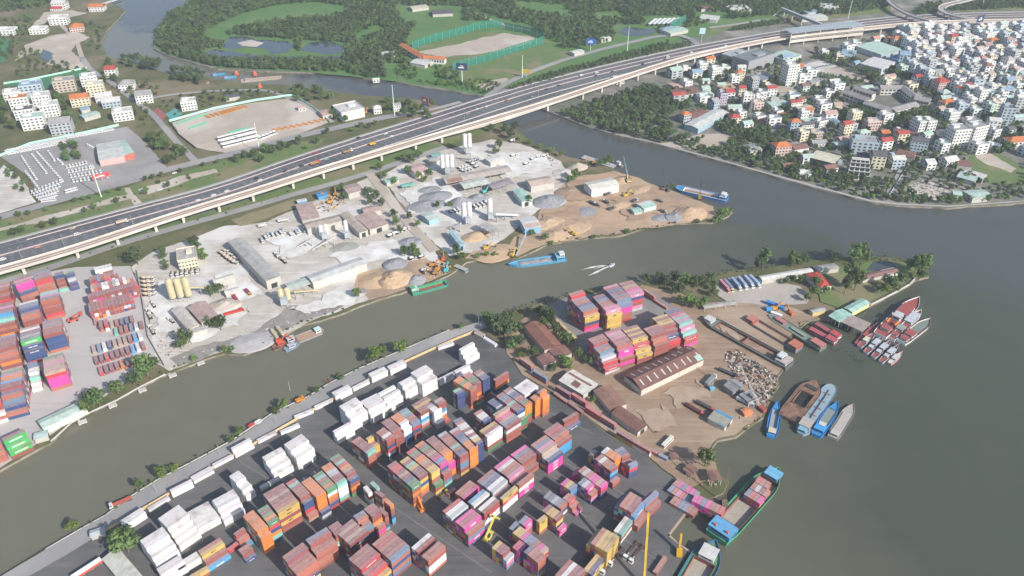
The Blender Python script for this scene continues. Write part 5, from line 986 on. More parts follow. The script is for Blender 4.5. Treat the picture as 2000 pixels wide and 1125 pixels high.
shed('white and mint roofed site office near the tip of the spit', (1258, 409), (1283, 402), (1267, 391), 4.5, 1.0, (.74, .75, .73), (.5, .65, .58), patches=((-.98, .98, -.95, -.05, MT),))
shed('small mint roofed hut beside the spit site office', (1239, 416), (1256, 413), (1250, 404), 3.5, .6, MT, WC)
shed('white grey canteen with green roof near the two silos', (838, 432), (858, 425), (846, 410), 5, .8, (.5, .55, .53), (.3, .5, .6))
shed('blue walled feed shelter over the hopper', (876, 452), (896, 478), (888, 450), 7, .5, (.36, .5, .55), (.25, .42, .52))
shed('grey sand shelter roof beside the silos', (936, 440), (962, 455), (973, 447), 8, .5, GR, WC, open_=True)
shed('white roofed shed by the plant canal fence', (958, 318), (986, 310), (982, 300), 5, .6, WH_, WC)
shed('small grey roof of the batching tower yard', (842, 318), (862, 312), (853, 304), 4, .5, GR, WC)
shed('green grey small roof of the batching tower yard', (846, 308), (864, 304), (858, 297), 4, .5, (.25, .45, .4), WC)
shed('mint roofed quayside shed of the concrete yard', (84, 838), (170, 797), (150, 786), 5, .8, (.48, .6, .53), (.72, .7, .6))
shed('small mint quayside kiosk next to the green containers', (66, 860), (94, 852), (88, 840), 3.5, .4, (.5, .62, .58), WC)
# ---- near bank
shed('very long brown roofed warehouse with scattered skylights', (1253, 762), (1376, 702), (1343, 674), 6, 3.0, (.2, .105, .088), (.55, .5, .44), 'warehouse', 'warehouse', sky=9, patches=((.8, .98, -.95, -.45, MT),))
shed('rusty brown roofed house between dense trees and the container boundary', (1024, 637), (1063, 684), (1096, 672), 6, 2.2, (.28, .13, .1), (.5, .44, .38))
shed('rusted patchy shed roof near the green canopy', (1047.6, 698), (1062, 714), (1088, 705), 5, 1.2, (.25, .13, .11), WC, patches=((-.3, .3, -.9, .9, (.4, .34, .3)),))
shed('second rusted patchy shed roof below the brown house', (1072, 684), (1088, 701), (1118, 690), 5, 1.2, (.27, .14, .115), WC)
shed('white roofed shed with missing brown panels', (1091, 743), (1140, 772), (1165, 748), 5.5, 1.4, (.66, .64, .58), WC, patches=((-.9, .9, .1, .4, (.26, .13, .11)), (-.2, .35, -.75, -.15, (.24, .12, .1))))
shed('rusty shed adjoining the white panelled shed', (1159, 763), (1191, 801), (1221, 784), 5, 1.2, (.3, .17, .13), WC, patches=((-.5, 0, -.6, .3, (.2, .1, .08)),))
shed('plain brown ridge roof shed beside the boundary containers', (1193, 807), (1246, 844), (1264, 828), 5, 1.4, (.22, .115, .095), WC)
shed('grey gabled shed among the scrap', (1413, 752), (1432, 766), (1453, 752), 5, 1.6, (.3, .3, .31), (.25, .25, .26))
shed('grey flat topped tank house beside the scrap crane', (1443, 772), (1462, 788), (1484, 775), 4, 0, (.28, .29, .3), (.3, .3, .3), flat=True)
shed('half blue half grey roofed shed by the inlet', (1382, 817), (1416, 835), (1435, 818), 4.5, .8, (.36, .35, .3), WC, patches=((.05, .98, -.95, .95, (.04, .32, .62)), (-.98, .98, .55, .95, (.04, .32, .62))))
shed('bright red hipped roof house on the wooded point', (1574, 534), (1603, 561), (1627, 557), 5.5, 1.8, (.5, .07, .06), (.6, .55, .5), 'house', 'house', hip=4)
shed('long white roof strip beside the truck park', (1489, 547), (1589, 530), (1585, 522), 5, .6, WH_, WC)
shed('brown and grey roof by the garden pond', (1685, 547), (1757, 531), (1742, 523), 4, .8, (.28, .16, .14), WC, patches=((.25, .98, -.95, .95, (.55, .56, .56)),))
shed('grey flat roof beside the red hipped house', (1597, 530), (1640, 524), (1632, 514), 4.5, .5, (.36, .35, .33), WC)
shed('open boathouse with mint ridge roof', (1618, 617), (1640, 630), (1661, 612), 4.5, 1.4, MT, WC, 'boathouse', 'boathouse', open_=True)
shed('open boathouse with brown grey ridge roof', (1643, 629), (1685, 648), (1704, 633), 4.5, 1.4, (.38, .32, .29), WC, 'boathouse', 'boathouse', open_=True)
shed('yellow walled quay shed with mint roof under a tree', (1665, 611), (1700, 592), (1680, 584), 4, .7, MT, (.7, .58, .3))
shed('small yellow walled hut with grey roof near the moored red barges', (1588, 612), (1614, 606), (1610, 598), 3.5, .6, GR, (.62, .48, .2))
shed('low grey arched shelter above the slipway', (1376, 603), (1440, 594), (1436, 586), 3.5, .5, (.42, .4, .37), WC, open_=True)
shed('pale roofed gate hall beside the round tree', (199, 1092), (262, 1168), (296, 1146), 5, .8, (.55, .56, .5), WC)
shed('small grey roofed gatehouse at the yellow wall corner', (176, 1050), (206, 1040), (196, 1030), 3.5, .5, (.45, .5, .5), WC)
shed('little brown guard hut at the top end of the yellow wall', (925, 650), (941, 658), (944, 650), 3, .8, (.42, .36, .32), WC, 'hut', 'guard_hut')
shed('rusty stilt shed leaning over the inlet', (1380, 921), (1390, 940), (1412, 938), 5, .5, (.24, .13, .11), WC, open_=True)
shed('rusty low shelter beside the inlet tree', (1333, 916), (1350, 928), (1366, 917), 3.5, .4, (.28, .16, .13), WC, open_=True)
shed('tiny rusty shelter at the end of the container boundary', (1306, 889), (1316, 898), (1326, 890), 3, .4, (.28, .15, .13), WC, open_=True)
shed('blue corrugated hut at the machine repair yard', (621, 385), (641, 380), (637, 372), 4, .5, (.06, .25, .5), (.1, .3, .5))
shed('white and blue flat site cabin at the repair yard', (581, 396), (600, 392), (596, 387), 3.2, .3, (.6, .62, .64), (.12, .4, .6))
# ---- yellow perimeter wall
wl = smooth_line([P(x, y) for x, y in [(196, 1046), (300, 986), (400, 926), (500, 868), (600, 810), (700, 755), (800, 705), (880, 669), (924, 651)]], 9.0, 2)
wt = thing('perimeter_wall', 'long low sand yellow wall between the quay road and the white containers', 'wall')
for a, b in zip(wl, wl[1:]): MB().bar(a.lerp(b, .012) + Vector((0, 0, 1.25)), a.lerp(b, .988) + Vector((0, 0, 1.25)), .3, 2.5).obj('panel', mat('yellow_wall', (.6, .45, .24), .9, (.52, .36, .19), .3, c3=(.62, .5, .3)), wt)
for a in wl: MB().box(a.x, a.y, 0, .5, .5, 2.7, rz=R(40)).obj('post', mat('yellow_wall_post', (.56, .42, .24), .9), wt)
def wall(label, pts, h, m, w=.3, cat='wall', name='boundary_wall', z=0):
    line = [P(x, y) for x, y in pts]; t = MB()
    for a, b in zip(line, line[1:]):
        d = (b - a).normalized() * (w / 2); t.bar(a - d + Vector((0, 0, h / 2 + z)), b + d + Vector((0, 0, h / 2 + z)), w, h)
    return t.obj(name, m, label=label, cat=cat)
MINTF = mat('mint_fence', (.42, .66, .55), .8, (.36, .58, .5), .3)
wall('grey wall separating the concrete yard from the dust plant', [(268, 530), (281, 600), (290, 660), (322, 716)], 2.2, CONC)
wall('low kerb wall along the concrete yard quay', [(100, 862), (140, 826), (178, 805), (228, 782), (272, 757), (322, 732)], .7, CONCL, .6)
wall('pale curved river wall of the wooded point', [(1787, 545), (1776, 556), (1757, 567), (1730, 581), (1700, 596)], 1.0, CONCL, .9)
wall('pale mint fence around the orange pipe yard', [(331, 238), (420, 213), (500, 197), (572, 187), (612, 212), (645, 240)], 2.6, MINTF, .4)
wall('pale mint fence behind the white van park', [(0, 306), (60, 282), (160, 262), (232, 246)], 2.6, MINTF, .4)
wall('mint fence between the turf pitch and the white houses', [(8, 165), (60, 157), (170, 134)], 2.6, MINTF, .4)
wall('dark green net fence on the lane side of the pipe yard', [(331, 240), (350, 265), (383, 291)], 2.2, mat('green_net', (.04, .13, .1), .9), .3)
wall('low pale revetment along the quay road by the river', [(90, 1073), (162, 1031), (206, 1007), (252, 972), (308, 937), (372, 904), (452, 861), (534, 806), (601, 775), (641, 750), (701, 720), (797, 679), (877, 645)], .5, CONCL, .6)
wall('concrete quay edge of the asphalt yard by the ships', [(1346, 994), (1306, 1046), (1326, 1065), (1346, 1077)], .5, mat('quay_edge', (.42, .33, .25), .9, (.36, .28, .2), .4), 1.2)
wall('white hedge wall beside the lane of the city plot', [(1735, 385), (1770, 330)], 2, CONCL, .4)
# ---- quay barrier canopy, bottom corner
gt = thing('gate_canopy', 'red and white barrier canopy over the dark quay road', 'canopy'); A, B = P(140, 1128, 4), P(197, 1091, 4)
MB().bar(A, B, 3.0, .5).obj('roof', WHITEM, gt); n_ = (B - A).normalized(); n_ = Vector((n_.y, -n_.x, 0)) * 1.6
MB().bar(A + n_ + Vector((0, 0, -.6)), B + n_ + Vector((0, 0, -.6)), .15, 1.4).obj('fascia', mat('red_fascia', (.55, .08, .06), .7), gt)
for t in (.05, .35, .65, .95): q = A.lerp(B, t); MB().box(q.x, q.y, 0, .4, .4, 3.8).obj('column', STEEL, gt)
# ---- silos, batching towers, conveyors
SILW = mat('silo_white', (.72, .71, .69), .6, (.62, .61, .59), .2, dirt=.2); SILT = mat('silo_tan', (.56, .5, .3), .7, (.47, .41, .26), .2, dirt=.3)
def silo(t, x, y, r, h, m, leg=4.0):
    o = MB().cyl((x, y, leg), (x, y, leg + h), r, r, 14).obj('silo', m, t, smooth=False)
    MB().cyl((x, y, leg + h), (x, y, leg + h + .9), r, r * .35, 14).obj('cap', m, o); MB().cyl((x, y, leg - 2.2), (x, y, leg), .5, r, 12).obj('cone', m, o)
    m2 = MB()
    for a in (45, 135, 225, 315): m2.cyl((x + r * .8 * math.cos(R(a)), y + r * .8 * math.sin(R(a)), 0), (x + r * .8 * math.cos(R(a)), y + r * .8 * math.sin(R(a)), leg + .3), .16, n=5)
    m2.obj('legs', STEEL, o)
def plant(label, px, py, n, r, h, m, gap=2.3, ang=0, leg=4.0, tower=True):
    q = P(px, py); t = thing('batching_plant', label, 'batching plant', q, R(ang))
    for i in range(n): silo(t, (i - (n - 1) / 2) * r * gap, 0, r, h, m, leg)
    if tower:
        MB().box(0, -r * 2.2, 3, 5, 4, 5).obj('mixer_house', mat('mixer_house', (.4, .43, .45), .7, (.33, .35, .37), .3), t)
        for sx in (-2, 2):
            for sy in (-1.5, 1.5): MB().box(sx, -r * 2.2 + sy, 0, .3, .3, 3).obj('leg', STEEL, t)
    return t
plant('row of three tan cement silos beside the brick red container block', 356, 588, 3, 2.6, 15, SILT, 2.2, 14, 5, False)
plant('two short tan silos and hopper at the low shed end', 558, 592, 2, 2.2, 9, SILT, 2.3, 10, 4, True)
plant('pair of white cement silos among the dusty conveyors', 634, 466, 2, 1.8, 9, SILW, 2.4, 20)
plant('single tall white silo with grey tower beside the beige roofs', 678, 464, 1, 1.9, 12, SILW, 2.4, 20)
plant('cluster of three tall white silos by the tower yard', 874, 338, 3, 2.2, 12, SILW, 2.1, 8, 7)
plant('white twin silos with lattice tower near the creek', 913, 299, 2, 2.2, 13, SILW, 2.2, 10, 8)
plant('two tall white silos behind the sand shelter', 912, 434, 2, 2.3, 14, SILW, 2.1, 15, 5)
plant('tall white silo beside the long white conveyor', 957, 426, 1, 2.4, 15, SILW, 2.2, 10, 4)
def conveyor(label, a, za, b, zb, w=1.6, m=None, roof=False):
    A, B = P(*a, za), P(*b, zb); t = thing('belt_conveyor', label, 'conveyor')
    MB().bar(A, B, w, .8).obj('belt_gallery', m or CONCL, t)
    for k in (.25, .6, .95):
        q = A.lerp(B, k)
        if q.z > 1.5: MB().box(q.x, q.y, 0, .4, 1.4, q.z - .4, rz=yaw(A, B)).obj('trestle', STEEL, t)
conveyor('tan inclined conveyor feeding the tan silos', (431, 563), 1.5, (362, 560), 11, 1.8, SILT)
conveyor('tan conveyor at the low grey shed', (622, 566), 1, (573, 570), 8, 1.8, SILT)
conveyor('short pale conveyor of the dusty batching plant', (580, 482), 1, (609, 466), 8)
conveyor('long pale conveyor of the dusty batching plant', (609, 488), 1, (653, 462), 9)
conveyor('green grey conveyor descending from the lattice tower', (956, 314), 1.5, (917, 296), 14, 1.8, mat('conveyor_green', (.45, .53, .48), .8))
conveyor('pale conveyor rising to the two tall silos', (874, 446), 1, (900, 436), 9, 1.8)
conveyor('long white conveyor beside the tall silo', (1012, 420), 2, (968, 418), 9, 2.2, WHITEM)
conveyor('dark loading conveyor reaching the shore', (1008, 500), 1, (1027, 457), 6, 1.2, STEEL)
# ---- heaps
GV = 'gravel and sand heaps'
for lb, x, y, r, h, m, st_ in [('grey gravel heap at the lane of the plant', 852, 386, 13, 4.5, GRAVEL, 1.5), ('tallest grey gravel heap behind the mixer trucks', 900, 397, 11, 6.5, GRAVEL, 1.2), ('grey gravel heap with a turquoise digger on it', 935, 388, 10, 5, GRAVEL, 1.2), ('dark grey gravel bank beside the lane', 832, 402, 13, 4, GRAVEL, 1.6), ('grey gravel spread below the mint shelter', 838, 372, 10, 2.5, GRAVEL, 1.7),
                              ('grey gravel heap in front of the mint and white shed', 1072, 394, 14, 5, GRAVEL, 1.3), ('brown rubble heap behind the big grey gravel', 1115, 374, 12, 2.5, G_DIRT, 1.5), ('low grey gravel pad in the sand field', 1144, 414, 10, 1.6, GRAVEL, 1.3), ('pale rubble heap near the side channel', 1100, 338, 10, 3, G_PALE, 1.3), ('brown conical heap near the side channel', 1128, 327, 9, 5, G_BEIGE, 1.2), ('broad tan sand heap near the tip of the spit', 1348, 418, 14, 6.5, SAND, 1.2),
                              ('blue grey gravel heap beside the tan spit heap', 1318, 425, 9, 4, GRAVEL, 1.1), ('small grey gravel strip behind the spit office', 1290, 426, 7, 1.8, GRAVEL, 1.6), ('tall sand bank in the sand bay', 1072, 436, 12, 4.5, SAND, 1.4), ('brown sand ridge of the sand bay', 1112, 446, 14, 3, SAND, 1.6), ('sand heap by the shore diggers', 1085, 460, 11, 4, SAND, 1.4), ('brown heap beside the white spit shed', 1215, 352, 9, 3, SAND, 1.3), ('sand heap in the middle of the spit', 1210, 402, 10, 3.2, SAND, 1.3), ('trampled sand heap of the spit', 1250, 372, 11, 2.5, SAND, 1.5),
                              ('largest tan sand cone by the green vessel', 772, 545, 14, 7.5, SAND, 1.1), ('flat sand bank beside the tan cone', 735, 548, 13, 3.5, SAND, 1.3), ('grey gravel cone by the orange diggers', 812, 548, 8, 4.5, GRAVEL, 1.0), ('grey gravel dome below the white mixer trucks', 772, 516, 10, 4, GRAVEL, 1.1), ('dark gravel bay heap beside the lane hedge', 800, 474, 9, 3.5, GRAVEL, 1.3), ('greenish fine gravel in the round batching bay', 672, 484, 10, 1.5, mat('fine_gravel', (.34, .34, .29), .95, (.28, .28, .24), .3), 1.4), ('brown sand bank at the shore digger', 968, 494, 13, 2.2, SAND, 1.6), ('tan earth heap below the red dump trucks', 440, 596, 10, 4, G_BEIGE, 1.3), ('grey slurry mound at the dust plant shore', 494, 668, 12, 1.8, mat('slurry', (.36, .34, .34), .8, (.42, .4, .39), .2), 1.5), ('pale sand wall heap in the aggregate bay', 930, 462, 9, 4, SAND, 1.6)]:
    heap(lb, x, y, r, h, m, 0.02, 3, st_, R(25), GV)
# ---- machines
def exmesh():
    d = {}
    b = MB()
    for s in (-1, 1): b.box(0, s * 1.15, 0, 4.2, .7, .9, top=(.9, 1))
    d['tracks'] = (b.mesh('tracks', DARK), None)
    b = MB().box(-.5, 0, 1.0, 3.4, 2.6, 1.3, top=(.95, .95)); d['body'] = (b.mesh('upper_body', PAINT), 1)
    b = MB().box(.9, .75, 1.1, 1.3, 1.0, 1.9, top=(.85, .9)); d['cab'] = (b.mesh('cab', GLASS), None)
    b = MB(); b.bar((.8, -.3, 1.6), (3.8, -.3, 5.0), .5, .7); d['boom'] = (b.mesh('boom', PAINT), 1)
    b = MB(); b.bar((3.8, -.3, 5.0), (6.2, -.3, 2.0), .4, .55); d['arm'] = (b.mesh('arm', PAINT), 1)
    b = MB().box(6.3, -.3, .7, 1.0, 1.2, 1.3, top=(.7, 1)); d['bucket'] = (b.mesh('bucket', DARK), None)
    return d
EXM = exmesh()
def excavator(label, px, py, rz, col=(.62, .33, .04), z=0.02, sc=1.0, group='excavators'):
    t = thing('excavator', label, 'excavator', P(px, py, z), R(rz), group); t.scale = (sc,) * 3
    for k, (me, c) in EXM.items(): obj(k, me, t, color=col if c else None)
for lb, x, y, rz, c in [('yellow excavator on the brown shore bank beside the conveyor', 950, 487, 20, (.62, .4, .06)), ('yellow excavator at the waterline below the dark conveyor', 1001, 500, 60, (.6, .4, .08)), ('yellow excavator at the shore of the sand bay', 1120, 459, 150, (.62, .4, .06)), ('yellow wheel digger crossing the middle of the spit', 1222, 384, 30, (.6, .4, .07)), ('orange excavator nearest the green vessel', 845, 520, 10, (.6, .26, .04)), ('orange excavator with boom raised beside the grey cone', 855, 528, 70, (.6, .28, .05)), ('brown excavator by the rusty machinery', 848, 535, 190, (.4, .22, .08)), ('turquoise crawler crane at the green vessel quay', 872, 530, 80, (.1, .5, .5)), ('orange red excavator above the green vessel quay', 866, 508, 95, (.6, .14, .06)), ('yellow excavator on the sand cone by the green vessel', 768, 553, 200, (.58, .4, .1)), ('turquoise excavator on the gravel heap', 946, 377, 40, (.1, .5, .48)), ('orange excavator beside the white spit shed', 1226, 356, 100, (.55, .4, .2)), ('orange excavator in the side channel sand', 1158, 320, 180, (.6, .3, .06)), ('orange excavator of the repair yard', 645, 397, 30, (.62, .3, .04)), ('orange loader of the repair yard', 655, 382, 100, (.62, .3, .04)), ('rusty excavator in the repair yard', 640, 386, 200, (.45, .25, .1)), ('orange truck crane parked by the white billboard building', 714, 222, 70, (.62, .24, .05)), ('red tracked machine on the rusty pontoon', 547, 668, 15, (.6, .1, .05)), ('orange machine on the creek slip by the tyres', 1512, 605, 20, (.6, .3, .04)), ('orange red machine beside the blue slip cabin', 1543, 614, 120, (.6, .16, .05)), ('dark digger working near the blue spit barge', 1296, 372, 60, (.2, .14, .08))]:
    excavator(lb, x, y, rz, c, sc=1.25)
def mixer_mesh():
    dm = MB().cyl((-2.8, 0, 2.5), (-.6, 0, 2.25), .7, 1.25, 10); dm.cyl((-.6, 0, 2.25), (1.2, 0, 2.0), 1.25, .8, 10)
    ch = MB().box(-.6, 0, .9, 6.4, 2.2, .35); cb = MB().box(2.9, 0, .6, 2.0, 2.4, 2.2, top=(.9, .95)); gl = MB().box(3.0, 0, 1.7, 1.9, 2.42, .7, top=(.95, .98)); w = MB().cyl((0, -.15, 0), (0, .15, 0), .5, .5, 8)
    return dm.mesh('drum', PAINT), ch.mesh('chassis', DARK), cb.mesh('cab', PAINT), gl.mesh('windscreen', GLASS), w.mesh('wheel', RUBBER)
MX = mixer_mesh()
def mixer(x, y, rz, col=(.68, .67, .64), where='the dusty batching plant', extra='', group='concrete mixer trucks'):
    t = thing('mixer_truck', f'{extra}concrete mixer truck parked {where}', 'mixer truck', P(x, y, .02), R(rz), group)
    obj('drum', MX[0], t, color=col); obj('chassis', MX[1], t); c = obj('cab', MX[2], t, color=(.68, .67, .65)); obj('windscreen', MX[3], c)
    for sx in (2.7, -1.6, -2.9):
        for sy in (-1.05, 1.05): obj('wheel', MX[4], t, loc=(sx, sy, .5))
for i, (x, y) in enumerate([(512, 472), (519, 466), (524, 463), (533, 461), (541, 460), (549, 457), (553, 453), (568, 460), (580, 457), (585, 455), (594, 454), (600, 451)]): mixer(x, y, -60 + (i % 3) * 4, (.62, .6, .57) if i % 2 else (.35, .42, .5), 'in the row above the dusty conveyors', 'grey white ')
for i, (x, y) in enumerate([(881, 416), (888, 414), (895, 412), (926, 405), (934, 403), (942, 401), (949, 398)]): mixer(x, y, -55, where='below the tall gravel heap', extra='white ')
for i, (x, y) in enumerate([(899, 331), (905, 329), (911, 327), (904, 336), (911, 334), (916, 332)]): mixer(x, y, -30, where='beside the three white silos', extra='white ')
for i, (x, y) in enumerate([(918, 318), (925, 322), (931, 327), (928, 315), (1028, 322), (1040, 312), (1052, 308), (1064, 306), (1000, 277), (1003, 306)]): mixer(x, y, 20 + 15 * (i % 3), where='in the upper plant yard near the creek trees', extra='white ')
for x, y, rz in ((806, 506, 32), (824, 503, 32), (829, 530, 40)): mixer(x, y, rz, (.72, .73, .75), 'by the orange diggers above the green vessel', 'white and blue ')
for i, (x, y) in enumerate([(763, 462), (772, 458), (779, 456), (786, 452), (792, 450)]): mixer(x, y, 35, where='in the parking bay beside the lane hedge', extra='white ')
for i, (x, y) in enumerate([(338, 538), (348, 537), (357, 535), (366, 535), (377, 532), (387, 531)]): mixer(x, y, -75, (.42, .36, .31), 'in a row below the cream office block', 'dusty brown ')
for i, (x, y) in enumerate([(434, 497), (440, 502), (446, 507), (452, 511), (458, 515), (441, 493), (450, 500), (460, 507)]): mixer(x, y, -25, (.6, .5, .38), 'in the double row beside the long grey hall', 'dusty tan ')
for i in range(10): mixer(283 + (i % 2) * 9 + i * .5, 546 + (i // 2) * 8, -8, (.6, .48, .34), 'in the line along the concrete yard wall', 'dusty orange ')
for i, (x, y) in enumerate([(301, 598), (292, 611), (294, 620), (297, 644), (300, 650), (335, 629), (541, 501), (548, 507), (556, 512)]): mixer(x, y, 120 + 20 * (i % 2), (.42, .36, .3), 'scattered on the white dust ground', 'dusty brown ')
for x, y, rz in ((548, 650, 125), (537, 656, 125)):
    t = thing('steel_drum_tank', 'long tan steel tank lying on the dust plant shore', 'tank', P(x, y), R(rz), 'tan shore tanks'); MB().cyl((-6, 0, 1.5), (6, 0, 1.5), 1.4, 1.4, 10).obj('shell', SILT, t); MB().box(-3, 0, 0, .6, 2.4, .6).obj('saddle', CONC, t); MB().box(3, 0, 0, .6, 2.4, .6).obj('saddle', CONC, t)
lorry(0, 0, (.4, .05, .08), (.35, .06, .1), 7, 'dark red dump truck on the dust ground nearest the barn heap', q=P(458, 582, .03), rz=R(-55), name='dump_truck', bedh=1.5)
lorry(0, 0, (.5, .3, .08), (.3, .06, .1), 7, 'dark red dump truck with yellow cab on the dust ground', q=P(484, 573, .03), rz=R(-50), name='dump_truck', bedh=1.5)
lorry(0, 0, (.55, .07, .05), (.55, .06, .04), 12, 'long red trailer truck beside the pinkish barn', q=P(455, 613, .03), rz=R(28), name='trailer_truck', bedh=1.0)
lorry(0, 0, (.6, .6, .58), (.6, .6, .57), 9, 'white tanker truck on the pale yard above the repair roofs', q=P(553, 433, .03), rz=R(20), name='tanker_truck', bedh=1.5)
lorry(0, 0, (.6, .6, .58), (.6, .6, .57), 6, 'white truck on the pale yard beside the viaduct road', q=P(511, 443, .03), rz=R(35), bedh=1.6)
# spit vehicles
for i, (x, y, rz) in enumerate([(1155, 398, -40), (1163, 402, -35), (1184, 397, 130), (1193, 410, 20), (1238, 395, 40), (1286, 395, -35), (1293, 415, -35), (1184, 381, 25)]):
    lorry(0, 0, (.3, .3, .3) if i % 2 else (.55, .55, .52), (.08, .08, .085), 5.5, ('dark dump truck waiting on the sand spit' if i % 2 else 'pale cabbed dump truck waiting on the sand spit'), q=P(x, y, .05), rz=R(rz), name='dump_truck', group='dump trucks on the spit', bedh=1.2)
def derrick(label, px, py, L, el, az, col, name='crane', cab=(.3, .2, .1), lattice=True):
    q = P(px, py); t = thing(name, label, 'crane', q, R(az))
    MB().box(0, 0, 0, 5, 4, 1.0).obj('crawler', DARK, t); MB().box(-.6, 0, 1.0, 4.6, 3, 2.0).obj('cab', PAINT, t, color=cab)
    tip = Vector((math.cos(R(el)) * L, 0, 1.8 + math.sin(R(el)) * L)); mb = MB(); base = Vector((1.2, 0, 1.8))
    if lattice:
        for s in (-1, 1):
            for u in (-1, 1): mb.bar(base + Vector((0, s * .7, u * .5)), tip + Vector((0, s * .25, u * .2)), .14)
        for k in range(14):
            a, b = base.lerp(tip, k / 14), base.lerp(tip, (k + 1) / 14); w = .7 - .45 * k / 14
            for s in (-1, 1): mb.bar(a + Vector((0, s * w, .3)), b + Vector((0, -s * w, -.2)), .08)
    else: mb.bar(base, tip, 1.1, 1.3)
    mb.obj('boom', PAINT, t, color=col)
    MB().bar((-2, 0, 3.2), tip, .07).obj('pendant', DARK, t); MB().bar(tip, (tip.x, 0, max(1.0, tip.z - 8)), .06).obj('hoist_rope', DARK, t)
derrick('lattice crane with boom over the side channel at the spit', 1228, 352, 22, 55, 115, (.2, .38, .4))
derrick('dark lattice crane raised beside the round spit bush', 1303, 373, 28, 62, 115, (.08, .08, .09), cab=(.1, .1, .1))
derrick('dark grab crane mast beside the bright blue spit barge', 1366, 388, 17, 80, 80, (.06, .06, .07), cab=(.35, .22, .05))
derrick('long white and red lattice scrap crane', 1487, 802, 32, 38, 120, (.55, .5, .48), cab=(.4, .1, .08))
derrick('tall brown derrick at the pontoon of pink boxes', 1414, 986, 22, 68, 80, (.25, .18, .1), cab=(.2, .15, .1))
derrick('huge yellow telescopic crane boom rising at the yard edge', 1257, 1152, 38, 55, 84, (.64, .4, .03), cab=(.6, .36, .03), lattice=False)
derrick('yellow grab crane with short boom at the quay', 1326, 1082, 10, 62, 80, (.62, .38, .04), cab=(.66, .38, .02), lattice=False)
# reach stackers
def stacker(label, px, py, rz, col, L=9, el=38, carry=None):
    t = thing('reach_stacker', label, 'reach stacker', P(px, py, .05), R(rz))
    MB().box(0, 0, .7, 7.5, 3.6, 1.3, top=(.95, .9)).obj('chassis', PAINT, t, color=col); MB().box(-.5, -.8, 2.0, 1.8, 1.5, 1.8).obj('cab', GLASS, t)
    tip = (4 + math.cos(R(el)) * L * .6, 0, 3 + math.sin(R(el)) * L); MB().bar((-3, 0, 2.6), tip, .9, 1.0).obj('boom', PAINT, t, color=tuple(min(.8, x * 1.1) for x in col))
    MB().box(tip[0], 0, tip[2] - 1.2, 1.2, 6.2, .5).obj('spreader', PAINT, t, color=col)
    for sx in (-2.6, 2.6):
        for sy in (-1.6, 1.6): MB().cyl((sx, sy - .35, .8), (sx, sy + .35, .8), .8, n=10).obj('wheel', RUBBER, t)
stacker('orange reach stacker lifting at the end of the mixed stacks', 822, 992, 118, (.62, .2, .04), 8, 50)
stacker('pale yellow reach stacker with raised boom in the lane', 953, 1050, 62, (.62, .55, .12), 9, 45)
stacker('small red stacker in the concrete yard', 143, 627, 30, (.5, .12, .08), 5, 30)
stacker('orange stacker parked beside the tall mid stacks', 1124, 632, 100, (.62, .2, .04), 4, 20)
def chassis_truck(label, px, py, rz, cabc, L=12.4, col=(.1, .08, .07), load=None, group=None, name='trailer_truck'):
    t = thing(name, label, 'truck', P(px, py, .05), R(rz), group); mb = MB()
    for s in (-.5, .5): mb.box(0, s, 1.1, L, .18, .35)
    for k in range(6): mb.box(-L / 2 + L * (k + .5) / 6, 0, 1.12, .2, 2.3, .25)
    mb.obj('trailer_frame', mat('trailer_brown', (.16, .09, .07), .8) if col else DARK, t)
    b, g, w, wb, wr, wy = VM['cab']; o = obj('cab', b, t, color=cabc, loc=(L / 2 + 1.2, 0, 0)); obj('windscreen', g, o)
    for sx in (L / 2 + 1.9, L / 2 - 1, -L / 2 + 1, -L / 2 + 2.3):
        for sy in (-1.05, 1.05): obj('wheel', w, t, loc=(sx, sy, wr))
    if load: obj('container', CM[12.19][0], t, loc=(0, 0, 1.48), color=load)
for x, y, lb in ((1206, 1086, 'empty brown container trailer with white cab beside the mustard stack'), (1235, 1074, 'empty container trailer with white cab, middle of three beside the mustard stack'), (1246, 1081, 'empty container trailer with white cab nearest the yellow boom')): chassis_truck(lb, x, y, -128, (.75, .75, .74))
chassis_truck('truck with white cab at the foot of the mustard and navy stack', 1184, 1110, -125, (.72, .72, .7), 6)
chassis_truck('short empty trailer waiting behind the lane', 862, 972, 40, (.5, .42, .1), 6)
for (x, y, x2, y2), cb, ld, nm in [((1404.5, 543.3, 1424, 569), (.62, .3, .3), (.5, .13, .17), 'red cab and red container'), ((1412.5, 542, 1431, 568), (.6, .55, .3), (.05, .13, .36), 'cream cab and dark blue container'), ((1428, 539.5, 1446, 565), (.74, .74, .73), (.2, .36, .55), 'white cab and blue grey box by yellow tractor'), ((1441, 537, 1458, 563), (.75, .75, .74), (.22, .36, .52), 'white cab and grey blue box'), ((1453, 534.5, 1471, 561), (.75, .75, .74), (.32, .36, .5), 'white cab and lilac grey container'), ((1462, 534, 1484, 560), (.75, .75, .74), (.2, .42, .6), 'white cab and light blue box nearest trees')]:
    a, b = P(x, y, 3.8), P(x2, y2, 1.5); rz = math.degrees(yaw(a, b)); m_ = px_of((a + b) / 2 * Vector((1, 1, 0)) if False else Vector(((a.x + b.x) / 2, (a.y + b.y) / 2, 0))); chassis_truck(f'truck with {nm} in the truck park', *m_, rz, cb, load=ld, group='trucks in the truck park')
chassis_truck('yellow tractor unit parked between container trucks', 1438, 562, -55, (.66, .4, .03), 3)
vehicle('bus', 'coach', P(1303, 867, .05), R(48), (.68, .66, .58), 'cream bus parked on the dirt yard by the boundary containers', 'bus')
lorry(0, 0, (.72, .72, .7), (.25, .28, .31), 11, 'grey box trailer with white cab on the dirt yard', q=P(1386, 748, .05), rz=R(50), bedh=2.4)
lorry(0, 0, (.55, .1, .13), (.12, .04, .035), 12, 'red cab truck with empty open trailer on the dirt yard', q=P(1352, 801, .05), rz=R(-45), bedh=1.1)
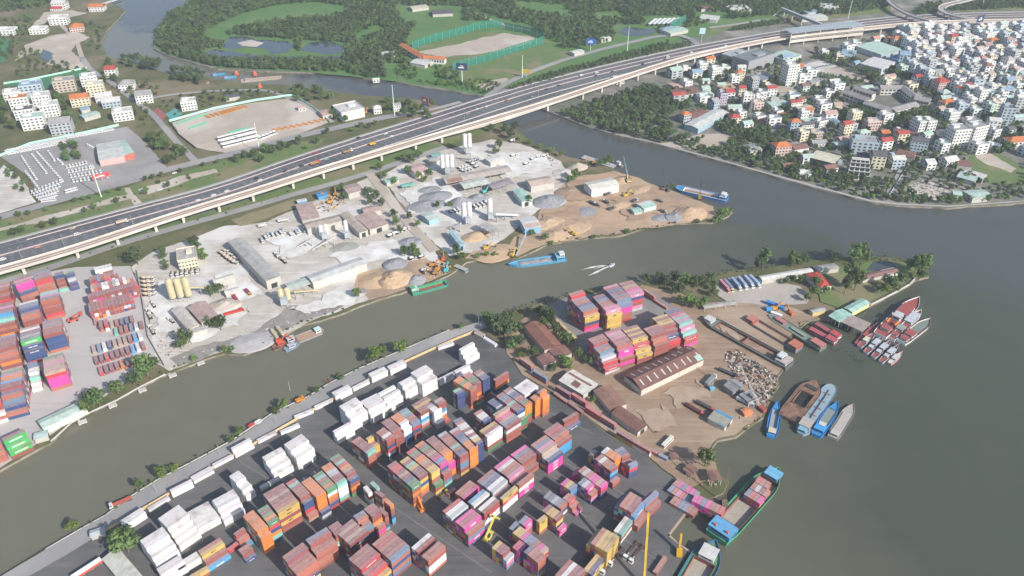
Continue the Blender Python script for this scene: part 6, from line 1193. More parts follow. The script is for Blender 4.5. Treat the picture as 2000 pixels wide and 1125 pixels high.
lorry(0, 0, (.5, .1, .12), (.08, .075, .075), 11, 'truck trailer loaded with dark scrap on the dirt yard', q=P(1373, 795, .05), rz=R(-42), bedh=1.4)
lorry(0, 0, (.06, .06, .07), (.07, .07, .08), 12, 'black trailer lying beside the grey gabled shed', q=P(1418, 730, .05), rz=R(-38), bedh=1.0)
lorry(0, 0, (.5, .52, .55), (.55, .56, .6), 10, 'white and lilac panel trailer beside the tank house', q=P(1452, 787, .05), rz=R(-38), bedh=2.0)
# blue tarpaulins and slip cabins
for lb, x, y, rz, L, w, h, c in [('long blue cabin on the slip beside the red machine', 1513, 600, -38, 14, 3, 3, (.05, .22, .55)), ('bright blue water tank by the dirt yard trucks', 1389, 762, 20, 3, 2.6, 2.4, (.1, .35, .5)), ('blue box cabin on the slip', 1500, 607, 10, 4, 3.5, 2.5, (.05, .28, .6)), ('white box cabin on the slip', 1516, 617, -35, 8, 2.6, 2.2, (.72, .72, .7)), ('orange box by the scrap yard shore', 1457, 809, 20, 6, 5, 2.6, (.58, .22, .1))]:
    t = thing('site_cabin', lb, 'cabin', P(x, y), R(rz)); MB().box(0, 0, .1, L, w, h).obj('wall', PAINT, t, color=c); MB().gable(0, 0, h + .1, L, w, .4, over=.15).obj('roof', PAINT, t, color=tuple(min(.8, q * 1.15) for q in c)); MB().box(L / 2 + .02, 0, .1, .06, .9, 2.0).obj('door', DARK, t)
# scrap mass
def scrap(label, pts, n, smax, cols, hmax=2.5, name='scrap_pile'):
    poly = [P(*q) for q in pts]; xs, ys = [q.x for q in poly], [q.y for q in poly]; mb = MB(); k = 0
    def inside(x, y):
        c = False; j = len(poly) - 1
        for i in range(len(poly)):
            a, b = poly[i], poly[j]
            if (a.y > y) != (b.y > y) and x < (b.x - a.x) * (y - a.y) / (b.y - a.y) + a.x: c = not c
            j = i
        return c
    while k < n:
        x, y = random.uniform(min(xs), max(xs)), random.uniform(min(ys), max(ys))
        if not inside(x, y): continue
        k += 1; s = random.uniform(.4, 1) * smax; h = (.5 + .5 * noise.noise(Vector((x * .15, y * .15, 3)))) * hmax
        mb.at(Matrix.Translation((x, y, random.random() * h)) @ Matrix.Rotation(random.random() * 6.3, 4, 'Z') @ Matrix.Rotation(random.uniform(-.8, .8), 4, 'X'))
        mb.box(0, 0, -.3, s * random.uniform(.4, 2.2), s * random.uniform(.3, .9), s * random.uniform(.2, .8), random.randrange(len(cols)))
    mb.at(None); mb.obj(name, cols, kind='stuff', label=label, cat='scrap')
SCR = [RUST, mat('scrap_grey', (.3, .28, .26), .8), mat('scrap_dark', (.07, .065, .06), .8), mat('scrap_pale', (.5, .45, .4), .8), mat('scrap_brown', (.26, .17, .11), .9)]
scrap('jumbled scrap metal and rubble heaped beside the slipway barge', [(1415, 690), (1440, 685), (1520, 735), (1512, 765), (1500, 785), (1490, 800), (1475, 770), (1430, 740)], 900, 1.8, SCR, 2.2)
scrap('low scrap scatter around the scrap crane', [(1440, 795), (1480, 790), (1490, 815), (1460, 832), (1430, 812)], 220, 1.3, SCR, 1.0)
scrap('rubble and broken timber along the inlet sheds', [(1310, 895), (1385, 925), (1400, 950), (1345, 945), (1315, 918)], 220, 1.2, SCR, .7)
scrap('demolition rubble covering the city plot', [(1770, 365), (1800, 353), (1840, 363), (1856, 380), (1838, 391), (1792, 387)], 420, 1.6, SCR[1:2] + SCR[3:4], 1.0, 'rubble')
scrap('broken concrete and debris by the plant channel', [(1040, 312), (1075, 303), (1090, 320), (1060, 330)], 160, 1.4, SCR[1:4], .8)
scrap('machine parts and oddments of the repair yard', [(605, 405), (660, 375), (680, 395), (640, 415)], 200, 1.5, SCR + [YEL], 1.2)
scrap('rusty machinery jumble above the green vessel', [(835, 525), (880, 515), (882, 532), (840, 545)], 150, 1.4, SCR + [YEL], 1.2)
scrap('brown broken ground and rubble of the spit', [(1100, 368), (1140, 362), (1150, 385), (1110, 390)], 200, 1.2, [SCR[4], G_DIRT, SCR[3]], .8)
scrap('salvage and rubble around the dust plant barns', [(300, 640), (360, 660), (340, 700), (310, 690)], 160, 1.1, SCR[1:], .6)
# quay poles along the river road
for x, y in ((935, 636), (567, 764), (430, 890), (307, 964), (540, 828)):
    t = thing('utility_pole', 'thin grey utility pole standing along the quay road', 'utility pole', P(x, y), R(40), 'poles along the quay road'); MB().cyl((0, 0, 0), (0, 0, 9), .16, .1, 6).obj('pole', CONC, t); MB().box(0, 0, 8.2, .12, 2.0, .12).obj('crossarm', CONC, t)
t = thing('notice_board', 'small red notice board on posts by the river road', 'sign', P(643, 749), R(-50)); MB().box(0, 0, 1.5, 4, .15, 2.4).obj('panel', mat('red_panel', (.55, .09, .05), .6), t); MB().cyl((-1.5, 0, 0), (-1.5, 0, 1.6), .1).obj('post', STEEL, t); MB().cyl((1.5, 0, 0), (1.5, 0, 1.6), .1).obj('post', STEEL, t)
lorry(0, 0, (.65, .25, .03), (.65, .25, .03), 4, 'orange tipper parked at the river road verge', q=P(584, 785, .1), rz=R(40), bedh=1.2)
vehicle('car', 'car', P(491, 831, .08), R(45), (.6, .06, .06), 'red car parked at the river road verge', 'car')
vehicle('van', 'van', P(505, 826, .08), R(45), (.72, .72, .7), 'white van parked beside the red car on the river road', 'van')
lorry(0, 0, (.6, .62, .66), (.5, .12, .08), 10, 'grey cab truck with a long orange trailer on the quay road', q=P(240, 982, .08), rz=R(215), bedh=.4)

CL = [SCR[1], SCR[3], SCR[4], mat('clutter_white', (.66, .65, .62), .8), mat('clutter_blue', (.1, .25, .42), .7), YEL, RUST]
scrap('small machine parts, pallets and blocks littering the dusty plant yard', [(300, 530), (440, 450), (590, 410), (720, 360), (835, 470), (850, 500), (700, 560), (520, 640), (340, 700), (300, 640)], 1500, .9, CL, .3, 'yard_clutter')
scrap('loose blocks and parts littering the upper plant yard', [(745, 350), (870, 300), (1030, 288), (1105, 345), (1000, 450), (880, 495), (850, 470)], 900, .9, CL, .3, 'yard_clutter')
scrap('stones and debris strewn over the sand spit', [(1010, 495), (1060, 420), (1200, 345), (1320, 380), (1390, 405), (1340, 432), (1160, 460)], 700, .9, [SCR[4], SCR[2], G_SAND, SCR[3]], .4, 'spit_debris')
scrap('white rubble and debris along the dust plant shoreline', [(330, 722), (440, 680), (520, 660), (620, 618), (720, 582), (700, 575), (600, 600), (470, 650), (330, 705)], 700, 1.0, [CL[3], SCR[3], SCR[1]], .3, 'shore_rubble')
scrap('oddments and offcuts lying about the dirt yard', [(1210, 790), (1330, 770), (1400, 690), (1480, 720), (1430, 840), (1330, 880)], 250, .7, CL, .2, 'yard_clutter')
# ================================================================ houses, city blocks, parked vans, billboards
WIN = MB().box(0, 0, 0, 1, .12, 1).mesh('window', GLASS); HOUSES = []; BLK = MB().box(0, 0, 0, 1, 1, 1)
RC = {'w': (.6, .6, .57), 'g': (.34, .34, .34), 'd': (.12, .12, .13), 'o': (.56, .19, .075), 'r': (.42, .075, .065), 'b': (.24, .13, .105), 'm': (.42, .56, .49), 'l': (.26, .38, .48), 't': (.46, .38, .3), 'c': (.56, .51, .4), 'k': (.52, .36, .32)}
RN = {'w': 'white', 'g': 'grey', 'd': 'dark', 'o': 'orange', 'r': 'red', 'b': 'brown', 'm': 'mint', 'l': 'blue grey', 't': 'tan', 'c': 'cream', 'k': 'pinkish'}
WCOL = {'w': (.72, .72, .7), 'c': (.68, .62, .47), 'g': (.42, .44, .46), 'l': (.42, .5, .56), 'k': (.6, .46, .42), 'p': (.5, .44, .54), 'm': (.5, .62, .56), 't': (.52, .45, .38)}
WN = {'w': 'white', 'c': 'cream', 'g': 'grey', 'l': 'pale blue', 'k': 'pink', 'p': 'lilac', 'm': 'mint', 't': 'tan'}
def house(q, w, d, st, rz, rt, rc, wc, label, group=None, wins=True, cat='house', name='house', win_n=None):
    h = st * 3.3 + .4; t = thing(name, label, cat, (q.x, q.y, 0), rz, group); HOUSES.append((q.x, q.y, max(w, d) / 2))
    mb = MB().box(0, 0, -.1, w, d, h + .1)
    if rt == 'g':
        for s in (-1, 1): mb.add([(s * w / 2, -d / 2, h), (s * w / 2, d / 2, h), (s * w / 2, 0, h + d * .22)], [(0, 1, 2) if s > 0 else (2, 1, 0)])
    mb.obj('wall', WALLP, t, color=WCOL[wc])
    if rt == 'f':
        r = MB().box(0, 0, h, w - .4, d - .4, .12).obj('roof', ROOFP, t, color=RC[rc]); m2 = MB()
        for s in (-1, 1): m2.box(s * (w / 2 - .12), 0, h, .24, d, .9); m2.box(0, s * (d / 2 - .12), h, w - .48, .24, .9)
        m2.obj('parapet', WALLP, r, color=WCOL[wc]); MB().box(-w * .2, d * .15, h + .1, w * .38, d * .38, 2.4).obj('stair_hut', WALLP, r, color=tuple(x * .92 for x in WCOL[wc]))
        if st > 2: MB().cyl((w * .25, d * .2, h + .1), (w * .25, d * .2, h + 2.0), .7, n=8).obj('water_tank', STEEL, r)
    else: MB().gable(0, 0, h, w, d, d * .22 if rt == 'g' else min(w, d) * .25, hip=(min(w, d) * .45 if rt == 'h' else 0)).obj('roof', ROOFP, t, color=RC[rc])
    if wins:
        for side in range(4):
            a = side * math.pi / 2; nx, ny = math.cos(rz + a - math.pi / 2), math.sin(rz + a - math.pi / 2)
            if nx * (-q.x) + ny * (-q.y) < .25 * math.hypot(q.x, q.y): continue
            L, D = (w, d) if side % 2 == 0 else (d, w); n = win_n or (2 if L < 9 else 3 if L < 14 else 5)
            for s in range(st):
                for i in range(n):
                    u = -L / 2 + (i + .5) * L / n; lp = Matrix.Rotation(a, 3, 'Z') @ Vector((u, -D / 2 - .02, s * 3.3 + 1.1)); o = obj('window', WIN, t, loc=lp, rz=a); o.scale = (L / n * .5, 1, 1.5)
    return t
def hz(x, y, z=0): return P(x, y, z)
CITY = [  # x, y, width, depth, storeys, yaw, roof type, roof, wall, what tells it apart
 (1395, 152, 14, 10, 4, 20, 'f', 'w', 'w', 'beside the tan U-shaped roof'), (1370, 138, 12, 10, 3, 20, 'f', 'w', 'w', 'between viaduct and street'), (1442, 155, 10, 9, 3, 15, 'h', 'o', 'c', 'behind the tan roof'), (1446, 186, 9, 9, 3, 10, 'g', 'r', 'c', 'in front of the grey office block'), (1468, 178, 10, 10, 5, 25, 'g', 'g', 'g', 'bare concrete, beside cream red roofed house'), (1503, 186, 12, 10, 3, 10, 'g', 'r', 'w', 'below the white tower block'), (1458, 205, 13, 9, 4, 5, 'f', 'w', 'w', 'next to the telecom mast'), (1480, 203, 9, 9, 3, 5, 'f', 'w', 'w', 'behind the telecom mast'), (1408, 202, 9, 11, 4, 12, 'f', 'd', 'p', 'facing the tall dark trees'), (1392, 212, 9, 12, 3, 30, 'g', 'g', 'l', 'beside the lilac house'), (1337, 238, 10, 9, 3, 25, 'h', 'o', 'g', 'by the market hall'), (1433, 238, 12, 10, 2, 15, 'h', 'r', 'c', 'at the end of the market hall'), (1476, 215, 13, 10, 3, 18, 'f', 'c', 'k', 'beside the telecom mast'),
 (1523, 300, 17, 12, 3, 10, 'h', 'o', 'k', 'in the riverside trees'), (1536, 328, 11, 8, 1, 15, 'g', 'b', 'w', 'near the river walk'), (1550, 214, 14, 8, 3, 15, 'g', 'r', 'w', 'beside the bright blue roof'), (1548, 258, 11, 9, 4, 5, 'h', 'o', 'l', 'next to the dark roofed white house'), (1571, 258, 15, 9, 3, 12, 'g', 'd', 'w', 'next to the orange roofed tower house'), (1566, 238, 9, 8, 4, 10, 'f', 'w', 'w', 'narrow, above the dark roofed house'), (1597, 283, 16, 10, 1, 8, 'g', 'g', 'w', 'below the beige flat house'), (1590, 268, 14, 9, 2, 12, 'f', 'g', 't', 'above the grey roofed bungalow'), (1647, 268, 11, 9, 5, 20, 'g', 'r', 'c', 'tall, beside blue shutters'), (1617, 338, 14, 10, 2, 22, 'g', 'b', 'w', 'beside the arched cream hall'), (1572, 344, 15, 9, 1, 5, 'f', 'w', 'w', 'on the river walk'),
 (1683, 296, 26, 16, 4, -12, 'f', 'g', 'l', 'large windowless side beside the terraced block'), (1710, 324, 13, 14, 4, -12, 'g', 'd', 'c', 'beside the terraced concrete block'), (1748, 326, 13, 10, 3, 5, 'g', 'w', 'l', 'at the head of the lane'), (1757, 276, 13, 9, 3, 12, 'g', 'r', 'c', 'in front of the brown roofs'), (1790, 262, 12, 14, 5, 15, 'f', 'm', 'w', 'white cluster with mint terrace'), (1806, 262, 11, 13, 5, 15, 'f', 'w', 'w', 'white cluster, outer end'), (1790, 296, 16, 12, 4, -20, 'g', 'd', 'l', 'with steep dark roof'), (1665, 240, 13, 9, 4, 25, 'f', 'w', 'c', 'by the school garden'), (1700, 252, 16, 10, 3, 10, 'f', 'w', 'k', 'below the school garden'), (1683, 268, 13, 9, 2, 15, 'h', 'm', 'g', 'with mint hip roof'), (1600, 246, 14, 10, 2, 30, 'f', 'g', 'w', 'between the mint sheds'),
 (1862, 284, 19, 15, 6, 12, 'f', 'g', 'w', 'white framed windows, left of a pair'), (1897, 278, 19, 14, 6, 22, 'f', 'g', 'w', 'white framed windows, right of a pair'), (1935, 256, 12, 11, 4, -15, 'g', 'w', 'w', 'stepped villa beside the slate tower'), (1958, 242, 13, 12, 6, -10, 'f', 'd', 'l', 'dark slate tower'), (1982, 284, 24, 13, 2, 8, 'h', 'o', 'w', 'wide, by the green plot'), (1845, 214, 16, 11, 3, 20, 'h', 'o', 'c', 'beside the curved lane'), (1907, 206, 12, 11, 6, 20, 'f', 'w', 'w', 'blank white facade'), (1930, 200, 13, 10, 4, 25, 'f', 'w', 'm', 'next to the blank white facade'), (1855, 234, 14, 11, 3, 18, 'f', 'w', 'w', 'glassy, above the framed pair'), (1850, 322, 15, 11, 2, 20, 'g', 'w', 'w', 'by the green plot'),
 (1832, 178, 16, 14, 4, 15, 'h', 'r', 'k', 'pagoda-like with red tiers'), (1795, 156, 12, 11, 5, 8, 'f', 'w', 'l', 'blue glass side'), (1762, 124, 13, 15, 4, -15, 'g', 'l', 'l', 'tall blue gable'), (1786, 128, 8, 8, 4, 8, 'f', 'w', 'w', 'twin fronted'), (1747, 88, 12, 10, 3, 10, 'h', 'o', 'c', 'near the station columns'), (1735, 84, 11, 9, 2, 10, 'h', 'o', 'w', 'lower, near the station columns'), (1767, 92, 9, 8, 4, 5, 'f', 'w', 'c', 'slim, below the viaduct'), (1822, 84, 12, 11, 3, 15, 'g', 'r', 'w', 'below the ramp'), (1858, 88, 13, 11, 4, 10, 'g', 'r', 'c', 'beside the portal frame'), (1805, 112, 17, 11, 4, 15, 'f', 'w', 'c', 'blank cream side'), (1862, 118, 15, 11, 5, 25, 'f', 'w', 'w', 'rows of small balconies'), (1818, 120, 11, 8, 2, 15, 'g', 'o', 'c', 'in front of blank cream side'), (1910, 126, 13, 12, 5, 15, 'f', 'w', 'w', 'blank pale side'), (1935, 92, 16, 12, 3, 12, 'h', 'o', 'w', 'behind the dark billboard'), (1932, 80, 14, 9, 4, 20, 'f', 'l', 'w', 'below the mint hall'), (1958, 82, 13, 10, 4, 22, 'f', 'w', 'l', 'next to the mint hall'), (1968, 132, 14, 14, 7, 30, 'f', 'w', 'g', 'tallest grey slab with white edge'), (1990, 130, 12, 12, 6, 30, 'f', 'w', 'c', 'ribbed balconies'), (1830, 126, 12, 9, 2, 20, 'h', 'o', 't', 'amid shady trees'), (1872, 128, 11, 9, 2, 10, 'g', 'o', 'c', 'small, beside orange pair'), (1850, 152, 12, 13, 4, 20, 'g', 'g', 'l', 'steep grey gable'), (1873, 162, 13, 11, 4, 15, 'f', 'w', 'c', 'balcony front'), (1976, 95, 14, 10, 2, 8, 'h', 'o', 'w', 'under big trees'),
 # left village
 (28, 194, 13, 11, 3, 28, 'f', 'w', 'w', 'end of the left terrace'), (66, 184, 17, 12, 4, 22, 'f', 'l', 'l', 'blue grey with white window rows'), (43, 210, 14, 11, 4, 22, 'f', 'o', 'w', 'orange roof edge, second of the terrace'), (86, 206, 13, 11, 4, 22, 'f', 'w', 'w', 'back row of the terrace'), (102, 224, 13, 11, 4, 22, 'f', 'w', 'w', 'curved parapet'), (70, 248, 16, 12, 4, 22, 'f', 'm', 'w', 'mint and blue ground floor'), (52, 228, 14, 11, 3, 22, 'f', 'd', 'w', 'roof terrace between white blocks'), (125, 258, 15, 12, 4, 18, 'g', 'g', 'g', 'plain grey gable by the van park'), (130, 176, 17, 11, 4, 22, 'f', 'g', 't', 'plain grey beside the turf'), (160, 204, 14, 11, 3, 22, 'g', 'o', 'c', 'tiled orange gable'), (178, 168, 13, 11, 4, 25, 'f', 'w', 'w', 'cluttered roof terrace'), (190, 184, 14, 11, 4, 22, 'f', 'w', 'c', 'cream block by the lane'), (205, 196, 13, 10, 2, 25, 'g', 'w', 'w', 'white gable by the lane'), (220, 206, 14, 10, 2, 20, 'g', 'w', 'l', 'pale blue ground floor'), (243, 232, 15, 10, 3, 22, 'f', 'w', 'w', 'blank white by the van park'), (220, 148, 9, 10, 3, 10, 'g', 'r', 'w', 'bright red roof by creek trees'), (250, 172, 13, 11, 2, 15, 'h', 'g', 'w', 'grey hip roof in the trees'), (284, 198, 13, 11, 3, 20, 'g', 'g', 'w', 'dark gabled by the courts'), (371, 212, 12, 10, 3, 20, 'f', 'w', 'w', 'beside the pipe yard fence'), (118, 46, 18, 12, 3, 10, 'f', 'w', 'w', 'white villa in the cleared site'), (120, 17, 15, 11, 3, 5, 'g', 'w', 'w', 'far villa above the cleared site'), (192, 20, 16, 11, 2, 5, 'g', 'o', 'w', 'by the creek bridge'), (152, 60, 13, 12, 2, 20, 'h', 'o', 'k', 'with the purple bush'), (78, 64, 16, 11, 2, 10, 'f', 'w', 'w', 'beside the digging site'), (15, 66, 18, 12, 2, 5, 'f', 'w', 'w', 'edge of the pitch'), (112, 20, 12, 8, 1, 5, 'g', 'r', 'w', 'red lean-to beside far villa'), (737, 220, 9, 8, 2, 20, 'h', 'w', 'w', 'small white house by the creek mast'), (775, 215, 9, 8, 2, 20, 'g', 'g', 'w', 'grey house under creek trees'), (590, 215, 8, 7, 1, 20, 'g', 'k', 'w', 'small house by the fence'), (1205, 163, 16, 8, 2, 22, 'f', 'w', 'w', 'white slab under the viaduct'), (735, 160, 8, 6, 1, 10, 'g', 'w', 'w', 'hut on creek bank')]
SN = ('', 'one', 'two', 'three', 'four', 'five', 'six', 'seven', 'eight')
for x, y, w, d, st_, yw, rt, rc, wc, how in CITY:
    k_ = 1.4 if x < 400 else 1.0; w, d = w * k_, d * k_
    house(hz(x, y), w, d, st_, R(yw), rt, rc, wc, f'{SN[st_]} storey {WN[wc]} house, {RN[rc]} roof, {how}', 'town houses')
house(hz(1537, 166), 15, 14, 8, R(18), 'f', 'w', 'w', 'eight storey white tower block with grey end wall and rows of windows', None, True, 'tower block', 'tower_block', 4)
shed('grey glazed office block with rows of white windows beside the viaduct', (1430, 110), (1463, 121), (1505, 102), 15, 0, (.2, .23, .25), (.3, .31, .33), 'office', 'office_building', True, windows=9)
shed('low glass fronted annex of the grey office block', (1409, 106), (1432, 113), (1458, 99), 9, 0, (.4, .43, .44), (.4, .42, .44), 'office', 'office_building', True, windows=4)
shed('mint roofed factory hall beside the tower block', (1503, 108), (1535, 118), (1562, 106), 8, 1.5, (.44, .6, .52), (.5, .52, .5), 'hall', 'factory_hall')
shed('arched blue grey hall below the grey office block', (1463, 150), (1490, 158), (1505, 148), 6, 2, (.24, .28, .32), (.5, .5, .5), 'hall', 'factory_hall')
shed('tan U-shaped roof with a dark courtyard', (1408, 176), (1438, 172), (1446, 156), 5, 1.5, (.5, .36, .24), (.6, .5, .4), 'house', 'courtyard_house')
shed('long white and grey market hall running down to the river trees', (1364, 252), (1424, 220), (1408, 206), 6, 1.2, (.6, .62, .58), (.3, .42, .5), 'market hall', 'market_hall')
shed('mint roofed workshop in the town', (1508, 208), (1542, 203), (1532, 191), 5, 1.0, RC['m'], (.5, .6, .6))
shed('long red and pink roof strip in the town trees', (1493, 238), (1543, 224), (1538, 217), 5, .8, (.42, .14, .13), (.5, .3, .28))
shed('arched cream roof hall beside the riverside houses', (1583, 308), (1631, 320), (1656, 308), 7, 2.0, (.62, .59, .45), (.1, .16, .13), 'hall', 'factory_hall', patches=((-.5, .9, -.5, .5, (.66, .65, .62)),))
shed('long mint roofed factory near the station', (1672, 90), (1722, 107), (1757, 94), 7, 1.4, (.46, .62, .53), (.4, .45, .5), 'hall', 'factory_hall')
shed('white flat roofed factory behind the car lot trees', (1680, 124), (1723, 135), (1753, 122), 8, .8, (.62, .62, .6), (.5, .54, .58), 'hall', 'factory_hall')
shed('blue grey roofed factory beside the long mint factory', (1640, 108), (1668, 112), (1682, 100), 6, 1.0, (.3, .42, .52), WC, 'hall', 'factory_hall')
shed('mint roofed hall below the elevated ramps', (1925, 66), (1965, 68), (1955, 52), 9, 1.4, (.4, .6, .52), (.5, .55, .55), 'hall', 'factory_hall')
shed('bright blue roofed factory beside the long mint factory', (1736, 112), (1756, 118), (1770, 108), 7, 1.0, (.12, .3, .48), (.4, .5, .6), 'hall', 'factory_hall')
for lb, A, B, C, rc in [('mint shed roof by the white narrow house', (1575, 240), (1600, 234), (1592, 226), 'm'), ('long pale blue roof among the town trees', (1603, 222), (1632, 242), (1640, 236), 'l'), ('cream shed roof beside the red flat house', (1562, 216), (1592, 212), (1586, 202), 'c'), ('mint town shed behind the grey bungalow', (1635, 285), (1660, 280), (1654, 272), 'm'), ('brown town roof beside the red roofed cream house', (1745, 258), (1790, 270), (1800, 260), 'b'), ('brown and cream lean-to roof by the steep dark roof', (1750, 300), (1785, 308), (1790, 298), 'b'), ('long orange roof behind the framed pair', (1884, 218), (1922, 214), (1918, 206), 'o'), ('pale arched lane roof beside orange hip house', (1855, 206), (1888, 200), (1884, 194), 'w'), ('rusty roof strip above the riverside trees', (1322, 188), (1372, 180), (1362, 166), 'b'), ('pink grey roof beside the rusty strip', (1318, 172), (1350, 166), (1342, 156), 'k'), ('purple brown roof behind the orange hip house', (1352, 232), (1388, 222), (1378, 208), 'b'), ('mint roofs by the rusty strip', (1372, 190), (1396, 184), (1390, 174), 'm'), ('grey triangular roof in the riverside trees', (1466, 296), (1490, 292), (1482, 278), 'g'), ('long mint and brown roofs at the green plot', (1868, 345), (1905, 355), (1918, 345), 'm'), ('mint roof hall by the river walk', (1900, 388), (1940, 384), (1930, 368), 'm'), ('small mint roof by the rubble plot', (1862, 380), (1880, 382), (1886, 374), 'm'), ('white long roofs beside the green plot', (1880, 338), (1920, 350), (1930, 342), 'w'), ('brown roof beside the white long roofs', (1870, 322), (1900, 326), (1906, 316), 'b'), ('grey tiled roof by the vacant lot', (1585, 162), (1612, 158), (1606, 150), 'g'), ('tan long roof below the tower block', (1508, 178), (1550, 182), (1566, 172), 't')]:
    shed(lb, A, B, C, 5, 1.0, RC[rc], WC, 'shed', 'town_shed', group='town sheds')
# terraced concrete block by the river
tb = thing('terraced_building', 'stepped concrete terrace block with planted balconies by the river trees', 'building', P(1674, 345), R(-14))
for k in range(5):
    w_ = 22 - k * 1.2; dp = 16 - k * 2.6; y0 = 8 - dp / 2; MB().box(0, y0, k * 3.3, w_, dp, .35).obj('floor_slab', CONCL, tb); MB().box(0, y0 + .8, k * 3.3 + .35, w_ - 1, dp - 2.2, 2.95).obj('glazing', GLASS, tb)
    for i in range(5): MB().box(-w_ / 2 + .3 + i * (w_ - .6) / 4, y0 - dp / 2 + .3, k * 3.3 + .35, .5, .5, 2.95).obj('column', WHITEM, tb)
MB().box(0, 5, 16.5, 16, 6, .4).obj('roof', CONCL, tb)
# school ring
sc_ = thing('school', 'grey roofed school wings around a green courtyard', 'school')
for a, b, w_ in [((1715, 183), (1760, 183), 11), ((1760, 183), (1784, 203), 11), ((1783, 204), (1813, 210), 12), ((1688, 213), (1738, 229), 13), ((1738, 228), (1783, 216), 12), ((1648, 192), (1692, 208), 11), ((1668, 184), (1704, 196), 9)]:
    A, B = P(*a), P(*b); m_ = (A + B) / 2; L_ = (B - A).length; rz_ = yaw(A, B)
    wg = MB().box(0, 0, 0, L_, w_ - 1.2, 8.5).obj('wing', WALLP, sc_, loc=m_, rz=rz_, color=(.62, .6, .56)); MB().gable(0, 0, 8.5, L_, w_ - 1, 2.2, over=.8).obj('roof', ROOFP, wg, color=(.33, .31, .31))
    for i in range(6):
        for s in range(2): o = obj('window', WIN, wg, loc=(-L_ / 2 + (i + .5) * L_ / 6, -(w_ - 1.2) / 2 - .02, 1.2 + s * 3.8)); o.scale = (L_ / 9, 1, 1.8)
# orange roofed school by the pitch
for a, b in (((786, 97), (828, 121)), ((829, 121), (870, 124))):
    A, B = P(*a), P(*b); m_ = (A + B) / 2; t = thing('school_block', 'white school wing with long orange tiled roof beside the sports pitch', 'school', m_, yaw(A, B), 'orange roofed school wings'); L_ = (B - A).length
    MB().box(0, 0, 0, L_, 9, 7).obj('wall', WALLP, t, color=(.7, .7, .68)); MB().gable(0, 0, 7, L_, 9, 2.2, over=.8).obj('roof', ROOFP, t, color=RC['o'])
    for i in range(8): o = obj('window', WIN, t, loc=(-L_ / 2 + (i + .5) * L_ / 8, -4.52, 2.2)); o.scale = (L_ / 14, 1, 3)
shed('white box building with large blank sign walls by the creek road', (667, 222), (712, 212), (704, 195), 10, 0, (.6, .58, .55), (.68, .67, .64), 'building', 'commercial_building', True)
shed('dealership hall with pale roof beside the white vans', (193, 314), (243, 305), (222, 276), 7, 1.2, (.56, .58, .56), (.6, .4, .38), 'hall', 'dealership_hall')
shed('mint roofed dealership hall next to the pale one', (241, 303), (262, 298), (246, 272), 7, 1.2, RC['m'], (.5, .15, .12), 'hall', 'dealership_hall')
for lb, A, B, C, rc in [('long green grey village roof', (164, 231), (196, 222), (190, 215), 'm'), ('blue tarpaulin roof in the village trees', (158, 216), (176, 212), (173, 206), 'l'), ('grey roof in the trees by the pipe yard', (440, 192), (468, 188), (460, 182), 'd'), ('white gallery roof at the top lane', (1365, 36), (1400, 40), (1412, 32), 'w'), ('long mint roofs near the fork of the lane', (1310, 66), (1345, 58), (1335, 48), 'm'), ('pale blue roofs beside the mint roofs', (1300, 60), (1320, 54), (1314, 48), 'l'), ('pale hall behind the footbridge', (1568, 38), (1618, 34), (1606, 26), 'w'), ('white sheds in the far trees', (1600, 16), (1640, 18), (1650, 8), 'w'), ('far blue roof hut', (1578, 26), (1600, 22), (1596, 16), 'l'), ('brown and dark far workshop roof', (845, 28), (885, 26), (880, 18), 'd'), ('pale quarry shed in the far trees', (805, 18), (838, 14), (834, 8), 'c'), ('pale blue roadside roof by the fork', (1175, 78), (1195, 74), (1190, 68), 'w'), ('white shack by the blue billboard', (1122, 105), (1142, 100), (1138, 94), 'w'), ('rusty hut roofs by the fence corner', (630, 226), (650, 222), (644, 212), 'k'), ('white creek bank hut', (745, 108), (775, 104), (770, 98), 'w'), ('white hall with blue edge beside orange school', (800, 122), (830, 128), (838, 118), 'w'), ('far white roofs at the top lane', (1430, 22), (1470, 20), (1462, 8), 'w'), ('far red brown roofs in the trees', (1370, 18), (1395, 16), (1390, 8), 'b')]:
    shed(lb, A, B, C, 4.5, .9, RC[rc], WC, 'shed', 'roadside_shed', group='outlying sheds')
# ---- procedural infill of the dense town
def in_poly(poly, x, y):
    c = False; j = len(poly) - 1
    for i in range(len(poly)):
        a, b = poly[i], poly[j]
        if (a[1] > y) != (b[1] > y) and x < (b[0] - a[0]) * (y - a[1]) / (b[1] - a[1]) + a[0]: c = not c
        j = i
    return c
TOWN = [(1310, 140), (1400, 116), (1440, 128), (1560, 122), (1690, 82), (1760, 66), (2015, 54), (2015, 305), (1950, 300), (1880, 305), (1850, 335), (1740, 335), (1640, 325), (1560, 315), (1500, 262), (1440, 246), (1385, 200), (1320, 195)]
NOTOWN = [[(1555, 112), (1620, 112), (1710, 150), (1725, 172), (1640, 165), (1560, 145)], [(1640, 178), (1820, 172), (1825, 235), (1640, 240)], [(1480, 240), (1560, 262), (1540, 312), (1460, 262)], [(1670, 82), (1765, 88), (1760, 138), (1670, 130)], [(1400, 90), (1512, 92), (1560, 165), (1405, 128)], [(1720, 330), (1760, 300), (1800, 320), (1790, 345)], [(1790, 225), (1850, 235), (1840, 250), (1790, 245)]]
DENSE = [(1750, 66), (2015, 54), (2015, 215), (1880, 230), (1800, 170), (1760, 130)]
rng = random.Random(5); FILL = []
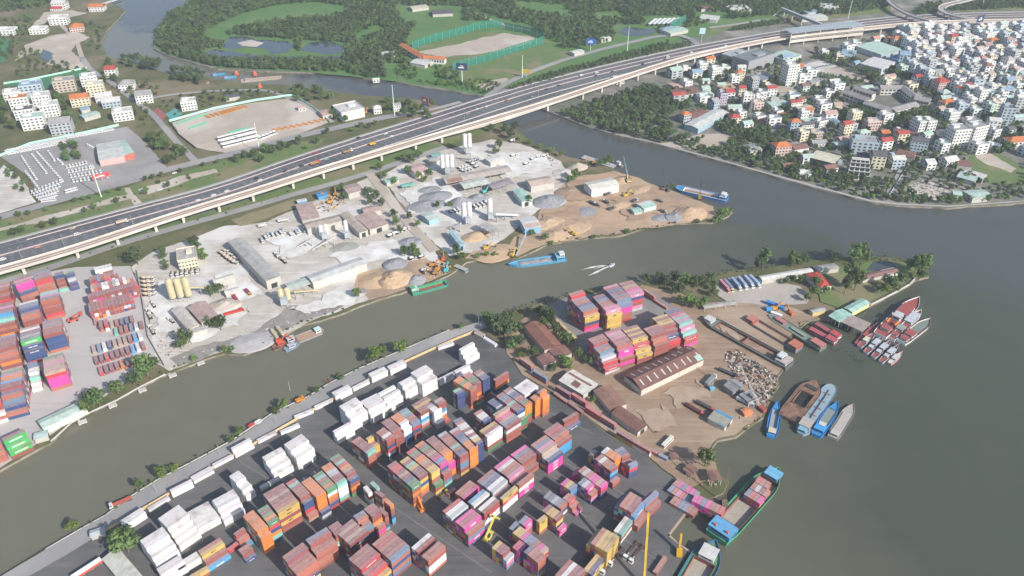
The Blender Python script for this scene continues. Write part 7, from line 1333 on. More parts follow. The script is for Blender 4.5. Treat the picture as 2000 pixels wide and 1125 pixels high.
for _ in range(15000):
    x, y = rng.uniform(1300, 2015), rng.uniform(52, 340)
    if not in_poly(TOWN, x, y) or any(in_poly(z, x, y) for z in NOTOWN): continue
    dn = in_poly(DENSE, x, y); q = P(x, y); w = rng.uniform(7.5, 13) if dn else rng.uniform(9, 17); d = rng.uniform(8, 13)
    rr = max(w, d) * (.54 if dn else .95)
    if any((q.x - a) ** 2 + (q.y - b) ** 2 < (rr + c * .85) ** 2 for a, b, c in HOUSES): continue
    HOUSES.append((q.x, q.y, rr)); FILL.append((q, w, d, dn, x, y))
rng.shuffle(FILL); print('FILL', len(FILL))
NIND = 170; FILL.sort(key=lambda f: f[0].length - (60 if not f[3] else 0)); mb = MB(); seen = {}
TM = [WALLP]; 
TCOL = []
def near_lm(x, y):
    L = [((1800, 195), 'east of the school'), ((1900, 150), 'in the dense quarter'), ((1960, 90), 'near the elevated ramps'), ((1830, 90), 'below the viaduct'), ((1950, 230), 'near the slate tower'), ((1640, 300), 'behind the arched hall'), ((1600, 200), 'west of the school'), ((1480, 190), 'near the telecom mast'), ((1360, 165), 'by the rusty strip roofs'), ((1760, 300), 'near the lane'), ((1860, 280), 'around the framed pair')]
    return min(L, key=lambda l: (l[0][0] - x) ** 2 + 4 * (l[0][1] - y) ** 2)[1]
V_, F_, C_ = [], [], []
for k, (q, w, d, dn, x, y) in enumerate(FILL):
    yw = R(rng.gauss(18 if x > 1650 else 14, 7)); st_ = rng.choice((2, 3, 3, 4, 4, 5) if dn else (1, 1, 2, 2, 3, 3)); rt = rng.choice('fffffghf' if dn else 'ggfffg'); rc = rng.choice('wwwggcmlgw') if rt == 'f' else rng.choice('orbggmmdltwwk'); wc = rng.choice('wwwwwcglwwm')
    if rt == 'f' and rc in 'orb': rc = 'w'
    if k < NIND: house(q, w, d, st_, yw, rt, rc, wc, f'{SN[st_]} storey {WN[wc]} house, {RN[rc]} {"flat" if rt == "f" else "gabled" if rt == "g" else "hipped"} roof, {near_lm(x, y)}', 'town infill houses', st_ > 1, win_n=2)
    else:
        m0 = MB().at(Matrix.Translation(q) @ Matrix.Rotation(yw, 4, 'Z')); h = st_ * 3.3; m0.box(0, 0, 0, w, d, h); n0 = len(m0.f); 
        if rt == 'f': m0.box(-w * .15, d * .1, h, w * .5, d * .4, 2.2); m0.box(0, 0, h, w * .97, d * .97, .05)
        else: m0.gable(0, 0, h, w, d, d * .24, hip=0 if rt == 'g' else d * .4)
        b = len(V_); V_ += m0.v; F_ += [tuple(b + i for i in f) for f in m0.f]; C_ += [WCOL[wc]] * (len(m0.f) if rt == 'f' else n0) + ([] if rt == 'f' else [RC[rc]] * (len(m0.f) - n0))
        for s in range(st_):
            for sx, sy, L_ in ((0, -1, w), (-1 if q.x > 0 else 1, 0, d)):
                for i in range(3):
                    u = -L_ / 2 + (i + .5) * L_ / 3; m1 = MB().at(Matrix.Translation(q) @ Matrix.Rotation(yw, 4, 'Z'))
                    if sy: m1.box(u, sy * (d / 2 + .03), s * 3.3 + 1.1, L_ / 6, .06, 1.4)
                    else: m1.box(sx * (w / 2 + .03), u, s * 3.3 + 1.1, .06, L_ / 6, 1.4)
                    b = len(V_); V_ += m1.v; F_ += [tuple(b + i for i in f) for f in m1.f]; C_ += [(.05, .06, .07)] * len(m1.f)
me = bpy.data.meshes.new('town_mass'); me.from_pydata(V_, [], F_); at = me.attributes.new('paint', 'FLOAT_COLOR', 'FACE'); at.data.foreach_set('color', np.concatenate([np.array(C_), np.ones((len(C_), 1))], 1).ravel()); me.materials.append(CONTA)
obj('dense_houses', me, kind='stuff', label='far dense mass of small town houses beyond the nearer rows', cat='houses')
# telecom lattice mast
tm = thing('telecom_mast', 'tall lattice telecom mast among the town houses', 'mast', P(1463, 232), R(20)); mb = MB(); Hm = 30
for sx in (-1, 1):
    for sy in (-1, 1): mb.bar((sx * 1.6, sy * 1.6, 0), (sx * .4, sy * .4, Hm), .22)
for k in range(12):
    z = k * Hm / 12; w = 1.6 - 1.2 * k / 12; w2 = 1.6 - 1.2 * (k + 1) / 12
    for s in (-1, 1): mb.bar((-w, s * w, z), (w2, s * w2, z + Hm / 12), .1); mb.bar((s * w, -w, z), (s * w2, w2, z + Hm / 12), .1)
mb.obj('lattice', STEEL, tm); MB().box(0, 0, Hm - 4, 2.4, 2.4, .2).obj('platform', STEEL, tm)
# portal frame beside the viaduct
pf = thing('portal_frame', 'tall white portal frame straddling the viaduct edge', 'frame', P(1846, 62), R(60)); 
for s in (-1, 1): MB().bar((s * 4, 0, 0), (s * 2.5, 0, 18), .7).obj('leg', WHITEM, pf)
MB().bar((-2.8, 0, 18), (2.8, 0, 18), .8).obj('beam', WHITEM, pf)
# ---- parked vans
VG = 'white vans in the van park'
def van_row(a, b, n, rz, label, group=VG, kind='van', name='parked_van', cat='van', col=(.74, .74, .73), wheels=False, sc=1.0):
    for i in range(n):
        t = (i + .5) / n; q = P(a[0] + (b[0] - a[0]) * t, a[1] + (b[1] - a[1]) * t, .08)
        vehicle(kind, name, q, R(rz + rng.uniform(-4, 4)), tuple(min(.8, c * rng.uniform(.93, 1.05)) for c in col), label, cat, group, wheels, sc)
F1 = 'white van in the row under the mint fence'; F2 = 'white van in the long slanting file of the van park'; F3 = 'white van in the lower block of the van park'; F4 = 'white van in the block behind the red sign'
van_row((12, 296), (128, 274), 20, 70, F1); van_row((16, 302), (126, 280), 18, 70, F1); van_row((132, 270), (222, 254), 15, 70, F1)
for a, b, n in (((42, 306), (72, 352), 11), ((62, 302), (92, 340), 9), ((72, 298), (124, 356), 14), ((94, 296), (108, 316), 5), ((50, 336), (78, 372), 9)): van_row(a, b, n, -52, F2)
for k in range(5): van_row((60 + k * 5, 378 + k * 4), (122 - k * 3, 354 + k * 9), 9 - k // 2, -60, F3)
for k in range(4): van_row((128 + k * 4, 328 + k * 9), (172 + k * 14, 318 + k * 9), 7 + k, -60, F4)
van_row((112, 312), (124, 322), 3, -52, F2); van_row((170, 284), (186, 292), 4, -50, F4)
TGP = 'white trucks in the machine yard'
for k in range(3): van_row((426 + k * 5, 276 + k * 7), (498 + k * 5, 258 + k * 7), 11, -62, 'white truck parked in the tight block of the machine yard', TGP, 'cab', 'parked_truck', 'truck', (.74, .74, .73), False, 1.6)
van_row((505, 276), (540, 262), 5, -62, 'white truck at the end of the machine yard block', TGP, 'cab', 'parked_truck', 'truck', (.74, .74, .73), False, 1.6)
van_row((1565, 126), (1600, 118), 8, -30, 'car in the upper file of the town car lot', 'cars in the town car lot', 'car', 'parked_car', 'car', (.5, .5, .52)); van_row((1575, 136), (1630, 126), 9, -30, 'car in the lower file of the town car lot', 'cars in the town car lot', 'car', 'parked_car', 'car', (.35, .38, .45)); van_row((1610, 143), (1700, 164), 16, 60, 'car along the edge of the vacant town plot', 'cars in the town car lot', 'car', 'parked_car', 'car', (.6, .6, .6))
vehicle('car', 'car', P(341, 339, .1), R(32), (.74, .74, .73), 'white car on the service road verge', 'car'); vehicle('bus', 'coach', P(140, 374, .1), R(38), (.74, .74, .72), 'white coach at the corner of the van park', 'bus')
# steel pipe bundles
PIPO = mat('pipe_orange', (.6, .26, .05), .6, (.5, .2, .05), .4); PIPG = mat('pipe_green', (.1, .38, .22), .6)
def pipes(x, y, rz, m, L=9, n=4, lab='orange'):
    t = thing('pipe_bundle', f'bundle of long {lab} steel piles in the fenced machine yard', 'pipes', P(x, y, .05), R(rz), f'{lab} pile bundles')
    for i in range(n): MB().cyl((-L / 2, (i - (n - 1) / 2) * .95, .5), (L / 2, (i - (n - 1) / 2) * .95, .5), .42, n=7).obj('pipe', m, t)
for i in range(8): pipes(406 + i * 9, 229 - i * 2.6, -42, PIPO, 11)
for i in range(5): pipes(438 + i * 10, 220 - i * 2.8, -35, PIPO, 10)
for i in range(9): pipes(538 + i * 11.5, 254 - i * 1.9 - i * i * .06, -30, PIPO, 9)
for i in range(6): pipes(352 + i * 9, 240 - i * 2.8, 55, PIPG, 9, 4, 'green')
for i in range(4): pipes(374 + i * 8, 250 - i * 2.5, 55, PIPG, 7, 4, 'green')
for i in range(4): pipes(452 + i * 9, 258 - i * 2.2, 55, PIPG, 7, 4, 'green')
# ---- billboards
def billboard(label, px, py, hpost, w, h, col, rz, post=STEEL, marks=True):
    t = thing('billboard', label, 'billboard', P(px, py), R(rz)); MB().cyl((0, 0, 0), (0, 0, hpost), .6, .5, 8).obj('post', post, t)
    p_ = MB().box(0, 0, hpost, w, .8, h).obj('panel', mat('sign_%02d%02d%02d' % tuple(int(c * 99) for c in col), col, .5), t)
    if marks: MB().box(-w * .05, -.43, hpost + h * .3, w * .5, .05, h * .16).obj('print', LET, p_); MB().box(.0, -.43, hpost + h * .56, w * .3, .05, h * .1).obj('print', LET, p_)
    MB().box(0, 0, hpost - .3, w + .3, 1.0, .25).obj('catwalk', STEEL, t)
billboard('blue billboard on a single post beside the far service road', 1153, 100, 10, 13, 7, (.03, .12, .45), -8)
billboard('dark red and navy billboard standing at the creek bank', 903, 165, 18, 14, 9, (.05, .06, .12), -12, MASTG)
billboard('brown red billboard on a bright blue post by the creek', 832, 222, 13, 10, 7, (.25, .08, .08), -35, mat('blue_post', (.05, .12, .45), .5))
billboard('yellow billboard in the bushes by the far service road', 1027, 152, 6, 12, 5, (.6, .42, .06), -20, marks=False)
billboard('pale blue billboard on a post by the lane fork', 1369, 84, 13, 8, 8, (.45, .58, .66), 0, marks=False)
billboard('dark billboard with a blue face looming over the viaduct', 1907, 62, 14, 12, 10, (.03, .06, .12), 20)
billboard('red and white dealership sign by the van park gate', 200, 352, 3, 16, 4, (.55, .07, .07), 34)
# ---- sports pitch nets
NETM = mat('green_net_mesh', (.03, .22, .15), .9, alpha=.55)
for lb, pts in (('tall green net fence along the far side of the sports pitch', [(806, 96), (850, 80), (900, 68), (935, 56), (980, 52)]), ('tall green net fence along the near side of the sports pitch', [(885, 137), (940, 124), (1000, 104), (1060, 86)]), ('tall green net fence at the end of the sports pitch', [(985, 58), (1030, 66), (1062, 78)]), ('dark green net fence beside the far mint roofs', [(1308, 58), (1338, 42)])):
    t = thing('net_fence', lb, 'net fence'); line = smooth_line([P(*q) for q in pts], 11, 1)
    for q in line: MB().cyl((q.x, q.y, 0), (q.x, q.y, 11), .18, .12, 5).obj('post', STEEL, t)
    for a, b in zip(line, line[1:]): MB().bar(a + Vector((0, 0, 5.4)), b + Vector((0, 0, 5.4)), .05, 10.6).obj('net_panel', NETM, t)
# greenhouse frames, far
for i in range(6):
    A, B = P(1268 + i * 9, 47 - i * .3, 4), P(1282 + i * 9, 36 - i * .3, 4); t = thing('greenhouse_row', 'white arched greenhouse row in the far trees', 'greenhouse', (0, 0, 0), 0, 'far greenhouse rows'); MB().bar(A, B, 4, .4).obj('roof', WHITEM, t)
    for k in (.05, .5, .95): q = A.lerp(B, k); MB().box(q.x, q.y, 0, .3, 3.6, 4).obj('frame', STEEL, t)
wall('grey creek bridge at the top of the river bend', [(200, 10), (236, -2)], 1.2, CONCL, 6, 'bridge', 'creek_bridge', 1.0)
# ================================================================ trees, shrubs, woods
def leaf_mat(name, c, c2, c3):
    m = mat(name, c, .75, c2, .13, c3=c3, spec=.12, detail=3); nt = m.node_tree; N = nt.nodes; L = nt.links; b = N['Principled BSDF']
    oi = N.new('ShaderNodeObjectInfo'); hs = N.new('ShaderNodeHueSaturation'); mr = N.new('ShaderNodeMapRange'); mr.inputs[3].default_value = .7; mr.inputs[4].default_value = 1.35
    mr2 = N.new('ShaderNodeMapRange'); mr2.inputs[3].default_value = .475; mr2.inputs[4].default_value = .515
    L.new(oi.outputs['Random'], mr.inputs[0]); L.new(oi.outputs['Random'], mr2.inputs[0]); src = b.inputs['Base Color'].links[0].from_socket
    L.new(src, hs.inputs['Color']); L.new(mr.outputs[0], hs.inputs['Value']); L.new(mr2.outputs[0], hs.inputs['Hue']); L.new(hs.outputs[0], b.inputs['Base Color'])
    # thin leaves let some light through
    tr = N.new('ShaderNodeBsdfTranslucent'); L.new(hs.outputs[0], tr.inputs[0]); mx = N.new('ShaderNodeMixShader'); mx.inputs[0].default_value = .22
    L.new(b.outputs[0], mx.inputs[1]); L.new(tr.outputs[0], mx.inputs[2]); L.new(mx.outputs[0], N['Material Output'].inputs[0]); return m
LF = leaf_mat('foliage', (.1, .155, .055), (.135, .19, .07), (.08, .12, .045)); LFD = leaf_mat('foliage_dark', (.09, .125, .062), (.12, .16, .075), (.07, .1, .05)); LFL = leaf_mat('foliage_light', (.13, .21, .05), (.17, .24, .07), (.11, .17, .05))
BARK = mat('bark', (.13, .1, .075), .95, (.2, .16, .12), .6)
def crown_mesh(name, m, r, h, z0, clumps, leaves, size, rnd, flat=.8):
    V, F = [], []
    cs = []
    for _ in range(clumps):
        while True:
            p = Vector((rnd.uniform(-1, 1), rnd.uniform(-1, 1), rnd.uniform(-1, 1)))
            if .25 < p.length < 1: break
        cs.append((Vector((p.x * r * .72, p.y * r * .72, z0 + h / 2 + p.z * h * .38)), rnd.uniform(.26, .46) * r))
    per = leaves // clumps
    for c, cr in cs:
        for _ in range(per):
            n = Vector((rnd.gauss(0, 1), rnd.gauss(0, 1), rnd.gauss(.25, 1))).normalized(); q = c + Vector((n.x, n.y, n.z * flat)) * cr * rnd.uniform(.55, 1.08)
            nn = (n + Vector((rnd.gauss(0, .5), rnd.gauss(0, .5), rnd.gauss(.2, .5)))).normalized(); a = nn.orthogonal().normalized(); b = nn.cross(a); an = rnd.random() * 6.28; a, b = a * math.cos(an) + b * math.sin(an), b * math.cos(an) - a * math.sin(an)
            s = size * rnd.uniform(.6, 1.3); i = len(V); V += [q + a * s, q + b * s * .6, q - a * s, q - b * s * .6]; F.append((i, i + 1, i + 2, i + 3))
    me = bpy.data.meshes.new(name); me.from_pydata(V, [], F); me.materials.append(m); return me
def trunk_mesh(h, r, rnd):
    mb = MB(); top = Vector((rnd.uniform(-.4, .4), rnd.uniform(-.4, .4), h * .55)); mb.cyl((0, 0, -.3), top, r, r * .6, 6)
    for k in range(4): a = rnd.random() * 6.28; mb.cyl(top * rnd.uniform(.7, 1), top + Vector((math.cos(a) * h * .22, math.sin(a) * h * .22, h * .25)), r * .45, r * .15, 5)
    return mb.mesh('trunk', BARK)
tr_ = random.Random(11)
TP = {'broad': [(crown_mesh('crown', LF, 4.6, 7.0, 2.6, 16, 560, .62, tr_), trunk_mesh(9, .28, tr_)) for _ in range(4)], 'dark': [(crown_mesh('crown', LFD, 4.6, 7.5, 2.4, 16, 560, .62, tr_), trunk_mesh(9, .28, tr_)) for _ in range(3)],
      'light': [(crown_mesh('crown', LFL, 4.2, 6.0, 2.4, 14, 500, .6, tr_), trunk_mesh(8, .25, tr_)) for _ in range(3)], 'tall': [(crown_mesh('crown', LF, 4.4, 12, 4.0, 22, 760, .62, tr_), trunk_mesh(14, .35, tr_)) for _ in range(3)],
      'bush': [(crown_mesh('crown', LF, 2.2, 2.6, .1, 9, 200, .42, tr_), trunk_mesh(2, .1, tr_)) for _ in range(3)], 'bushl': [(crown_mesh('crown', LFL, 2.2, 2.4, .1, 9, 200, .42, tr_), trunk_mesh(2, .1, tr_)) for _ in range(3)]}
NT = [0]
def tree(kind, q, s, label, group, cat=None, name=None):
    me, tk = tr_.choice(TP[kind]); bush = kind.startswith('bush'); NT[0] += 1
    t = thing(name or ('shrub' if bush else 'tree'), label, cat or ('shrub' if bush else 'tree'), (q.x, q.y, 0), tr_.random() * 6.28, group)
    s *= 1.18 if q.y < 620 else 1.05
    s2 = s * tr_.uniform(.9, 1.1); t.scale = (s2, s2 * tr_.uniform(.9, 1.1), s * tr_.uniform(.9, 1.12)); obj('crown', me, t); obj('trunk', tk, t)
def trees(pts, label, group):
    for k, x, y, s in pts: tree(k, P(x, y), s, label, group)
def scatter_px(poly, n, dmin, rnd, avoid=None):
    xs, ys = [q[0] for q in poly], [q[1] for q in poly]; out = []; tries = 0
    while len(out) < n and tries < n * 40:
        tries += 1; x, y = rnd.uniform(min(xs), max(xs)), rnd.uniform(min(ys), max(ys))
        if not in_poly(poly, x, y): continue
        q = P(x, y)
        if avoid and any((q.x - a) ** 2 + (q.y - b) ** 2 < (c + 1.5) ** 2 for a, b, c in avoid): continue
        if any((q.x - o.x) ** 2 + (q.y - o.y) ** 2 < dmin ** 2 for o in out): continue
        out.append(q)
    return out
# ---- single trees, near bank
trees([('tall', 1488, 528, 1.15), ('tall', 1478, 532, .8)], 'tall dark tree at the corner of the truck park', 'truck park trees')
trees([('tall', 1545, 522, 1.0), ('broad', 1565, 517, 1.0), ('broad', 1556, 522, .8)], 'tall tree beside the white roof strip on the point', 'point trees')
tree('broad', P(1622, 512), .9, 'slender tree standing alone against the water on the point', 'point trees')
trees([('tall', 1662, 520, 1.35), ('tall', 1678, 512, 1.1), ('tall', 1655, 560, 1.35), ('tall', 1668, 568, 1.25), ('tall', 1648, 575, 1.0), ('tall', 1685, 518, .9)], 'massive tree clump in the middle of the wooded point', 'point trees')
trees([('tall', 1785, 536, 1.1), ('tall', 1800, 538, 1.15), ('broad', 1793, 548, 1.2), ('broad', 1775, 530, 1.0)], 'dense tree at the outermost tip of the point', 'point trees')
trees([('broad', 1735, 565, 1.2), ('broad', 1755, 556, 1.1), ('light', 1720, 575, 1.1), ('broad', 1745, 572, 1.0)], 'leafy tree behind the curved river wall', 'point trees')
trees([('light', 1585, 580, 1.1), ('broad', 1590, 562, .9), ('light', 1562, 552, .7), ('broad', 1530, 556, .6), ('broad', 1545, 552, .6), ('broad', 1575, 590, .8), ('light', 1612, 575, .8)], 'small tree beside the red hipped roof', 'point trees')
trees([('light', 1345, 600, 1.2), ('light', 1360, 604, 1.1), ('light', 1330, 596, 1.0), ('broad', 1372, 600, .9)], 'bright green tree above the slipway', 'trees between stacks and truck park')
trees([('tall', 1335, 568, .95), ('tall', 1352, 572, .9), ('dark', 1300, 560, 1.0), ('dark', 1316, 556, 1.0), ('dark', 1372, 562, 1.0), ('broad', 1392, 566, .9), ('dark', 1385, 555, .9), ('broad', 1262, 553, .8), ('dark', 1288, 552, .8), ('dark', 1320, 575, .9), ('broad', 1395, 580, .8)], 'dark tree in the grove between tall stacks and truck park', 'trees between stacks and truck park')
trees([('dark', 965, 640, 1.2), ('dark', 985, 645, 1.3), ('dark', 975, 655, 1.2), ('dark', 998, 660, 1.2), ('broad', 950, 634, 1.0), ('dark', 1008, 650, 1.1), ('dark', 992, 632, 1.0), ('dark', 1012, 676, 1.0), ('broad', 1002, 684, .9)], 'dark tree in the grove at the end of the yellow wall', 'grove by the yellow wall end')
trees([('tall', 1066, 632, .95), ('tall', 1078, 640, .9), ('dark', 1055, 620, 1.0), ('dark', 1085, 654, .9), ('broad', 1060, 645, .9)], 'feathery tree beside the rusty brown house', 'trees by the rusty houses')
trees([('broad', 1100, 668, .9), ('broad', 1112, 676, .9), ('light', 1104, 712, 1.0), ('light', 1112, 722, .9), ('broad', 1130, 700, .8), ('broad', 1040, 700, .9), ('light', 1018, 700, .7), ('dark', 1150, 712, .8), ('broad', 1080, 728, .7), ('light', 1155, 788, .6)], 'tree among the rusty sheds', 'trees by the rusty houses')
trees([('broad', 1376, 912, 1.25)], 'single bushy tree at the inlet sheds', None)
trees([('broad', 252, 1080, 1.5), ('broad', 240, 1068, 1.0)], 'round dense tree beside the pale gate hall', 'gate trees')
trees([('light', 735, 703, 1.15), ('light', 748, 696, .9), ('broad', 728, 708, .8)], 'bright green riverside tree on the quay road verge', 'quay verge trees'); trees([('light', 782, 690, 1.1)], 'thin leaved tree on the quay road verge', 'quay verge trees')
trees([('bush', 100 + 0, 1070, .01)] if False else [('light', 553, 800, .8), ('light', 318, 934, .9), ('bushl', 340, 918, 1.6), ('broad', 275, 955, .6), ('light', 145, 1036, .7), ('light', 470, 848, .6), ('bush', 665, 738, 1.5), ('bush', 620, 765, 1.2), ('bush', 540, 806, 1.4), ('bush', 900, 641, 1.3), ('bush', 450, 862, 1.3)], 'small green tree on the river edge of the quay road', 'quay verge trees')
# ---- single trees, far bank
trees([('dark', 270, 517, 1.5)], 'round grey green tree at the gate of the dust plant', None)
trees([('broad', 196, 795, 1.2), ('broad', 172, 808, 1.1), ('dark', 182, 790, 1.0), ('broad', 232, 772, 1.0), ('broad', 290, 735, 1.5), ('broad', 275, 748, 1.1), ('dark', 262, 752, .9), ('broad', 300, 722, 1.0)], 'grey green tree on the quay of the concrete yard', 'concrete yard quay trees')
trees([('broad', 365, 672, 1.1), ('broad', 355, 682, .9), ('broad', 432, 645, 1.2), ('dark', 412, 640, .9), ('light', 440, 690, .6), ('light', 380, 705, .5), ('bush', 452, 686, 1.2), ('dark', 412, 580, .9), ('dark', 428, 574, .8)], 'dusty tree on the dust plant shore', 'dust plant trees')
trees([('light', 700, 582, .9), ('broad', 806, 498, 1.0), ('broad', 790, 502, .9), ('broad', 815, 505, .9), ('light', 902, 508, .9), ('broad', 893, 500, .9), ('light', 935, 506, .6), ('light', 950, 503, .6), ('bushl', 968, 500, 1.5), ('bushl', 1075, 476, 1.2), ('bush', 1160, 466, 1.3), ('bush', 1225, 455, 1.3), ('broad', 1040, 462, .6), ('broad', 1065, 470, .7)], 'tree on the shore below the sand heaps', 'plant shore trees')
trees([('light', 1415, 424, .9), ('light', 1422, 418, .9), ('bushl', 1395, 434, 1.6), ('bushl', 1408, 430, 1.6), ('bushl', 1362, 435, 1.3)], 'green thicket tree at the tip of the sand spit', 'spit thicket'); trees([('light', 1312, 370, .8)], 'round bush tree beside the dark spit crane', None)
trees([('broad', 1125, 352, 1.2), ('broad', 1113, 358, 1.0)], 'large round tree behind the white spit shed', 'plant trees'); trees([('broad', 1180, 325, 1.0), ('broad', 1190, 322, 1.0), ('broad', 1170, 328, .8)], 'round tree by the pale flat barge', 'plant trees')
trees([('broad', 1032, 400, .9), ('broad', 1050, 368, .7), ('broad', 1062, 364, .7), ('light', 1072, 362, .6)], 'tree at the mint and white plant shed', 'plant trees'); trees([('broad', 975, 292, 1.0), ('broad', 968, 302, .9), ('broad', 998, 272, 1.1), ('dark', 985, 262, 1.3), ('dark', 1005, 258, 1.2), ('broad', 960, 258, 1.0), ('light', 1035, 282, .7), ('light', 1055, 290, .7), ('light', 1078, 298, .8), ('light', 1095, 306, .8), ('light', 1015, 274, .8)], 'tree beside the creek end of the upper plant', 'plant trees')
trees([('broad', 805, 320, 1.2), ('broad', 792, 316, 1.0), ('broad', 798, 342, 1.0), ('light', 818, 350, 1.0), ('broad', 840, 348, 1.0), ('broad', 772, 362, .9), ('broad', 818, 310, 1.1), ('light', 828, 356, .8), ('broad', 752, 350, .8), ('broad', 742, 335, .9)], 'tree around the pale pink roofed workshop', 'plant trees')
trees([('broad', 668, 378, 1.0), ('broad', 672, 392, 1.0), ('dark', 720, 385, 1.1), ('dark', 735, 392, 1.0), ('broad', 725, 402, .9), ('dark', 745, 404, .9), ('broad', 770, 425, .8), ('broad', 775, 440, .8), ('broad', 782, 455, .7), ('broad', 800, 430, .7), ('broad', 815, 445, .7), ('broad', 855, 408, .7), ('broad', 880, 404, .7), ('broad', 690, 440, .5)], 'dusty tree along the plant lane', 'plant trees')
trees([('dark', 380, 480, .9), ('broad', 386, 488, .9), ('light', 392, 500, .9), ('light', 400, 508, .8), ('broad', 318, 498, .7), ('broad', 320, 508, .7), ('broad', 324, 518, .6), ('dark', 326, 528, .6)], 'hedge tree beside the cream office block', 'office trees')
for x, y in [(0, 434), (38, 425), (56, 422), (92, 414), (148, 396), (165, 392), (178, 390), (215, 378), (235, 374), (285, 354), (300, 350), (316, 346), (354, 337), (398, 326), (426, 320)]: tree('broad', P(x, y), .55, 'small roadside tree in the row along the service road', 'service road tree row')
trees([('broad', 330, 368, .7), ('broad', 285, 380, .8), ('bush', 310, 358, 1.2), ('bush', 370, 350, 1.2), ('broad', 230, 398, .7), ('broad', 185, 410, .7), ('broad', 88, 448, .7), ('dark', 108, 440, .7), ('broad', 45, 455, .7), ('broad', 168, 416, .6), ('broad', 30, 462, .7)], 'bushy tree on the motorway verge', 'motorway verge trees')
trees([('broad', 520, 300, 1.2), ('broad', 535, 302, 1.2), ('dark', 480, 312, 1.1), ('dark', 465, 318, 1.0), ('broad', 498, 310, 1.2), ('dark', 550, 296, 1.2), ('broad', 510, 318, 1.0), ('broad', 565, 290, .9), ('dark', 585, 284, 1.0), ('light', 600, 292, .7), ('broad', 640, 262, .8), ('light', 690, 258, .8), ('light', 705, 250, .8), ('broad', 722, 252, .7), ('light', 735, 244, .7), ('broad', 620, 282, .9)], 'tree in the thicket between the machine yard and the expressway', 'expressway thicket')
# ---- single trees, left village and creek
for poly, n, k, s, lb, gp, dm in [([(225, 115), (255, 112), (315, 130), (310, 142), (250, 132)], 16, 'dark', 1.1, 'dark tree on the inner bank of the creek bend', 'creek bend trees', 6), ([(330, 140), (400, 148), (395, 168), (345, 166)], 16, 'dark', 1.1, 'dark tree by the creek boats', 'creek bend trees', 6), ([(100, 190), (120, 188), (160, 240), (140, 248), (110, 215)], 14, 'broad', .9, 'tree in the village garden strip', 'village trees', 6), ([(275, 270), (310, 262), (370, 310), (330, 322)], 16, 'broad', 1.0, 'tree beside the dealership lane', 'village trees', 6), ([(0, 205), (22, 205), (30, 255), (5, 262)], 8, 'broad', 1.0, 'tree at the village edge', 'village trees', 7), ([(195, 120), (215, 120), (235, 165), (205, 168)], 10, 'broad', .9, 'tree along the village lane to the creek', 'village trees', 6), ([(120, 285), (145, 285), (165, 312), (125, 318)], 10, 'broad', .9, 'tree standing within the van park', 'van park trees', 6), ([(560, 175), (650, 185), (640, 205), (580, 200)], 12, 'broad', 1.0, 'tree on the creek bank above the machine yard', 'creek bank trees', 7), ([(640, 215), (665, 212), (680, 240), (650, 245)], 6, 'broad', .9, 'tree beside the white sign building', 'creek bank trees', 6), ([(750, 200), (850, 205), (840, 235), (770, 232)], 14, 'broad', 1.0, 'tree around the creek mast', 'creek bank trees', 7), ([(0, 330), (20, 322), (52, 372), (40, 380)], 8, 'broad', .7, 'hedge tree at the gravel lot', 'van park trees', 5)]:
    for q in scatter_px(poly, n, dm, tr_, HOUSES): tree(k, q, s * tr_.uniform(.8, 1.15), lb, gp)
print('TREES', NT[0])
# ---- woods and masses of greenery as instanced stuff
PC = bpy.data.collections.new('wood_crowns')
for i, (m, r, h) in enumerate(((LFD, 4.2, 6.5), (LFD, 3.6, 5.5), (LF, 4.4, 7.0), (LF, 3.6, 6.0), (LFL, 3.4, 4.5))):
    o = bpy.data.objects.new('wood_crown', crown_mesh('wood_crown', m, r, h, .6, 13, 300, .68, tr_)); PC.objects.link(o)
def gn_group():
    ng = bpy.data.node_groups.new('scatter_crowns', 'GeometryNodeTree'); ng.interface.new_socket('Geometry', in_out='INPUT', socket_type='NodeSocketGeometry'); ng.interface.new_socket('Geometry', in_out='OUTPUT', socket_type='NodeSocketGeometry')
    N, L = ng.nodes, ng.links; i = N.new('NodeGroupInput'); o = N.new('NodeGroupOutput'); ip = N.new('GeometryNodeInstanceOnPoints'); ci = N.new('GeometryNodeCollectionInfo'); ci.inputs[0].default_value = PC; ci.inputs[1].default_value = True; ci.inputs[2].default_value = True
    ip.inputs['Pick Instance'].default_value = True
    na = N.new('GeometryNodeInputNamedAttribute'); na.data_type = 'FLOAT'; na.inputs[0].default_value = 'size'; nb = N.new('GeometryNodeInputNamedAttribute'); nb.data_type = 'INT'; nb.inputs[0].default_value = 'pick'
    rv = N.new('FunctionNodeRandomValue'); rv.data_type = 'FLOAT_VECTOR'; rv.inputs[1].default_value = (0, 0, 6.28)
    L.new(i.outputs[0], ip.inputs['Points']); L.new(ci.outputs[0], ip.inputs['Instance']); L.new(na.outputs[0], ip.inputs['Scale']); L.new(nb.outputs[0], ip.inputs['Instance Index']); L.new(rv.outputs[0], ip.inputs['Rotation']); L.new(ip.outputs[0], o.inputs[0]); return ng
GN = gn_group()
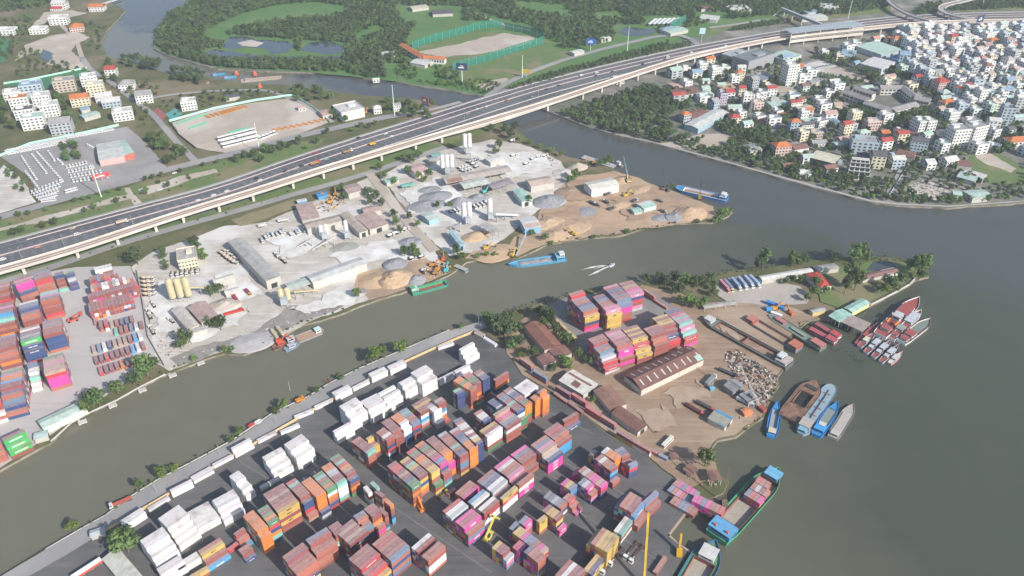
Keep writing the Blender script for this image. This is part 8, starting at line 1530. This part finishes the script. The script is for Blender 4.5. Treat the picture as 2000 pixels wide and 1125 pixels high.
def wood(name, label, polys, dmin, smin, smax, picks, avoid=None, cat='wood', lines=(), holes=()):
    pts = []; cell = {}; cs = dmin
    def ok(q):
        a, b = int(q.x // cs), int(q.y // cs)
        for i in (-1, 0, 1):
            for j in (-1, 0, 1):
                for p in cell.get((a + i, b + j), ()):
                    if (p.x - q.x) ** 2 + (p.y - q.y) ** 2 < dmin ** 2: return False
        cell.setdefault((a, b), []).append(q); return True
    for poly in polys:
        wp = [P(*q) for q in poly]; xs, ys = [q.x for q in wp], [q.y for q in wp]; A = (max(xs) - min(xs)) * (max(ys) - min(ys)); n = int(A / dmin ** 2 * 2.2)
        wl_ = [(q.x, q.y) for q in wp]
        for _ in range(n):
            q = Vector((tr_.uniform(min(xs), max(xs)), tr_.uniform(min(ys), max(ys)), 0))
            if not in_poly(wl_, q.x, q.y): continue
            if holes:
                u = px_of(q)
                if any(in_poly(hh, *u) for hh in holes): continue
            if avoid and any((q.x - a) ** 2 + (q.y - b) ** 2 < (c + .8) ** 2 for a, b, c in avoid): continue
            if ok(q): pts.append(q)
    me = bpy.data.meshes.new(name); me.from_pydata([tuple(q) for q in pts], [], [])
    a = me.attributes.new('size', 'FLOAT', 'POINT'); a.data.foreach_set('value', [tr_.uniform(smin, smax) for _ in pts]); b = me.attributes.new('pick', 'INT', 'POINT'); b.data.foreach_set('value', [tr_.choice(picks) for _ in pts])
    o = obj(name, me, kind='stuff', label=label, cat=cat); md = o.modifiers.new('scatter', 'NODES'); md.node_group = GN; print(name, len(pts))
PITCH_ = [(800, 98), (930, 50), (1070, 68), (1075, 85), (880, 140)]
ROADS_ = [[(935, 195), (985, 160), (1100, 112), (1290, 66), (1345, 62), (1372, 86), (1355, 92), (1330, 72), (1180, 102), (1045, 145), (990, 172)], [(1375, 62), (1440, 42), (1510, 30), (1510, 42), (1400, 62)], [(924, 22), (1045, 52), (1045, 66), (985, 58)]]
LAWN = [[(400, 60), (470, 28), (540, 10), (620, 5), (680, 12), (675, 30), (600, 36), (520, 45), (450, 60), (440, 85), (405, 78)], [(1000, 2), (1100, 10), (1130, 35), (1060, 30), (1010, 18)], [(1160, 25), (1215, 22), (1225, 36), (1165, 42)], [(690, 70), (740, 48), (755, 60), (700, 82)], [(770, 12), (905, 12), (905, 40), (860, 52), (800, 50), (780, 35)], [(895, 118), (1000, 96), (1090, 100), (1070, 130), (1000, 150), (985, 175), (900, 165)], [(990, 65), (1100, 85), (1085, 98), (1000, 90)], [(748, 128), (880, 118), (895, 150), (880, 172), (800, 162), (755, 152)], [(1195, 48), (1290, 50), (1280, 75), (1200, 76)], [(1255, 32), (1340, 32), (1345, 66), (1260, 52)], [(1355, 24), (1425, 24), (1420, 46), (1360, 44)]]
PONDS = [[(430, 108), (440, 68), (500, 72), (580, 78), (580, 112)], [(583, 110), (590, 78), (680, 84), (675, 112)], [(395, 112), (400, 94), (680, 104), (665, 119), (430, 116)]]
wood('mangrove_wood', 'dense dark mangrove wood covering the island between creek and expressway', [[(380, 2), (332, 30), (306, 63), (304, 92), (330, 106), (380, 120), (425, 131), (500, 136), (575, 138), (670, 141), (725, 152), (770, 152), (800, 130), (790, 100), (800, 60), (830, 30), (760, 0), (690, -10), (560, -20), (450, -25)]], 4.6, .75, 1.25, (0, 0, 1, 1, 2, 3), None, 'wood', (), LAWN + PONDS + [PITCH_])
wood('far_wood', 'far loose wood behind the sports pitch and along the top lane', [[(780, 0), (830, 45), (930, 40), (985, 45), (1060, 65), (1100, 95), (1160, 90), (1260, 62), (1340, 55), (1420, 40), (1530, 28), (1640, 30), (1740, 15), (1730, -40), (1400, -70), (1000, -60), (780, -40)], [(1780, 32), (1800, 14), (1835, 8), (1830, 25)], [(1850, 22), (1900, 0), (2040, -20), (2040, 14), (1920, 20)], [(-60, 30), (-60, -40), (150, -60), (120, 2), (60, 18), (0, 25)]], 5.6, .8, 1.35, (0, 1, 2, 2, 3, 3), HOUSES, 'wood', (), LAWN + ROADS_ + [PITCH_])
wood('roadside_hedge', 'long dark hedge of bushes beside the expressway', [[(985, 178), (1060, 150), (1160, 124), (1250, 104), (1345, 82), (1350, 90), (1250, 112), (1150, 135), (1060, 160), (1000, 176)], [(1420, 52), (1540, 40), (1545, 46), (1430, 62)], [(1180, 118), (1300, 84), (1310, 92), (1180, 126)]], 4.0, .6, .95, (0, 2, 3), None, 'hedge', (), ROADS_)
wood('creek_bank_growth', 'scrubby growth along the creek bank and school grounds', [[(800, 160), (880, 170), (945, 184), (985, 168), (940, 155), (880, 160)], [(850, 130), (900, 140), (895, 158), (850, 152)], [(775, 128), (800, 122), (820, 140), (805, 160), (775, 152)]], 4.6, .4, .9, (2, 3, 4, 4), None, 'growth')
CITYSTREET = [[(1690, 186), (1735, 170), (1765, 162), (1850, 240), (1960, 305), (1970, 298), (1855, 228), (1768, 154), (1735, 160), (1690, 174)]]
wood('riverside_park_trees', 'thick tree belt of the riverside park below the viaduct', [[(1092, 222), (1150, 206), (1260, 172), (1335, 180), (1350, 200), (1300, 232), (1320, 262), (1290, 280), (1200, 260), (1150, 246)]], 5.0, .8, 1.3, (0, 1, 2, 2, 3), HOUSES, 'tree belt')
wood('riverside_tree_row', 'row of dense trees lining the river walk of the town', [[(1290, 276), (1440, 262), (1500, 275), (1560, 300), (1600, 330), (1650, 345), (1740, 355), (1770, 345), (1860, 385), (2000, 380), (2010, 388), (1851, 400), (1750, 395), (1700, 389), (1650, 376), (1575, 356), (1500, 335), (1426, 315), (1351, 295)]], 5.4, .75, 1.25, (0, 2, 2, 3, 3, 4), HOUSES, 'tree row', (), [[(1768, 365), (1800, 352), (1840, 362), (1858, 380), (1840, 392), (1790, 388)], [(1728, 388), (1765, 325), (1785, 335), (1745, 390)], [(1380, 262), (1440, 266), (1420, 290), (1350, 292)], [(1895, 392), (1945, 388), (1930, 364), (1890, 372)]])
wood('town_garden_trees', 'garden and street trees filling the gaps between the town houses', [[(1310, 140), (1400, 118), (1560, 122), (1690, 82), (1760, 66), (2015, 54), (2015, 380), (1860, 375), (1740, 340), (1560, 312), (1440, 262), (1340, 240)]], 6.4, .6, 1.15, (0, 2, 2, 3, 3), HOUSES, 'trees', (), [[(1562, 112), (1640, 122), (1700, 150), (1720, 170), (1640, 150), (1562, 144)], [(1705, 184), (1765, 184), (1790, 208), (1740, 222), (1690, 210)], [(1870, 330), (1900, 302), (2010, 300), (2010, 362), (1940, 360)], [(1400, 92), (1512, 92), (1515, 118), (1405, 122)], [(1670, 84), (1762, 88), (1760, 128), (1670, 128)], [(1360, 255), (1425, 222), (1405, 204), (1350, 240)], [(1640, 178), (1700, 188), (1690, 212), (1645, 200)], [(1780, 198), (1815, 202), (1815, 214), (1740, 234), (1690, 218)]] + CITYSTREET)
wood('town_dense_trees', 'wooded gardens around the school and town lots', [[(1660, 140), (1770, 130), (1780, 155), (1700, 158)], [(1620, 200), (1690, 222), (1680, 240), (1615, 225)], [(1690, 225), (1800, 215), (1830, 225), (1820, 250), (1720, 250)], [(1590, 100), (1660, 112), (1690, 128), (1640, 132), (1590, 112)], [(1900, 280), (1950, 262), (2010, 260), (2010, 300), (1930, 300)], [(1470, 225), (1540, 215), (1540, 240), (1500, 255)], [(1400, 250), (1500, 250), (1520, 280), (1440, 275)]], 5.4, .8, 1.3, (0, 2, 2, 3), HOUSES, 'trees')
wood('verge_bushes', 'scattered bushes on the motorway and viaduct verges', [[(0, 440), (120, 405), (260, 375), (380, 340), (480, 305), (520, 318), (380, 362), (250, 400), (0, 470)], [(40, 530), (230, 470), (430, 412), (580, 368), (575, 378), (430, 424), (230, 482), (50, 545)]], 9, .16, .42, (2, 3, 4), None, 'bushes')
wood('quay_scrub', 'low weeds and scrub along the river banks', [[(90, 1071), (205, 1005), (306, 934), (451, 859), (600, 773), (751, 695), (876, 643), (876, 646), (751, 699), (600, 777), (451, 863), (306, 939), (205, 1009)], [(1000, 604), (1110, 572), (1253, 551), (1391, 532), (1510, 519), (1510, 526), (1391, 540), (1253, 560), (1110, 582), (1000, 612)], [(1500, 795), (1520, 755), (1515, 735), (1508, 770), (1485, 820), (1440, 853), (1445, 845)], [(1620, 505), (1738, 500), (1813, 514), (1812, 522), (1738, 508), (1620, 512)], [(500, 680), (583, 637), (675, 605), (672, 602), (580, 632), (500, 674)], [(1075, 474), (1205, 460), (1326, 436), (1326, 433), (1205, 456), (1075, 470)], [(226, 780), (321, 730), (391, 702), (391, 698), (321, 724), (226, 774)]], 3.2, .15, .38, (2, 3, 4, 4), None, 'scrub')
wood('village_scrub', 'scrub trees and bushes around the village and cleared site', [[(0, 40), (60, 30), (70, 60), (40, 80), (30, 110), (0, 120)], [(160, 40), (205, 55), (195, 100), (170, 90)], [(40, 100), (75, 100), (80, 140), (45, 150), (20, 150)], [(110, 150), (70, 130), (130, 120), (170, 138)], [(300, 200), (400, 178), (500, 178), (560, 182), (500, 195), (400, 208), (335, 232)], [(210, 170), (290, 160), (320, 180), (270, 200)], [(255, 215), (290, 205), (300, 240), (270, 250)], [(135, 262), (240, 240), (240, 248), (140, 268)]], 8, .4, .95, (0, 2, 3, 4), HOUSES, 'scrub')
wood('floating_weeds', 'floating water hyacinth trailing off the slipway', [[(1632, 677), (1650, 684), (1672, 688), (1684, 700), (1700, 706), (1690, 712), (1674, 702), (1660, 692), (1636, 684)], [(1555, 630), (1600, 625), (1610, 640), (1590, 650), (1565, 645)]], 1.6, .1, .2, (4, 2), None, 'weeds')
# ================================================================ haze
HB = MB(); x0, x1, y0, y1, z0, z1 = -2560, 2560, -280, 3560, -6.0, 420.0
HB.add([(x0, y0, z0), (x1, y0, z0), (x1, y1, z0), (x0, y1, z0), (x0, y0, z1), (x1, y0, z1), (x1, y1, z1), (x0, y1, z1)], [(3, 2, 1, 0), (4, 5, 6, 7), (0, 1, 5, 4), (1, 2, 6, 5), (2, 3, 7, 6), (3, 0, 4, 7)])
hm = bpy.data.materials.new('haze_air'); hm.use_nodes = True; nt = hm.node_tree; nt.nodes.remove(nt.nodes['Principled BSDF'])
pv = nt.nodes.new('ShaderNodeVolumePrincipled'); pv.inputs['Color'].default_value = (.8, .9, 1, 1); pv.inputs['Density'].default_value = .00011; pv.inputs['Anisotropy'].default_value = .1
nt.links.new(pv.outputs[0], nt.nodes['Material Output'].inputs['Volume'])
HB.obj('haze', hm, kind='stuff', label='thin bluish daylight haze over the whole river landscape', cat='haze')
